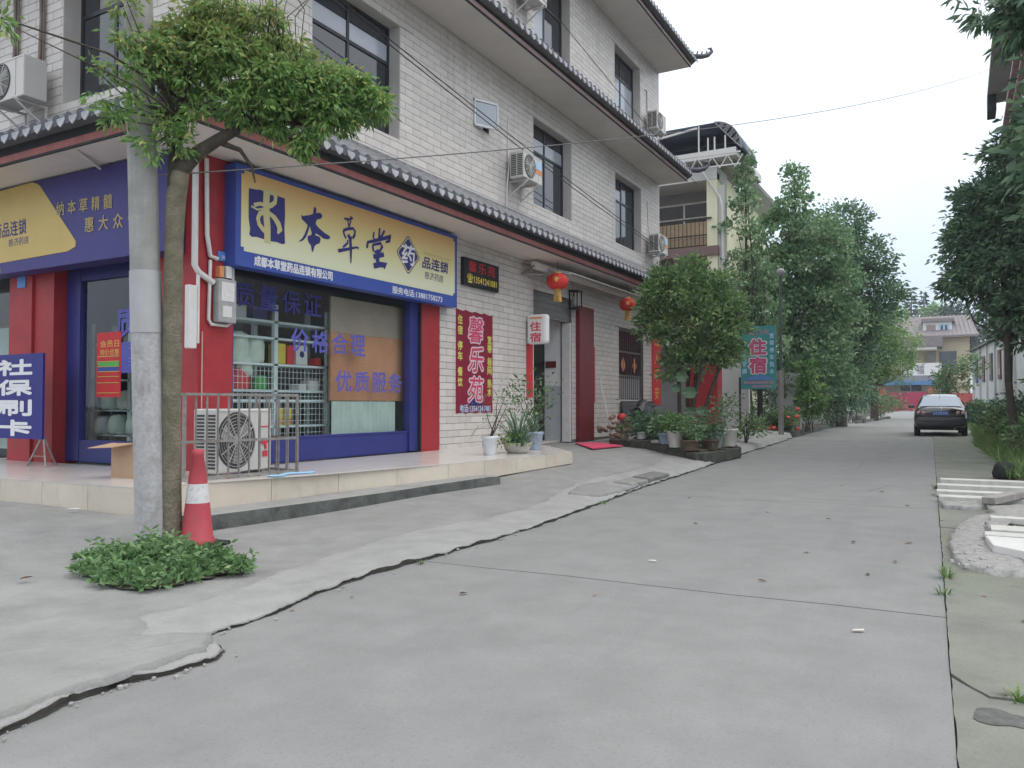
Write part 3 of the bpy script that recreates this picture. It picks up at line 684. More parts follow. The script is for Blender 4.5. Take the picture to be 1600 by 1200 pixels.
    h = MB(); h.tube([(.05, 24.05, zt_wall + .03), (T * .5, 24.08, (zt_wall + zt_edge) / 2 + .08), (T - .1, 24.1, zt_edge + .13), (T + .14, 24.26, zt_edge + .13), (T + .3, 24.42, zt_edge + .20), (T + .40, 24.52, zt_edge + .33), (T + .37, 24.49, zt_edge + .43), (T + .30, 24.42, zt_edge + .40)], [.07, .07, .08, .08, .07, .055, .045, .025], 8)
    for i in range(4): h.tube([(T - .1 + .11 * i, 24.12 + .09 * i, zt_edge + .18), (T - .09 + .12 * i, 24.14 + .1 * i, zt_edge + .30 + .02 * i)], [.04, .018], 5)
    h.part('hip_ridge', M_rdark, ev)
    return ev
eave(4.42, 4.70, 5.33, M_fred)
eave(8.24, 8.47, 9.05, M_fpink)
ev3 = eave(11.80, 12.03, 12.68, M_fpink, E=1.0, T=1.16)
MB().add([(0, 6.6, 12.68), (0, 24.1, 12.68), (-9.2, 24.1, 12.68), (-9.2, 6.6, 12.68), (-4.6, 11, 14.8), (-4.6, 20, 14.8)], [(0, 1, 5, 4), (1, 2, 5), (2, 3, 4, 5), (3, 0, 4)]).part('roof', M_rtile, bld)

# windows on the street wall
def window_y(y0, y1, z0, z1, sx=-.25, cols=2, transom=.68, pale=(), lining=True, wallpart=None):
    t = .055
    f = MB()
    f.box(sx - .03, sx + .03, y0, y0 + t, z0, z1).box(sx - .03, sx + .03, y1 - t, y1, z0, z1).box(sx - .03, sx + .03, y0 + t, y1 - t, z0, z0 + t).box(sx - .03, sx + .03, y0 + t, y1 - t, z1 - t, z1)
    zt = z0 + (z1 - z0) * transom
    f.box(sx - .026, sx + .026, y0 + t, y1 - t, zt - t / 2, zt + t / 2)
    for k in range(1, cols):
        yy = y0 + (y1 - y0) * k / cols
        f.box(sx - .022, sx + .022, yy - t / 2, yy + t / 2, z0 + t, zt - t / 2).box(sx - .022, sx + .022, yy - t / 2, yy + t / 2, zt + t / 2, z1 - t)
    w = f.part('window', M_frame, bld)
    for k in range(cols):
        a, b = y0 + (y1 - y0) * k / cols, y0 + (y1 - y0) * (k + 1) / cols
        MB().box(sx - .004, sx + .004, a + t * .4, b - t * .4, z0 + t * .4, zt - t * .2).part('pane', M_panel if ('L', k) in pale else M_pane, w)
        zz = zt + (z1 - zt) * .5
        MB().box(sx - .004, sx + .004, a + t * .4, b - t * .4, zz, z1 - t * .4).part('pane', M_pane, w)
        MB().box(sx - .004, sx + .004, a + t * .4, b - t * .4, zt + t * .2, zz).part('pane', M_panel if ('U', k) in pale else M_pane, w)
    if lining:
        l = MB(); l.box(-.31, .002, y0 - .001, y0 + .012, z0, z1).box(-.31, .002, y1 - .012, y1 + .001, z0, z1).box(-.31, .002, y0 + .012, y1 - .012, z1 - .012, z1).box(-.31, .004, y0 + .012, y1 - .012, z0, z0 + .012)
        l.part('reveal', M_plain, w)
    return w
window_y(8.55, 10.65, *WZ, pale=(('U', 0), ('U', 1)))
window_y(15.47, 17.47, *WZ, pale=(('U', 0), ('U', 1)))
window_y(20.3, 22.35, *WZ, pale=(('U', 0),))
window_y(8.55, 10.65, *WZ3)
window_y(15.5, 17.4, *WZ3, pale=(('L', 0),))
window_y(20.28, 22.3, *WZ3, pale=(('L', 1), ('L', 0)))
# small bathroom window with a white hinged sash
w = MB().box(-.1, -.04, 12.965, 13.01, 6.735, 7.275).box(-.1, -.04, 13.51, 13.555, 6.735, 7.275).box(-.1, -.04, 13.01, 13.51, 6.735, 6.78).box(-.1, -.04, 13.01, 13.51, 7.23, 7.275).part('window', M_frame, bld)
MB().box(-.075, -.065, 13.01, 13.51, 6.78, 7.23).part('pane', M_pane, w)
sash = MB(); P0 = Vector((.012, 12.99, 0)); dd = Vector((.42, .45, 0)).normalized()
sash.bar((.012, 13.0, 6.76), (.25, 13.47, 6.76), .04); sash.bar((.012, 13.0, 7.25), (.25, 13.47, 7.25), .04); sash.bar((.012, 13.0, 6.78), (.012, 13.0, 7.23), .04); sash.bar((.25, 13.47, 6.78), (.25, 13.47, 7.23), .04)
s_ = sash.part('sash', M_white, w); MB().bar((.02, 13.02, 7.0), (.24, 13.45, 7.0), .006, .44).part('pane', M_panel, w)
# ground-floor side window with three lights and paper charms
def gwin():
    y0, y1, z0, z1 = 20.52, 22.48, 1.43, 3.43; f = MB(); t = .05; sx = -.1
    f.box(sx, sx + .05, y0, y0 + t, z0, z1).box(sx, sx + .05, y1 - t, y1, z0, z1)
    for z in (z0, z0 + .66, z0 + 1.33, z1 - t): f.box(sx + .002, sx + .048, y0 + t, y1 - t, z, z + t)
    w = f.part('window', M_steel, bld)
    for i, (a, b) in enumerate(((z0, z0 + .66), (z0 + .66, z0 + 1.33), (z0 + 1.33, z1))): MB().box(sx + .01, sx + .018, y0 + t, y1 - t, a + .04, b).part('pane', M_grey if i == 0 else M_pane, w)
    for yy in (21.05, 21.95): MB().prism([(sx + .02, yy, 2.2), (sx + .02, yy + .17, 2.42), (sx + .02, yy, 2.66), (sx + .02, yy - .17, 2.42)], (.006, 0, 0)).part('paper_charm', M_orangeink, w)
    b = MB()
    for i in range(12): b.box(sx + .06, sx + .072, y0 + .1 + i * .16, y0 + .112 + i * .16, z0 + .02, z1 - .02)
    b.part('security_bars', M_frame, w)
gwin()
# side wall windows
def window_x(x0, x1, z0, z1, pale=False):
    sy = 6.85; t = .06; f = MB()
    f.box(x0, x0 + t, sy, sy + .05, z0, z1).box(x1 - t, x1, sy, sy + .05, z0, z1).box(x0 + t, x1 - t, sy, sy + .05, z0, z0 + t).box(x0 + t, x1 - t, sy, sy + .05, z1 - t, z1)
    zt = z0 + (z1 - z0) * .62; f.box(x0 + t, x1 - t, sy + .004, sy + .046, zt - .03, zt + .03); f.box((x0 + x1) / 2 - .03, (x0 + x1) / 2 + .03, sy + .006, sy + .044, z0 + t, zt - .03)
    w = f.part('window', M_frame, bld)
    MB().box(x0 + t, x1 - t, sy + .02, sy + .03, z0 + t, z1 - t).part('pane', M_pane, w)
    l = MB(); l.box(x0 - .001, x0 + .012, 6.598, 6.85, z0, z1).box(x1 - .012, x1 + .001, 6.598, 6.85, z0, z1).box(x0 + .012, x1 - .012, 6.598, 6.85, z1 - .012, z1).box(x0 + .012, x1 - .012, 6.596, 6.85, z0, z0 + .012)
    l.part('reveal', M_plain, w)
window_x(-2.88, -1.25, 5.55, 7.72); window_x(-2.88, -1.25, 9.2, 11.3); window_x(-7.4, -5.2, 5.55, 7.72)

# red piers of the shop
MB().box(-.75, .03, 6.57, 7.13, .45, 4.42).part('pillar', M_red, bld, .008)
MB().box(-4.05, -3.47, 6.55, 6.9, .45, 3.75).part('pillar', M_red, bld, .008)
MB().box(-3.465, -2.995, 6.59, 6.98, .45, 3.72).part('pillar', M_red, bld, .004)
pr = MB().box(-.28, .035, 11.25, 11.8, .45, 3.9).part('pillar', M_red, bld, .006)
MB().box(-.2, .036, 11.215, 11.247, .45, 3.9).part('shutter_track', M_rubber, bld)
# street-side shop window
sf = MB(); sf.box(-.16, -.06, 7.14, 7.22, .5, 3.9).box(-.16, -.02, 10.98, 11.21, .5, 3.9).box(-.15, -.06, 7.22, 10.98, .49, .82).box(-.15, -.06, 7.22, 10.98, 3.3, 3.9)
sf.box(-.145, -.05, 7.22, 10.98, .82, .85)
shop = sf.part('shop_window', M_blue, bld, .004)
MB().poly([(-.108, 7.22, .85), (-.108, 10.98, .85), (-.108, 10.98, 3.3), (-.108, 7.22, 3.3)]).part('pane', M_glass, shop)
letters('质量保证', M_navy_ink, shop, (-.100, 8.07, 2.76), (0, 1, 0), (0, 0, 1), 1.7, .33, .03)
letters('价格合理', mat('window_blue_vinyl', (.10, .10, .40), .5, 0), shop, (-.100, 9.09, 2.23), (0, 1, 0), (0, 0, 1), 1.68, .33, .04)
letters('优质服务', MATS['window_blue_vinyl'], shop, (-.100, 10.04, 1.66), (0, 1, 0), (0, 0, 1), 1.72, .33, .04)
# side shop front: glass leaf between blue jambs
sf = MB(); sf.box(-2.99, -2.68, 6.78, 6.9, .5, 3.7).box(-2.68, -.76, 6.79, 6.88, .49, .8).box(-.9, -.76, 6.78, 6.9, .8, 3.7).box(-2.68, -.9, 6.79, 6.88, 3.05, 3.7)
dr = sf.part('shop_door', M_blue, bld, .004)
MB().poly([(-2.68, 6.834, .8), (-.9, 6.834, .8), (-.9, 6.834, 3.05), (-2.68, 6.834, 3.05)]).part('pane', M_glass, dr)
letters('质量', MATS['window_blue_vinyl'], dr, (-1.70, 6.822, 2.18), (1, 0, 0), (0, 0, 1), .46, .42, .05, dy=.48)
sf = MB(); sf.box(-9, -4.06, 6.8, 6.88, .5, .62).box(-9, -4.06, 6.8, 6.88, 3.3, 3.7).box(-6.5, -6.42, 6.8, 6.88, .62, 3.3)
d2 = sf.part('shop_window', M_frame, bld); MB().poly([(-9, 6.844, .62), (-4.06, 6.844, .62), (-4.06, 6.844, 3.3), (-9, 6.844, 3.3)]).part('pane', M_glass, d2)
# interior shell of the pharmacy and the neighbour room
MB().box(-4.0, -.4, 11.5, 11.6, .4, 4.5).box(-4.1, -4.0, 6.95, 11.6, .4, 4.5).part('room_wall', M_interior, bld)
MB().box(-4.0, -.31, 6.95, 11.5, .38, .46).part('room_floor', M_floor_tile, bld)
MB().box(-4.0, -.31, 6.95, 11.5, 3.95, 4.0).part('room_ceiling', M_ceil, bld)
MB().box(-9, -4.1, 9.5, 9.6, .4, 4.4).part('room_wall', M_interior, bld)
# lodging doorway: roller shutter box, hallway, black sheet for the dark interior, folded red leaf
sh = MB()
for i in range(8): sh.box(-.14 + (.012 if i % 2 else 0), -.06 + (.012 if i % 2 else 0), 15.475, 17.465, 3.28 + i * .071, 3.28 + i * .071 + .069)
sh.part('roller_shutter', mat('shutter_grey', (.17, .165, .16), .5, .15, 6), bld)
MB().box(-.24, -.02, 15.475, 15.53, .4, 3.28).part('door_jamb', M_pvc, bld); MB().box(-.24, -.02, 17.41, 17.465, .4, 3.28).part('door_jamb', M_pvc, bld)
MB().box(-.82, -.75, 15.46, 17.55, .42, 3.58).part('door', M_black, bld)  # black sheet across the hall, darkness of the interior put into its colour
hw = MB(); hw.box(-.74, -.26, 17.47, 17.55, 1.75, 3.6); hw2 = MB().box(-.74, -.31, 15.25, 15.46, .4, 3.6).part('hall_wall', M_hall, bld)
hw.part('hall_wall', M_hall, bld)
MB().box(-.74, -.26, 17.47, 17.55, .4, 1.75).part('dado', mat('blue_grey_dado', (.50, .52, .55), .6, .04, 3), bld)
MB().box(-3.1, -.31, 15.46, 17.47, .38, .43).part('hall_floor', M_floor_tile, bld)
MB().box(-3.1, -.31, 15.46, 17.47, 3.58, 3.62).part('hall_ceiling', M_hall, bld)
MB().box(-.70, -.42, 17.44, 17.468, 2.2, 2.36).part('door_plate', M_redd, bld)
MB().box(.008, .12, 17.68, 18.55, .38, 3.72).part('door', M_redd, bld, .006, label='dark red folded door leaf')
# platform in front of the shop
PL = [(-9.2, 4.7), (-1.17, 4.94), (1.10, 5.03), (1.2, 5.6), (1.59, 7.06), (1.98, 9.19), (2.38, 12.4), (.0, 15.45), (0, 6.6), (-9.2, 6.6)]
pf = MB(); pf.prism([(x, y, ZF - .012) for x, y in PL], (0, 0, .012)); pf = pf.part('platform', M_floor_tile, bld)
def risers(p, q, n, zb0, zb1):
    p, q = Vector(p), Vector(q); d = (q - p); nrm = Vector((d.y, -d.x)).normalized()
    for i in range(n):
        a, b = p + d * (i / n), p + d * ((i + 1) / n); e = d.normalized() * .003; a = a + e; b = b - e
        z0, z1 = zb0 + (zb1 - zb0) * i / n, zb0 + (zb1 - zb0) * (i + 1) / n
        z0 -= .06; z1 -= .06; m = MB(); m.add([(a.x, a.y, z0 - .03), (b.x, b.y, z1 - .03), (b.x, b.y, ZF - .014), (a.x, a.y, ZF - .014)] + [(v.x - nrm.x * .02, v.y - nrm.y * .02, zz) for v, zz in ((a, z0 - .03), (b, z1 - .03), (b, ZF - .014), (a, ZF - .014))], [(0, 1, 2, 3), (7, 6, 5, 4), (0, 3, 7, 4), (1, 5, 6, 2), (3, 2, 6, 7)])
        m.part('riser_tile', M_cream_tile, pf)
risers((-7.17, 4.76), (-1.17, 4.94), 7, .28, .26); risers((-1.17, 4.94), (1.10, 5.03), 3, .26, .20); risers((1.10, 5.03), (1.2, 5.6), 1, .12, .14)
risers((1.2, 5.6), (1.98, 9.19), 4, .22, .28); risers((1.98, 9.19), (2.38, 12.4), 4, .28, .38)
# low mossy step below the platform
so_ = [(1.12, 5.30, .18), (1.62, 5.40, .19), (1.86, 6.5, .21), (2.10, 7.6, .235), (2.28, 8.8, .265), (2.40, 9.6, .28), (2.43, 9.85, .27)]
si_ = [(1.08, 5.25, .18), (1.15, 5.62, .195), (1.36, 6.45, .21), (1.62, 7.4, .235), (1.88, 8.8, .265), (2.0, 9.6, .28), (2.05, 9.95, .27)]
st = MB(); n = len(so_)
st.add([p for q in zip(si_, so_) for p in q], [(2 * k, 2 * k + 1, 2 * k + 3, 2 * k + 2) for k in range(n - 1)], 1)
st.add([p for q in so_ for p in (q, (q[0] + .015, q[1], -.1))] + [si_[-1], (si_[-1][0], si_[-1][1], -.1)], [(2 * k, 2 * k + 1, 2 * k + 3, 2 * k + 2) for k in range(n)], 0)
st.part('step', [M_moss, M_apron2], bld)

# ------------------------------------------------------------------ signs on the corner building
sg = thing('shop_sign', 'long yellow and blue pharmacy sign above the street window', 'sign', (.25, 9.8, 3.06))
MB().box(.02, .235, 6.98, 12.06, 3.06, 4.37).part('sign_box', M_bluesign, sg, .006)
def gradmat():
    m = bpy.data.materials.new('yellow_gradient_print'); m.use_nodes = True; n = m.node_tree.nodes; l = m.node_tree.links; b = n['Principled BSDF']
    tc = n.new('ShaderNodeTexCoord'); sx = n.new('ShaderNodeSeparateXYZ'); l.new(tc.outputs['Generated'], sx.inputs[0])
    cr = n.new('ShaderNodeValToRGB'); e = cr.color_ramp.elements
    e[0].color = (.68, .69, .50, 1); e[0].position = .1; e[1].color = (.70, .43, .17, 1); e[1].position = .95
    x = e.new(.55); x.color = (.68, .58, .26, 1)
    l.new(sx.outputs['Z'], cr.inputs[0]); l.new(cr.outputs[0], b.inputs['Base Color']); b.inputs['Roughness'].default_value = .4
    return m
cr_ = MB(); yA, yB, zA, zB = 7.06, 11.97, 3.26, 4.30; c_ = .05
cr_.prism([(.236, yA + c_, zA), (.236, yB - c_, zA), (.236, yB - c_, zA + c_), (.236, yB, zA + c_), (.236, yB, zB - c_), (.236, yB - c_, zB - c_), (.236, yB - c_, zB), (.236, yA + c_, zB), (.236, yA + c_, zB - c_), (.236, yA, zB - c_), (.236, yA, zA + c_), (.236, yA + c_, zA + c_)], (.006, 0, 0))
cr_.part('printed_panel', gradmat(), sg)
BEN = [(8.111, 3.932), (8.145, 3.925), (8.254, 3.957), (8.341, 3.992), (8.356, 4.081), (8.38, 4.108), (8.409, 4.081), (8.413, 4.013), (8.453, 4.038), (8.51, 4.033), (8.535, 4.004), (8.511, 3.964), (8.462, 3.943), (8.413, 3.921), (8.398, 3.861), (8.463, 3.817), (8.578, 3.77), (8.687, 3.744), (8.695, 3.71), (8.645, 3.687), (8.546, 3.683), (8.513, 3.7), (8.415, 3.727), (8.399, 3.73), (8.391, 3.7), (8.48, 3.694), (8.5, 3.663), (8.481, 3.602), (8.417, 3.573), (8.377, 3.538), (8.353, 3.466), (8.334, 3.445), (8.318, 3.482), (8.305, 3.542), (8.257, 3.574), (8.238, 3.615), (8.241, 3.661), (8.312, 3.691), (8.319, 3.721), (8.279, 3.809), (8.256, 3.742), (8.21, 3.644), (8.163, 3.59), (8.102, 3.555), (8.071, 3.557), (8.132, 3.607), (8.178, 3.672), (8.224, 3.77), (8.239, 3.813), (8.177, 3.851), (8.122, 3.873)]
CAO = [[(8.994, 4.064), (9.092, 4.066), (9.19, 4.11)], [(9.065, 4.09), (9.083, 4.022), (9.101, 3.959)], [(9.145, 4.131), (9.137, 4.045), (9.101, 3.953)], [(8.978, 3.881), (8.996, 3.825), (9.04, 3.773)], [(8.978, 3.881), (9.075, 3.924), (9.191, 3.953), (9.237, 3.919), (9.229, 3.856), (9.184, 3.8)], [(9.084, 3.842), (9.112, 3.798), (9.166, 3.796)], [(9.076, 3.756), (9.068, 3.706), (8.971, 3.63)], [(8.867, 3.558), (9.059, 3.615), (9.276, 3.682), (9.322, 3.672)], [(9.129, 3.814), (9.139, 3.671), (9.146, 3.551), (9.147, 3.419)]]
CW = [.035, .03, .03, .035, .045, .06, .035, (.055, .045, .03, .04), (.05, .06, .045, .02)]
TANG = [[(9.689, 3.993), (9.67, 3.914), (9.709, 3.871)], [(9.826, 4.082), (9.815, 3.966), (9.8, 3.9)], [(9.946, 4.067), (9.887, 3.979), (9.827, 3.918)], [(9.536, 3.79), (9.518, 3.712)], [(9.517, 3.799), (9.69, 3.855), (9.927, 3.936), (10.11, 4.0), (10.069, 3.923), (9.968, 3.879)], [(9.652, 3.785), (9.672, 3.689)], [(9.652, 3.785), (9.848, 3.845), (9.888, 3.801), (9.829, 3.715), (9.691, 3.679)], [(9.789, 3.734), (9.771, 3.529)], [(9.672, 3.601), (9.929, 3.681)], [(9.68, 3.46), (9.85, 3.51), (9.99, 3.515), (9.93, 3.464)]]
TWd = [.04, .045, .045, .05, (.04, .055, .06, .07, .06, .03), .045, (.04, .05, .06, .05, .04), .085, .075, (.09, .085, .10, .06)]
X1 = (1, 0, 0)
MB().poly([(.245, y, z) for y, z in BEN]).part('lettering', M_navy_ink, sg)
m_ = MB()
for i, (s, w) in enumerate(zip(CAO, CW)): m_.ribbon([(.2445 + i * .0006, y, z) for y, z in s], list(w) if hasattr(w, '__len__') else w, X1)
m_.part('lettering', M_navy_ink, sg)
m_ = MB()
for i, (s, w) in enumerate(zip(TANG, TWd)): m_.ribbon([(.2445 + i * .0006, y, z) for y, z in s], list(w) if hasattr(w, '__len__') else w, X1)
m_.part('lettering', M_navy_ink, sg)
SQ = [(7.178, 4.084), (7.305, 4.093), (7.373, 4.107), (7.462, 4.099), (7.652, 4.1), (7.739, 4.093), (7.804, 4.092), (7.811, 3.853), (7.801, 3.677), (7.815, 3.478), (7.76, 3.461), (7.659, 3.472), (7.545, 3.462), (7.434, 3.469), (7.312, 3.478), (7.231, 3.463), (7.191, 3.486), (7.204, 3.561), (7.178, 3.701)]
FIG = [[(7.48, 4.135), (7.473, 3.984), (7.475, 3.805), (7.495, 3.639), (7.497, 3.427)], [(7.477, 4.017), (7.511, 4.099), (7.581, 4.121), (7.638, 4.075), (7.625, 3.997), (7.555, 3.939), (7.478, 3.911)], [(7.26, 3.884), (7.375, 3.925), (7.478, 3.911)], [(7.214, 3.859), (7.321, 3.835), (7.416, 3.866)], [(7.472, 3.846), (7.362, 3.791), (7.329, 3.722), (7.35, 3.652), (7.419, 3.592), (7.489, 3.563)], [(7.5, 3.842), (7.613, 3.79), (7.685, 3.719), (7.714, 3.649), (7.672, 3.587)]]
lg = MB().poly([(.2445, y, z) for y, z in SQ]).part('emblem', M_navy_ink, sg)
m_ = MB()
for i, (s, w) in enumerate(zip(FIG, [.11, .065, .05, .025, .065, (.05, .075, .09, .09, .03)])): m_.ribbon([(.2465 + i * .0008, y, z) for y, z in s], w if not hasattr(w, '__len__') else list(w), X1)
m_.part('emblem_figure', mat('sign_cream_ink', (.57, .52, .26), .4, 0), lg)
def diamond(k): 
    cy, cz, hy, hz, r_ = 10.575, 3.78, .33 * k, .335 * k, .14; out = []
    P = [(cy, cz + hz), (cy + hy, cz), (cy, cz - hz), (cy - hy, cz)]
    for i in range(4):
        a, b, c = P[i - 1], P[i], P[(i + 1) % 4]
        for t in (.14, .07): out.append((b[0] + (a[0] - b[0]) * t, b[1] + (a[1] - b[1]) * t))
        for t in (.07, .14): out.append((b[0] + (c[0] - b[0]) * t, b[1] + (c[1] - b[1]) * t))
    return out
d0 = MB().poly([(.2440, y, z) for y, z in diamond(1.0)]).part('diamond_badge', M_navy_ink, sg)
MB().poly([(.2448, y, z) for y, z in diamond(.93)]).part('badge_ring', MATS['sign_cream_ink'], d0)
MB().poly([(.2456, y, z) for y, z in diamond(.84)]).part('badge_field', M_navy_ink, d0)
YX, ZX = (0, 1, 0), (0, 0, 1)
lettering('lettering', '药', M_whiteink, d0, (.2475, 10.575, 3.78), YX, ZX, .37, .34, .045)
lettering('lettering', '品连锁', M_navy_ink, sg, (.2450, 11.36, 3.73), YX, ZX, .80, .21, .05, .12)
lettering('lettering', '慈济药房', M_navy_ink, sg, (.2450, 11.32, 3.515), YX, ZX, .56, .13, .0)
lettering('lettering', 'PHARMACEUTICAL CHAIN', M_gold, sg, (.2450, 11.42, 3.885), YX, ZX, .80, .04, .0)
lettering('lettering', '成都本草堂药品连锁有限公司', M_whiteink, sg, (.2385, 8.02, 3.168), YX, ZX, 1.48, .14, .07)
lettering('lettering', '服务电话:13881758273', M_whiteink, sg, (.2385, 10.87, 3.155), YX, ZX, 1.42, .12, .035)

sg = thing('shop_sign', 'dark blue pharmacy sign with a yellow panel above the side entrance', 'sign', (-3, 6.3, 3.16))
MB().box(-9, -.19, 6.3, 6.56, 3.17, 4.40).part('sign_box', M_navysign, sg, .006)
MB().prism([(-8.4, 6.298, 4.26), (-3.06, 6.298, 4.40), (-2.93, 6.298, 4.36), (-2.86, 6.298, 4.32), (-2.02, 6.298, 3.47), (-2.02, 6.298, 3.40), (-2.12, 6.298, 3.37), (-2.2, 6.298, 3.35), (-8.4, 6.298, 3.28)], (0, -.004, 0)).part('printed_panel', M_yel, sg)
XX = (1, 0, 0)
letters('纳本草精髓', M_gold, sg, (-1.86, 6.293, 3.93), (1, 0, -.03), ZX, 1.30, .19, .03, fill=.7)
letters('惠大众健康', M_gold, sg, (-1.13, 6.293, 3.64), (1, 0, -.03), ZX, 1.5, .2, .03, fill=.66)
lettering('lettering', '药品连锁', M_navy_ink, sg, (-3.58, 6.292, 3.80), XX, ZX, .82, .22, .03)
lettering('lettering', '慈济药房', M_navy_ink, sg, (-3.36, 6.292, 3.60), XX, ZX, .5, .11, .0)
lettering('lettering', '所', M_gold, sg, (-3.86, 6.296, 3.22), XX, ZX, .12, .08, .0)
MB().bar((-1.5, 6.29, 4.36), (-1.2, 5.78, 4.42), .03).bar((-5.0, 6.29, 4.36), (-4.7, 5.78, 4.42), .03).part('bracket', M_pvc, sg)

sg = thing('led_sign', 'small black light board with red and yellow characters beside the yellow sign', 'sign', (0, 13.15, 3.8))
MB().box(.008, .09, 12.52, 13.82, 3.56, 4.09).part('board', M_black, sg, .01)
letters('馨乐苑', M_ledred, sg, (.093, 13.17, 3.94), YX, ZX, 1.05, .21, .025, fill=.8)
lettering('lettering', '☎13541241081', M_ledyel, sg, (.094, 13.17, 3.70), YX, ZX, 1.10, .18, .02)

sg = thing('banner', 'maroon hotel banner with three big outlined characters on the tiled wall', 'banner', (0, 13.03, 2.1))
bp = []
for i in range(13): bp.append((.012 + .004 * (i % 2), 12.36 + 1.33 * i / 12, 1.13 + .012 * (i % 3)))
for i in range(13): bp.append((.012 + .004 * (i % 2), 13.69 - 1.33 * i / 12, 3.10 - .018 * ((i * 5) % 3)))
MB().prism(bp, (.004, 0, 0)).part('cloth', M_banner, sg)
for ch, z in (('馨', 2.74), ('乐', 2.17), ('苑', 1.59)):
    lettering('lettering', ch, mat('banner_outline', (.66, .56, .62), .5, 0), sg, (.0225, 13.05, z), YX, ZX, .62, .55, .13, .12)
    lettering('lettering', ch, M_pinkred, sg, (.0250, 13.05, z), YX, ZX, .55, .49, .025, .12)
for s, y, z0, dz in (('住宿停车餐饮', 12.49, 2.90, .233), ('宽带标间热水', 13.56, 2.58, .205)):
    zz = z0
    for i, ch in enumerate(s):
        lettering('lettering', ch, M_yelink, sg, (.0225, y, zz), YX, ZX, .17, .175, .07); zz -= dz * (1.25 if i % 2 else .85)
MB().box(.0212, .0222, 12.82, 13.27, 1.28, 1.42).part('printed_picture', M_navy_ink, sg)
lettering('lettering', '电话:13541241081', M_lightblue, sg, (.0235, 13.04, 1.225), YX, ZX, 1.1, .15, .05)

# light box by the lodging door
lb = thing('light_box', 'white rounded light box with red lodging characters sticking out beside the doorway', 'sign', (.3, 15.2, 2.9))
MB().box(.04, .52, 15.08, 15.28, 2.60, 3.24).part('case', M_white, lb, .06)
letters('住宿', M_redink, lb, (.26, 15.074, 2.86), XX, ZX, .27, .205, .05, dy=.235)
MB().box(.12, .42, 15.072, 15.0785, 3.14, 3.18).part('lettering', M_orangeink, lb)
MB().box(-.0, .04, 15.15, 15.21, 2.75, 3.1).part('bracket', M_steel, lb)
MB().box(.008, .014, 15.13, 15.43, 1.45, 2.62).single('couplet', M_couplet, 'red paper strip on the wall left of the doorway', 'paper strip', (0, 15.28, 2), group='red paper strips by the doorway')
MB().box(.008, .014, 18.62, 18.86, 1.35, 2.78).single('couplet', M_couplet, 'red paper strip on the wall right of the dark red door leaf', 'paper strip', (0, 18.75, 2), group='red paper strips by the doorway')
wl_ = thing('wall_lamp', 'small black square lantern lamp fixed above the doorway', 'lamp', (.1, 17.4, 3.85))
f = MB()
for a, b in ((.02, 17.27), (.02, 17.52), (.22, 17.27), (.22, 17.52)): f.box(a, a + .025, b, b + .025, 3.62, 4.02)
f.box(.01, .255, 17.26, 17.555, 4.02, 4.05).box(.01, .255, 17.26, 17.555, 3.6, 3.62).part('cage', M_black, wl_)
MB().lathe((.13, 17.41, 3.66), [(.0, 0), (.05, .0), (.055, .12), (.05, .26), (0, .28)], 12).part('lamp_shade', M_pot_c, wl_)
hn = MB().box(.034, .046, 6.87, 7.10, 3.12, 3.24).single('house_number', mat('plate_blue_enamel', (.10, .26, .62), .4, .1, 20), 'blue house number plate on the red corner pillar', 'sign', (.04, 7.0, 3.18))
lettering('lettering', '附1', M_whiteink, hn, (.0485, 6.985, 3.165), YX, ZX, .12, .06, .02)
hp = MB().box(-3.82, -3.62, 6.535, 6.548, 3.0, 3.16).single('house_number', MATS['plate_blue_enamel'], 'blue number plate on the left red pillar', 'sign', (-3.72, 6.54, 3.08))

# lanterns under the eave
def lantern(loc, label, s=1.0):
    t = thing('lantern', label, 'lantern', loc, group='red lanterns under the eave'); x, y, z = loc; r_ = .24 * s
    body = MB(); n = 24; prof = [(.07, .17), (.14, .16), (.20, .12), (.235, .05), (.24, 0), (.235, -.05), (.20, -.12), (.14, -.16), (.07, -.17)]
    V = [(x + rr * s * (1 - .045 * (k % 2)) * math.cos(2 * math.pi * k / n), y + rr * s * (1 - .045 * (k % 2)) * math.sin(2 * math.pi * k / n), z + zz * s) for rr, zz in prof for k in range(n)]
    body.add(V, [((i + 1) * n + k, (i + 1) * n + (k + 1) % n, i * n + (k + 1) % n, i * n + k) for i in range(len(prof) - 1) for k in range(n)], 0, False).part('shade', M_lant, t)
    MB().lathe((x, y, z), [(0, .215 * s), (.07 * s, .215 * s), (.075 * s, .165 * s)], 14).lathe((x, y, z), [(.075 * s, -.165 * s), (.07 * s, -.20 * s), (0, -.20 * s)], 14).part('rim', M_lanty, t)
    f = MB()
    for k in range(14): 
        a = 2 * math.pi * k / 14; f.bar((x + .06 * s * math.cos(a), y + .06 * s * math.sin(a), z - .19 * s), (x + .085 * s * math.cos(a), y + .085 * s * math.sin(a), z - .44 * s), .03 * s, .008)
    f.part('tassel', M_lanty, t)
    MB().tube([(x, y, z + .21 * s), (x, y, 4.42)], .006, 5).part('cord', M_cable, t)
    MB().poly([(x + .04, y - .237 * s, z + .02), (x + .09, y - .232 * s, z - .05), (x + .14, y - .2 * s, z + .04), (x + .08, y - .236 * s, z + .09)]).part('gold_character', M_lanty, t)
lantern((.6, 15.46, 3.97), 'red lantern hanging under the eave above the lodging light box')
lantern((.68, 19.45, 3.90), 'red lantern hanging under the eave above the small barred window', .92)
aw = thing('awning', 'rolled up white awning tucked under the eave over the doorway', 'awning', (.4, 18, 4.2))
MB().tube([(.30, 14.95, 4.28), (.30, 21.2, 4.28)], .085, 14).part('roll', M_pvc, aw)
MB().prism([(.75, 15.9, 4.2), (.22, 15.6, 4.34), (.22, 21.25, 4.34), (.75, 21.25, 4.2)], (0, 0, .02)).part('valance', M_plain, aw)
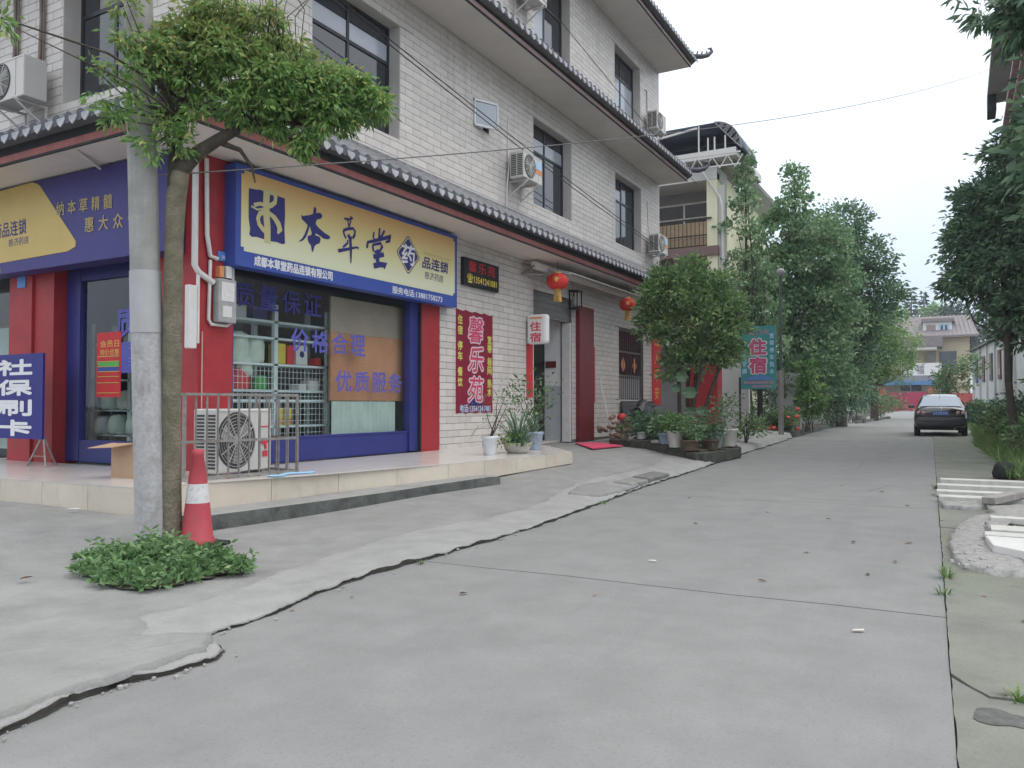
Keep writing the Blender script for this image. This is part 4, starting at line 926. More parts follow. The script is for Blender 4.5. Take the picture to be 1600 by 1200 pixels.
MB().bar((.02, 14.96, 4.33), (.72, 15.9, 4.18), .04).bar((.02, 14.9, 4.1), (.30, 14.95, 4.27), .04).bar((.02, 20.9, 4.15), (.7, 21.2, 4.16), .04).bar((.02, 15.0, 4.12), (.62, 15.95, 4.14), .03).part('arm', M_steel, aw)

# ------------------------------------------------------------------ air conditioners
def ac_unit(label, loc, rz=0, w=.80, h=.56, d=.30, bracket=True, mark=None, pipe=None, group='air conditioner outdoor units on the walls', legs=False):
    """front faces local +x, width along y, z from 0"""
    t = thing('air_conditioner', label, 'air conditioner', loc, group=group, rot=(0, 0, rz))
    MB().box(0, d, -w / 2, w / 2, 0, h).part('casing', M_acw, t, .015)
    cy = -w * .17 ; cz = h * .5; r_ = h * .42; n = 28
    MB().lathe((d, cy, cz), [(0, .001), (r_, .001), (r_ * 1.04, .012), (r_ * 1.07, .002)], n, 0, ((0, 1, 0), (0, 0, 1), (1, 0, 0))).part('fan_opening', M_acg, t)
    f = MB()
    for k in range(3):
        a = 2 * math.pi * k / 3 + .5; p = [(d + .004, cy + math.cos(a + q) * rr, cz + math.sin(a + q) * rr) for rr, q in ((r_ * .15, 0), (r_ * .86, -.25), (r_ * .9, .35), (r_ * .5, .7), (r_ * .2, .9))]
        f.prism(p, (.006, 0, 0))
    f.lathe((d + .004, cy, cz), [(0, .012), (r_ * .2, .012), (r_ * .22, 0)], 16, 0, ((0, 1, 0), (0, 0, 1), (1, 0, 0))); f.part('fan_blade', M_acb, t)
    gr = MB()
    for q in range(1, 9):
        rr = r_ * q / 8; gr.lathe((d + .018, cy, cz), [(rr, 0), (rr - .002, .003), (rr - .005, 0)], n, 0, ((0, 1, 0), (0, 0, 1), (1, 0, 0)))
    for k in range(6):
        a = math.pi * k / 6; gr.bar((d + .021, cy - math.cos(a) * r_, cz - math.sin(a) * r_), (d + .021, cy + math.cos(a) * r_, cz + math.sin(a) * r_), .008, .006)
    gr.part('fan_grille', M_acw, t)
    lv = MB()
    nl = int(h / .045)
    for i in range(nl):
        z = .05 + (h - .1) * i / nl
        for x0, x1 in ((.03, d * .46), (d * .54, d - .03)): lv.box(x0, x1, -w / 2 - .004, -w / 2 + .006, z, z + .024)
    lv.part('side_louvre', M_acg, t)
    MB().box(d, d + .005, w * .28, w * .285, .03, h - .03).box(d, d + .004, -w / 2 + .03, w / 2 - .03, h - .035, h - .03).part('panel_seam', M_acb, t)
    if mark: MB().box(d + .002, d + .006, w * .16, w * .47, h * .55, h * .85, 0).box(d + .0025, d + .007, w * .16, w * .47, h * .36, h * .53, 1).part('sticker', [M_lightblue, M_orangeink], t)
    if bracket:
        for y in (-w * .3, w * .3): MB().bar((-.09, y, -.02), (d + .06, y, -.02), .03, .03).bar((-.08, y, -.30), (d, y, -.04), .022, .022).bar((-.085, y, -.34), (-.085, y, 0), .025, .025).part('bracket', M_pvc, t)
    if legs:
        MB().box(.03, d - .03, -w / 2 + .08, -w / 2 + .14, -.05, 0).box(.03, d - .03, w / 2 - .14, w / 2 - .08, -.05, 0).part('foot', M_acb, t)
    if pipe:
        q = MB(); q.tube(pipe, .02, 6); q.part('pipe', M_pvc, t)
    return t
ac_unit('white air conditioner unit beside the small bathroom window above the tiled eave', (.12, 14.62, 5.98), 0, .82, .55, .33, mark=True, pipe=[(-.11, -.3, 1.3), (-.10, -.32, .6), (-.05, -.35, .3), (-.09, -.38, -.2), (-.10, -.38, -.7)])
ac_unit('white air conditioner unit at the far end of the middle storey above the bushy tree', (.12, 23.05, 5.86), 0, .82, .55, .33, mark=True, pipe=[(-.10, -.2, 1.6), (-.10, -.15, .9), (-.05, -.1, .55)])
ac_unit('white air conditioner unit at the far end of the top storey against the sky', (.12, 22.95, 9.55), 0, .82, .55, .33, pipe=[(-.10, -.3, 1.25), (-.10, -.1, 1.3), (-.09, -.08, .5)])
ac_unit('white air conditioner unit cut off by the top of the photo on the top storey', (.12, 14.85, 9.95), 0, .85, .6, .33)
ac_unit('white air conditioner unit with a sticker on the left side wall above the tiled eave', (-3.42, 6.45, 5.56), R_(-90), .86, .58, .33, mark=None)
big = ac_unit('large white air conditioner standing inside a steel cage on the shop platform', (.62, 6.47, .53), R_(8), .92, .72, .34, bracket=False, group=None, legs=True)
m_ = MB(); d_ = .347
m_.prism([(d_, .26, .36), (d_, .40, .37), (d_, .38, .31), (d_, .36, .30), (d_, .37, .24), (d_, .33, .24), (d_, .32, .30), (d_, .27, .30)], (.003, 0, 0)); m_.box(d_, d_ + .003, .29, .38, .15, .22)
m_.part('emblem', M_redink, big); MB().box(.342, .345, .26, .40, .50, .515).part('lettering', M_redink, big)
cg = thing('cage', 'rusty steel bar cage around the large air conditioner', 'cage', (1.05, 6.4, ZF))
cc = [(.30, 5.62), (1.03, 5.62), (1.26, 7.03), (.45, 7.15)]
rl = MB()
for z in (ZF + .03, ZF + .42, ZF + .93):
    for a, b in ((0, 1), (1, 2), (2, 3)): rl.bar(cc[a] + (z,), cc[b] + (z,), .028, .028)
rl.part('rail', M_steel, cg)
for a, b, n in ((0, 1, 5), (1, 2, 11), (2, 3, 4)):
    for i in range(n + (1 if a == 2 else 0)):
        t = i / n; x, y = cc[a][0] + (cc[b][0] - cc[a][0]) * t, cc[a][1] + (cc[b][1] - cc[a][1]) * t
        w_ = .03 if i == 0 else .016
        MB().bar((x, y, ZF), (x, y, ZF + .93), w_, w_).part('bar', M_steel, cg)
hz = [(1.38 + .06 * math.sin(i * .8), 6.45 + i * .06, ZF + .015) for i in range(12)]
MB().tube(hz, .012, 8).tube([(p[0] + .035, p[1] + .01, p[2]) for p in hz], .012, 8).single('hose', mat('hose_blue', (.30, .52, .72), .4, .05), 'pale blue hose lying on the platform edge in front of the cage', 'hose', (1.38, 6.7, ZF))

# pipes and meters on the corner pillar
mt = thing('electric_meter', 'grey electric meter box with white conduits on the red corner pillar', 'meter', (.03, 6.9, 2.6))
MB().box(.03, .15, 6.80, 7.08, 2.33, 2.88).part('box', mat('meter_grey', (.36, .355, .36), .35, .15, 12, spec=.5), mt, .015)
MB().box(.15, .155, 6.84, 7.04, 2.6, 2.84).box(.15, .156, 6.86, 7.0, 2.4, 2.54).part('window', M_pvc, mt)
MB().box(.152, .158, 6.88, 6.98, 2.66, 2.70).box(.152, .158, 6.96, 7.04, 2.74, 2.76).part('label_plate', M_whiteink, mt)
MB().box(.03, .12, 6.84, 6.90, 2.9, 3.04).part('switch', M_orangeink, mt); MB().box(.03, .13, 6.93, 7.02, 2.90, 3.05).part('switch', M_pvc, mt)
MB().tube([(.06, 7.09, 3.05), (.06, 7.09, 2.35), (.06, 7.0, 2.30), (.06, 6.76, 2.30), (.06, 6.72, 2.36), (.06, 6.74, 3.1)], .022, 8).part('conduit', M_pvc, mt)
pp = thing('drain_pipe', 'white plastic pipes running down the red corner pillar', 'pipe', (.08, 6.6, 3.5))
MB().tube([(.07, 6.50, 4.35), (.07, 6.50, 3.0), (.07, 6.56, 2.92), (.07, 6.78, 2.82)], .038, 10).part('pipe', M_pvc, pp)
MB().tube([(.07, 6.66, 4.35), (.07, 6.68, 3.4), (.07, 6.73, 3.15), (.07, 6.84, 3.13)], .028, 10).part('pipe', M_pvc, pp)
MB().tube([(.06, 6.63, 2.2), (.06, 6.63, .55)], .008, 6).part('cable', M_beige, pp)
b2 = MB().box(.02, .10, 6.40, 6.52, 1.98, 2.75).single('meter_box', M_pvc, 'narrow white meter box half hidden behind the tree trunk', 'meter', (.05, 6.45, 2.3), bevel=.01)
MB().tube([(.06, 6.56, 2.95), (.06, 6.56, 2.05)], .022, 8).part('conduit', M_pvc, b2)
MB().bar((.75, 5.45, 1.32), (.95, 5.52, 1.68), .03).single('pipe_stub', M_pvc, 'short white pipe leaning up from the cage corner', 'pipe', (.85, 5.5, 1.5))

for i_, (x, lab) in enumerate(((-4.02, 'left one of two brown conduits on the side wall above the air conditioner'), (-3.36, 'right one of two brown conduits on the side wall running down to the air conditioner'))):
    MB().tube([(x, 6.55, 9.0), (x, 6.55, 7.4), (x + .03, 6.55, 6.9), (x, 6.54, 6.05)], .028, 8).tube([(x + .075, 6.56, 9.0), (x + .075, 6.56, 7.2), (x + .06, 6.56, 6.1)], .016, 6).single('conduit', mat('conduit_brown', (.20, .15, .13), .6, .15, 8), lab, 'pipe', (x, 6.55, 7.5))
# ------------------------------------------------------------------ behind the shop glass
rk = thing('shelf_rack', 'pale blue wire shelf rack behind the street window', 'shelf', (-.7, 8.3, .46))
p_ = MB()
for x in (-.5, -.92):
    for y in (7.2, 8.36, 9.46): p_.box(x - .03, x + .03, y - .035, y + .035, .46, 2.75)
p_.part('post', M_rack, rk)
SHZ = (.98, 1.36, 1.50, 1.88, 2.26, 2.50)
for z in SHZ: MB().box(-.9, -.47, 7.2, 9.46, z - .02, z + .012).part('shelf', M_rack, rk)
MB().box(-1.1, -1.0, 7.16, 9.5, .46, 2.3).part('back_panel', M_acg, rk)
w_ = MB()
for i in range(28):
    y = 7.25 + i * .08; w_.box(-.462, -.458, y - .003, y + .003, .5, 1.84)
for i in range(15): w_.box(-.463, -.459, 7.2, 9.46, .52 + i * .09 - .003, .52 + i * .09 + .003)
w_.part('wire_mesh', M_rack, rk)
def bag(loc, w, h, m, label, cat='bag'):
    x, y, z = loc; mb = MB(); n = 14; V = []
    for k, (s, zz) in enumerate(((.8, 0), (1.0, .15), (1.02, .45), (.96, .75), (.8, .92), (.35, 1.0))):
        for i in range(n):
            a = 2 * math.pi * i / n; q = 1 + .08 * math.sin(a * 3 + k)
            V.append((x + math.cos(a) * w * .32 * s * q, y + math.sin(a) * w * .5 * s * q, z + zz * h + .01 * math.sin(a * 5 + k)))
    mb.add(V, [(r * n + i, r * n + (i + 1) % n, (r + 1) * n + (i + 1) % n, (r + 1) * n + i) for r in range(5) for i in range(n)], 0, True)
    mb.add(V[-n:], [tuple(range(n))], 0, True); return mb.single('bag', m, label, cat, loc)
bag((-.62, 7.45, 1.9), .36, .38, M_bag, 'pale green medicine bag at the left end of the second shelf')
bag((-.62, 7.8, 1.9), .34, .42, M_bag, 'pale green medicine bag standing in the middle of three on the shelf')
bag((-.62, 8.1, 1.9), .32, .36, M_bag, 'pale green medicine bag next to the rack post')
bag((-.60, 7.88, 1.70), .30, .26, M_bag, 'pale green bag hanging over the shelf edge above the red bags')
bag((-.62, 7.45, 1.52), .34, .30, M_bagred, 'red bag at the left end of the middle shelf')
bag((-.62, 7.82, 1.52), .34, .30, M_bagred, 'red bag beside the green package on the middle shelf')
bag((-.62, 8.2, 1.52), .24, .2, M_green, 'green package on the middle shelf beside the rack post')
for y, w, h, z, m, n_, lab in ((8.52, .16, .30, 1.9, M_yellowg, 'package', 'yellow package on the second shelf'), (8.70, .14, .28, 1.9, M_bagred, 'package', 'red package between the yellow and white packages'), (8.93, .24, .30, 1.9, M_white, 'carton', 'white carton with a dark round mark on the second shelf'),
                               (9.3, .1, .12, 1.9, M_bagred, 'package', 'small red box at the right end of the second shelf'), (8.5, .12, .26, .99, M_yellowg, 'package', 'yellow bottle pack on the lowest shelf next to the post'), (8.67, .12, .26, .99, M_yellowg, 'package', 'yellow bottle pack on the lowest shelf further from the post'),
                               (7.6, .5, .18, 2.51, M_white, 'carton', 'long white carton on top of the rack'), (8.1, .26, .17, 2.51, M_navysign, 'carton', 'purple carton on top of the rack beside the long white one'), (8.95, .16, .1, 1.51, M_pvc, 'package', 'stack of white small boxes on the middle shelf'), (9.2, .2, .16, 1.51, M_pvc, 'package', 'white package at the right end of the middle shelf')):
    o = MB().box(-.72, -.52, y - w / 2, y + w / 2, z, z + h).single(n_, m, lab, 'goods', (-.6, y, z), bevel=.01)
    if 'round mark' in lab: MB().lathe((-.518, y, z + .16), [(0, .002), (.045, .002), (.05, 0)], 14, 0, ((0, 1, 0), (0, 0, 1), (1, 0, 0))).part('round_mark', M_navy_ink, o)
    if 'yellow bottle' in lab: MB().box(-.518, -.514, y - w * .4, y + w * .4, z + .02, z + .1).part('sticker', M_orangeink, o)
pb = thing('partition_board', 'orange wood board with a beige top standing behind the right half of the street window', 'board', (-.3, 10.2, 1.4))
MB().box(-.32, -.28, 9.3, 11.2, 1.36, 2.42).part('lower_panel', M_wood, pb); MB().box(-.318, -.282, 9.3, 11.2, 2.424, 2.98).part('upper_panel', M_beige, pb)
c_ = MB(); n = 60
V = [(-.26 + .03 * math.sin(i * .75), 9.3 + 1.55 * i / n, z) for i in range(n + 1) for z in (.5, 1.35)]
c_.add(V, [(2 * i, 2 * i + 2, 2 * i + 3, 2 * i + 1) for i in range(n)], 0, True).single('curtain', M_curtain, 'pale green pleated curtain below the orange wood board', 'curtain', (-.26, 10, 1.35))
bk = thing('shelf_rack', 'pale blue shelf rack with goods behind the side glass door', 'shelf', (-2.3, 7.4, .46))
p_ = MB()
for x in (-3.12, -2.2, -1.3):
    for y in (7.25, 7.6): p_.box(x - .03, x + .03, y - .03, y + .03, .46, 2.5)
p_.part('post', M_rack, bk)
for z in (.86, 1.22, 1.66, 2.2): MB().box(-3.12, -1.3, 7.22, 7.62, z - .02, z).part('shelf', M_rack, bk)
MB().box(-3.15, -1.25, 7.64, 7.7, .46, 2.2).part('back_panel', M_acg, bk)
for x, z, w, h, m, lab in ((-2.9, .87, .34, .26, M_pvc, 'white bag at the left end of the lowest shelf behind the side door'), (-2.55, .87, .36, .28, M_bag, 'pale bag in the middle of the lowest shelf behind the side door'), (-2.15, .87, .34, .27, M_bag, 'pale bag on the lowest shelf behind the side door nearest the pole'),
                           (-2.75, 1.23, .34, .26, M_bag, 'pale bag on the middle shelf behind the red poster'), (-2.35, 1.23, .34, .27, M_bag, 'pale bag on the middle shelf behind the side door beside the poster'), (-2.0, 1.23, .3, .26, M_pvc, 'white bag on the middle shelf behind the side door nearest the pole')):
    bag((x, 7.33, z), w, h, m, lab)
MB().box(-3.55, -3.2, 7.1, 7.4, .47, 1.2).single('cabinet', M_pvc, 'low white cabinet left of the rack behind the side glass door', 'cabinet', (-3.4, 7.2, .47), bevel=.01)
MB().box(-3.75, -3.15, 7.75, 7.8, .47, 2.2).single('grey_partition', M_grey, 'plain grey partition behind the side glass door', 'board', (-3.4, 7.8, .47))
ps = thing('poster', 'red price poster with coloured rows on the side glass door', 'poster', (-2.05, 6.82, 1.85))
MB().box(-2.34, -1.80, 6.818, 6.822, 1.40, 2.30).part('sheet', M_couplet, ps)
lettering('lettering', '会员日', M_lanty, ps, (-2.05, 6.815, 2.14), XX, ZX, .42, .1, .03); lettering('lettering', '特价优惠', M_lanty, ps, (-2.05, 6.815, 2.02), XX, ZX, .42, .09, .02)
r_ = MB()
for i, (z, mi) in enumerate(((1.93, 0), (1.86, 1), (1.79, 2), (1.72, 0), (1.64, 0))): r_.box(-2.30, -1.84, 6.812, 6.816, z - .027, z + .027, mi)
r_.part('coloured_row', [M_couplet, M_green, M_bluesign], ps)
r_ = MB()
for z in (1.965, 1.895, 1.825, 1.755, 1.685, 1.60, 1.46): r_.box(-2.31, -1.83, 6.809, 6.8125, z - .004, z + .004)
r_.part('printed_lines', M_yelink, ps)
MB().box(-7.6, -4.2, 7.5, 7.55, .5, 2.6).single('curtain', M_curtain, 'pale green curtain behind the far left window', 'curtain', (-5, 7.5, .5))

# things standing on the platform
sb = thing('sign_board', 'blue card payment sign board on a thin metal tripod at the left edge', 'sign', (-2.8, 6.08, ZF))
MB().box(-3.42, -2.32, 6.06, 6.09, .84, 1.98).part('board', M_signblue, sb)
for i, ch in enumerate('社保刷卡'): lettering('lettering', ch, M_whiteink, sb, (-2.98, 6.056, 1.80 - i * .272), XX, ZX, .86, .222, .11)
for p, q in (((-2.36, 6.10, .9), (-2.58, 6.02, ZF)), ((-2.36, 6.10, .9), (-2.16, 6.02, ZF)), ((-2.36, 6.10, .9), (-2.36, 6.28, ZF)), ((-3.4, 6.10, .9), (-3.6, 6.0, ZF)), ((-3.4, 6.10, .9), (-3.25, 6.0, ZF))): MB().bar(p, q, .018).part('leg', M_steel, sb)
MB().bar((-2.36, 6.10, .85), (-2.36, 6.10, 1.95), .016).part('upright', M_steel, sb); MB().bar((-2.5, 6.05, .62), (-2.24, 6.05, .62), .012).part('brace', M_steel, sb)
bx = thing('cardboard_box', 'open cardboard box on the platform behind the utility pole', 'box', (.05, 5.75, ZF))
b_ = MB(); b_.box(-.16, .22, 5.60, 5.61, ZF, .86).box(-.16, .22, 5.96, 5.97, ZF, .86).box(-.17, -.16, 5.60, 5.97, ZF, .86).box(.22, .23, 5.60, 5.97, ZF, .86).box(-.16, .22, 5.61, 5.96, ZF + .002, ZF + .01).part('carton', M_card, bx)
MB().prism([(-.16, 5.60, .862), (.22, 5.60, .862), (.14, 5.40, .83), (-.30, 5.40, .81)], (0, 0, .006)).part('flap', M_card, bx)
MB().prism([(-.17, 5.97, .862), (.23, 5.97, .862), (.25, 6.02, 1.03), (-.12, 6.02, 1.03)], (0, .006, 0)).part('flap', M_card, bx)

# potted plants on the platform
def pot(t, c, prof, m, soil=.8, n=20):
    MB().lathe(c, prof, n).part('pot', m, t); rr, zz = prof[-1]
    top = max(p[1] for p in prof); MB().lathe(c, [(0, top * soil), (max(p[0] for p in prof) * .88, top * soil)], n).part('soil', M_soil, t)
def blades(t, c, n, L, Wd, m, seed, spread=.10, arch=1.0, name='leaf_clump'):
    g = np.random.default_rng(seed); mb = MB()
    for i in range(n):
        a = g.uniform(0, 2 * math.pi); l = L * g.uniform(.6, 1.15); r0 = g.uniform(0, spread); el = g.uniform(.5, 1.35); P = []; W_ = []
        d = Vector((math.cos(a), math.sin(a), 0)); p = Vector(c) + d * r0
        for k in range(6):
            s = k / 5; ang = el - arch * 2.1 * s * s; P.append(tuple(p)); W_.append(Wd * (1 - s ** 2) + .002); p = p + (d * math.cos(ang) + Vector((0, 0, math.sin(ang)))) * l / 5
        mb.ribbon(P, W_, Vector((0, 0, 1)) + d * .3)
    return mb.part(name, m, t)
def twigs(t, c, n, h, seed, leaf, L=.05, nl=40, sp=.18):
    g = np.random.default_rng(seed); mb = MB(); C = []; D = []
    for i in range(n):
        p = Vector(c); a = g.uniform(0, 6.28); P = [tuple(p)]; hh = h * g.uniform(.7, 1.1)
        for k in range(4):
            p = p + Vector((math.cos(a) * sp * g.uniform(.3, 1) * .5, math.sin(a) * sp * g.uniform(.3, 1) * .5, hh / 4)); a += g.normal(0, .7); P.append(tuple(p))
        mb.tube(P, [.012, .010, .008, .006, .004], 6)
        e = np.array(P[-1]) + g.normal(0, 1, (nl, 3)) * np.array([sp * .5, sp * .5, sp * .4]); C.append(e); D.append(g.normal(0, 1, (nl, 3)) + np.array([0, 0, -.2]))
        e = np.array(P[2]) + g.normal(0, 1, (nl // 3, 3)) * sp * .35; C.append(e); D.append(g.normal(0, 1, (nl // 3, 3)))
    mb.part('stem', M_darkbark, t); return leafmesh('foliage', leaf, t, np.vstack(C), np.vstack(D), L, L * .45, seed=seed)
t = thing('potted_plant', 'sparse small shrub in a white pot on the platform edge', 'potted plant', (1.53, 11.06, ZF), group='potted plants on the platform')
pot(t, (1.53, 11.06, ZF), [(0, 0), (.09, 0), (.095, .02), (.13, .26), (.145, .27), (.145, .31), (.125, .31)], M_pot_w); twigs(t, (1.53, 11.06, ZF + .25), 4, .75, 3, L_bright, .045, 30, .22)
t = thing('potted_plant', 'long leaved plant trailing from a shallow white bowl on the platform edge', 'potted plant', (1.66, 11.75, ZF), group='potted plants on the platform')
pot(t, (1.66, 11.75, ZF), [(0, 0), (.15, 0), (.2, .04), (.25, .16), (.26, .18), (.24, .18)], M_pot_c)
blades(t, (1.66, 11.75, ZF + .14), 40, .78, .026, L_right, 5, .12, 1.0); blades(t, (1.72, 11.68, ZF + .2), 22, 1.15, .03, L_dark, 25, .08, 1.2); blades(t, (1.66, 11.75, ZF + .16), 16, .34, .035, L_dry, 6, .08, .5, 'dry_leaves'); blades(t, (1.80, 11.6, ZF + .12), 12, 1.0, .024, L_right, 9, .1, 1.35)
C = np.array((1.6, 11.6, ZF + .22)) + rng.normal(0, 1, (160, 3)) * np.array((.15, .2, .06)); leafmesh('foliage', L_near, t, C, rng.normal(0, 1, (160, 3)), .07, .035)
t = thing('potted_plant', 'leafy plant in a pale blue pot nearest the doorway on the platform', 'potted plant', (1.45, 12.75, ZF), group='potted plants on the platform')
pot(t, (1.45, 12.75, ZF), [(0, 0), (.11, 0), (.12, .02), (.17, .28), (.185, .29), (.185, .33), (.16, .33)], M_pot_b); twigs(t, (1.45, 12.75, ZF + .28), 5, .8, 8, L_bush, .09, 46, .3); blades(t, (1.45, 12.75, ZF + .3), 20, .6, .03, L_right, 15, .1, .9)
MB().prism([(.35, 16.9, 0), (1.60, 15.05, 0), (1.76, 16.35, 0), (.75, 17.45, 0)], (0, 0, .02)).single('door_mat', M_mat, 'pink red mat on the concrete in front of the doorway', 'mat', (1, 15.8, 0))
dm_ = bpy.data.objects['door_mat']; dm_.location.z = za(1.1, 15.8) + .006

# ------------------------------------------------------------------ pole, street tree, cone, weeds at the near corner
px, py, pzz = 2.23, 4.37, .10
ul = thing('utility_pole', 'grey concrete utility pole with old peeling paint beside the street tree', 'utility pole', (px, py, pzz))
def pole_c(z): return Vector((px - .009 * (z - .1), py - .035 * (z - .1), z))
MB().tube([pole_c(-.2), pole_c(1.9)], [.132, .124], 24).part('lower_pole', M_polepaint, ul)
MB().tube([pole_c(2.42), pole_c(9.5)], [.118, .10], 24).part('upper_pole', M_pole, ul)
MB().tube([pole_c(1.9), pole_c(2.42)], [.129, .124], 24).part('wrap', M_polewrap, ul)
st_ = thing('street_tree', 'street tree with a mossy bent trunk growing against the utility pole', 'tree', (2.35, 4.46, .08))
tk = MB()
tk.tube([(2.35, 4.46, -.1), (2.35, 4.46, .35), (2.36, 4.44, 1.2), (2.38, 4.43, 2.0), (2.40, 4.42, 2.7), (2.42, 4.42, 3.05), (2.45, 4.44, 3.26)], [.105, .086, .078, .08, .076, .082, .072], 14)
tk.part('trunk', M_bark, st_); tk = MB()
tk.tube([(2.42, 4.42, 3.12), (2.46, 4.45, 3.3), (2.54, 4.54, 3.45), (2.66, 4.66, 3.58), (2.82, 4.8, 3.72), (3.0, 4.92, 3.95), (3.12, 5.0, 4.2)], [.074, .068, .058, .05, .042, .034, .02], 12)
tk.tube([(2.42, 4.42, 3.0), (2.36, 4.44, 3.4), (2.42, 4.5, 3.9), (2.5, 4.5, 4.5), (2.55, 4.5, 5.2)], [.07, .045, .035, .028, .015], 8)
tk.tube([(2.62, 4.66, 3.57), (2.78, 4.78, 3.50), (2.86, 4.84, 3.36), (2.88, 4.86, 3.22)], [.03, .022, .015, .006], 6)
g = np.random.default_rng(5)
NB = [(2.48, 4.52, 4.11, .22, .20), (2.77, 4.68, 4.22, .24, .22), (2.98, 4.91, 4.09, .26, .22), (3.20, 5.15, 4.02, .25, .20), (3.42, 5.40, 4.08, .24, .18), (3.62, 5.52, 3.98, .15, .13), (3.0, 5.03, 4.38, .22, .17), (2.62, 4.66, 4.42, .22, .2),
      (3.30, 5.30, 4.20, .20, .14), (2.91, 4.77, 3.84, .2, .16), (3.12, 5.0, 3.88, .2, .12), (3.38, 5.2, 3.88, .2, .12)]
HANG = [(3.24, 5.08, 3.55, .09, .16), (3.51, 5.34, 3.80, .10, .14), (3.05, 4.95, 3.68, .1, .12), (3.40, 5.15, 3.72, .10, .12)]
SPR = [(2.50, 4.38, 3.48, .14, .18), (2.60, 4.45, 3.75, .16, .14), (2.76, 4.62, 3.86, .16, .10), (2.46, 4.30, 3.62, .12, .16), (2.22, 3.92, 3.97, .10, .10), (2.20, 3.80, 3.98, .09, .05), (2.40, 4.04, 3.95, .12, .16), (2.33, 3.98, 4.50, .13, .08), (2.28, 3.97, 3.60, .14, .11), (2.45, 4.16, 4.25, .1, .18), (2.5, 4.5, 4.68, .22, .16), (2.73, 4.64, 4.74, .24, .16), (2.30, 4.0, 4.25, .14, .2), (2.36, 3.95, 4.62, .16, .12), (2.25, 3.85, 3.72, .12, .08), (2.44, 4.17, 3.42, .12, .13), (2.99, 4.9, 4.66, .16, .1), (2.43, 3.01, 3.95, .10, .14), (2.36, 4.1, 3.72, .12, .1)]
branches(tk, (2.82, 4.8, 3.72), [b[:3] for b in NB[1:12]], .028, g, 6)
branches(tk, (2.42, 4.5, 3.7), [b[:3] for b in NB[:1] + SPR], .014, g, 5)
branches(tk, (3.12, 5.0, 3.9), [b[:3] for b in HANG], .010, g, 5)
tk.tube([(2.42, 4.50, 3.9), (2.40, 3.8, 4.05), (2.42, 3.0, 3.98)], [.015, .01, .006], 5)
for i in range(16):
    a = np.array((2.6 + g.uniform(0, .7), 4.6 + g.uniform(0, .5), 4.3)); tk.tube([tuple(a), tuple(a + np.array((g.normal(0, .08), g.normal(0, .08), .35))), tuple(a + np.array((g.normal(0, .14), g.normal(0, .14), .75)))], [.006, .005, .003], 4)
tk.part('limbs', M_darkbark, st_)
C, D = clumps(NB + [(2.64, 4.7, 4.64, .2, .12), (2.92, 4.86, 4.6, .2, .12), (2.42, 4.45, 4.45, .16, .14), (2.38, 4.3, 4.15, .12, .16)], 1500, 12, .024, 3, .6, 1.2, .9); C2, D2 = clumps(HANG, 130, 10, .03, 4, .2, 1.0, 1.6); C3, D3 = clumps(SPR, 300, 8, .032, 6, .1, 1.05, .6)
C = np.vstack([C, C2, C3]); D = np.vstack([D, D2, D3])
topness = np.clip((C[:, 2] - (4.05 + .0 * C[:, 0])) / .45, 0, 1); yk = (np.random.default_rng(2).uniform(0, 1, len(C)) < topness * .55 + .05).astype(int)
leafmesh('crown', [L_near, L_neary], st_, C, D, .076, .025, probs=yk, fold=.2)
cn = thing('traffic_cone', 'faded red traffic cone with a pale band behind the street tree trunk', 'traffic cone', (2.53, 4.58, .10))
MB().obox((2.53, 4.58, .115), (.19, .03, 0), (-.03, .19, 0), (0, 0, .018)).part('base', M_rubber, cn, .01)
MB().lathe((2.53, 4.58, .13), [(.145, 0), (.145, .03), (.128, .05), (.098, .34)], 28).lathe((2.53, 4.58, .13), [(.080, .50), (.047, .73), (.05, .735), (.047, .78), (.036, .79), (0, .79)], 28).part('cone_body', M_cone, cn)
MB().lathe((2.53, 4.58, .13), [(.098, .34), (.080, .50)], 28).part('reflective_band', M_conew, cn)
# weeds
n = 4200; g = np.random.default_rng(12); a = g.uniform(0, 6.283, n); rr = np.sqrt(g.uniform(0, 1, n))
cx_, cy_ = 2.98, 3.88; ex = np.array((math.cos(R_(29)), math.sin(R_(29)), 0)); ey = np.array((-ex[1], ex[0], 0))
u_ = rr * np.cos(a); v_ = rr * np.sin(a); lump = .5 + .5 * np.sin(u_ * 7 + 1) * np.cos(v_ * 6)
hgt = (1 - rr ** 2) * .15 * (.4 + 1.2 * lump) * g.uniform(.3, 1.2, n) + .02
C = np.array((cx_, cy_, 0)) + np.outer(u_ * .60 * (1 + .2 * np.sin(3 * a) + .16 * np.sin(7 * a + 2)), ex) + np.outer(v_ * .48 * (1 + .2 * np.sin(4 * a + 1) + .12 * np.sin(9 * a)), ey)
C[:, 2] = np.array([za(x, y) for x, y in C[:, :2]]) + hgt
D = np.stack([g.normal(0, 1, n), g.normal(0, 1, n), g.uniform(.0, 1.0, n)], 1)
wp = MB()
for i in range(0, n, 24):
    x, y, z = C[i]; wp.tube([(x * .9 + cx_ * .1, y * .9 + cy_ * .1, za(x, y) - .01), (x, y, z)], [.004, .002], 4)
wd = wp.single('weeds', L_weed, 'patch of green weeds round the foot of the utility pole and the tree', 'weeds', (cx_, cy_, .08), kind='stuff')
sprig = []; sd_ = []
for k_ in range(46):
    b_ = C[g.integers(0, n)] ; h_ = g.uniform(.06, .16); o_ = g.normal(0, .05, 2)
    for q in range(9): sprig.append(b_ + np.array((o_[0] * q / 9, o_[1] * q / 9, h_ * q / 9))); sd_.append((math.cos(q * 2.4), math.sin(q * 2.4), .35))
C = np.vstack([C, sprig]); D = np.vstack([D, sd_])
lw = leafmesh('foliage', L_weed, wd, C, D, .065, .028, seed=3)
ga = np.linspace(0, 2 * math.pi, 40)[:-1]
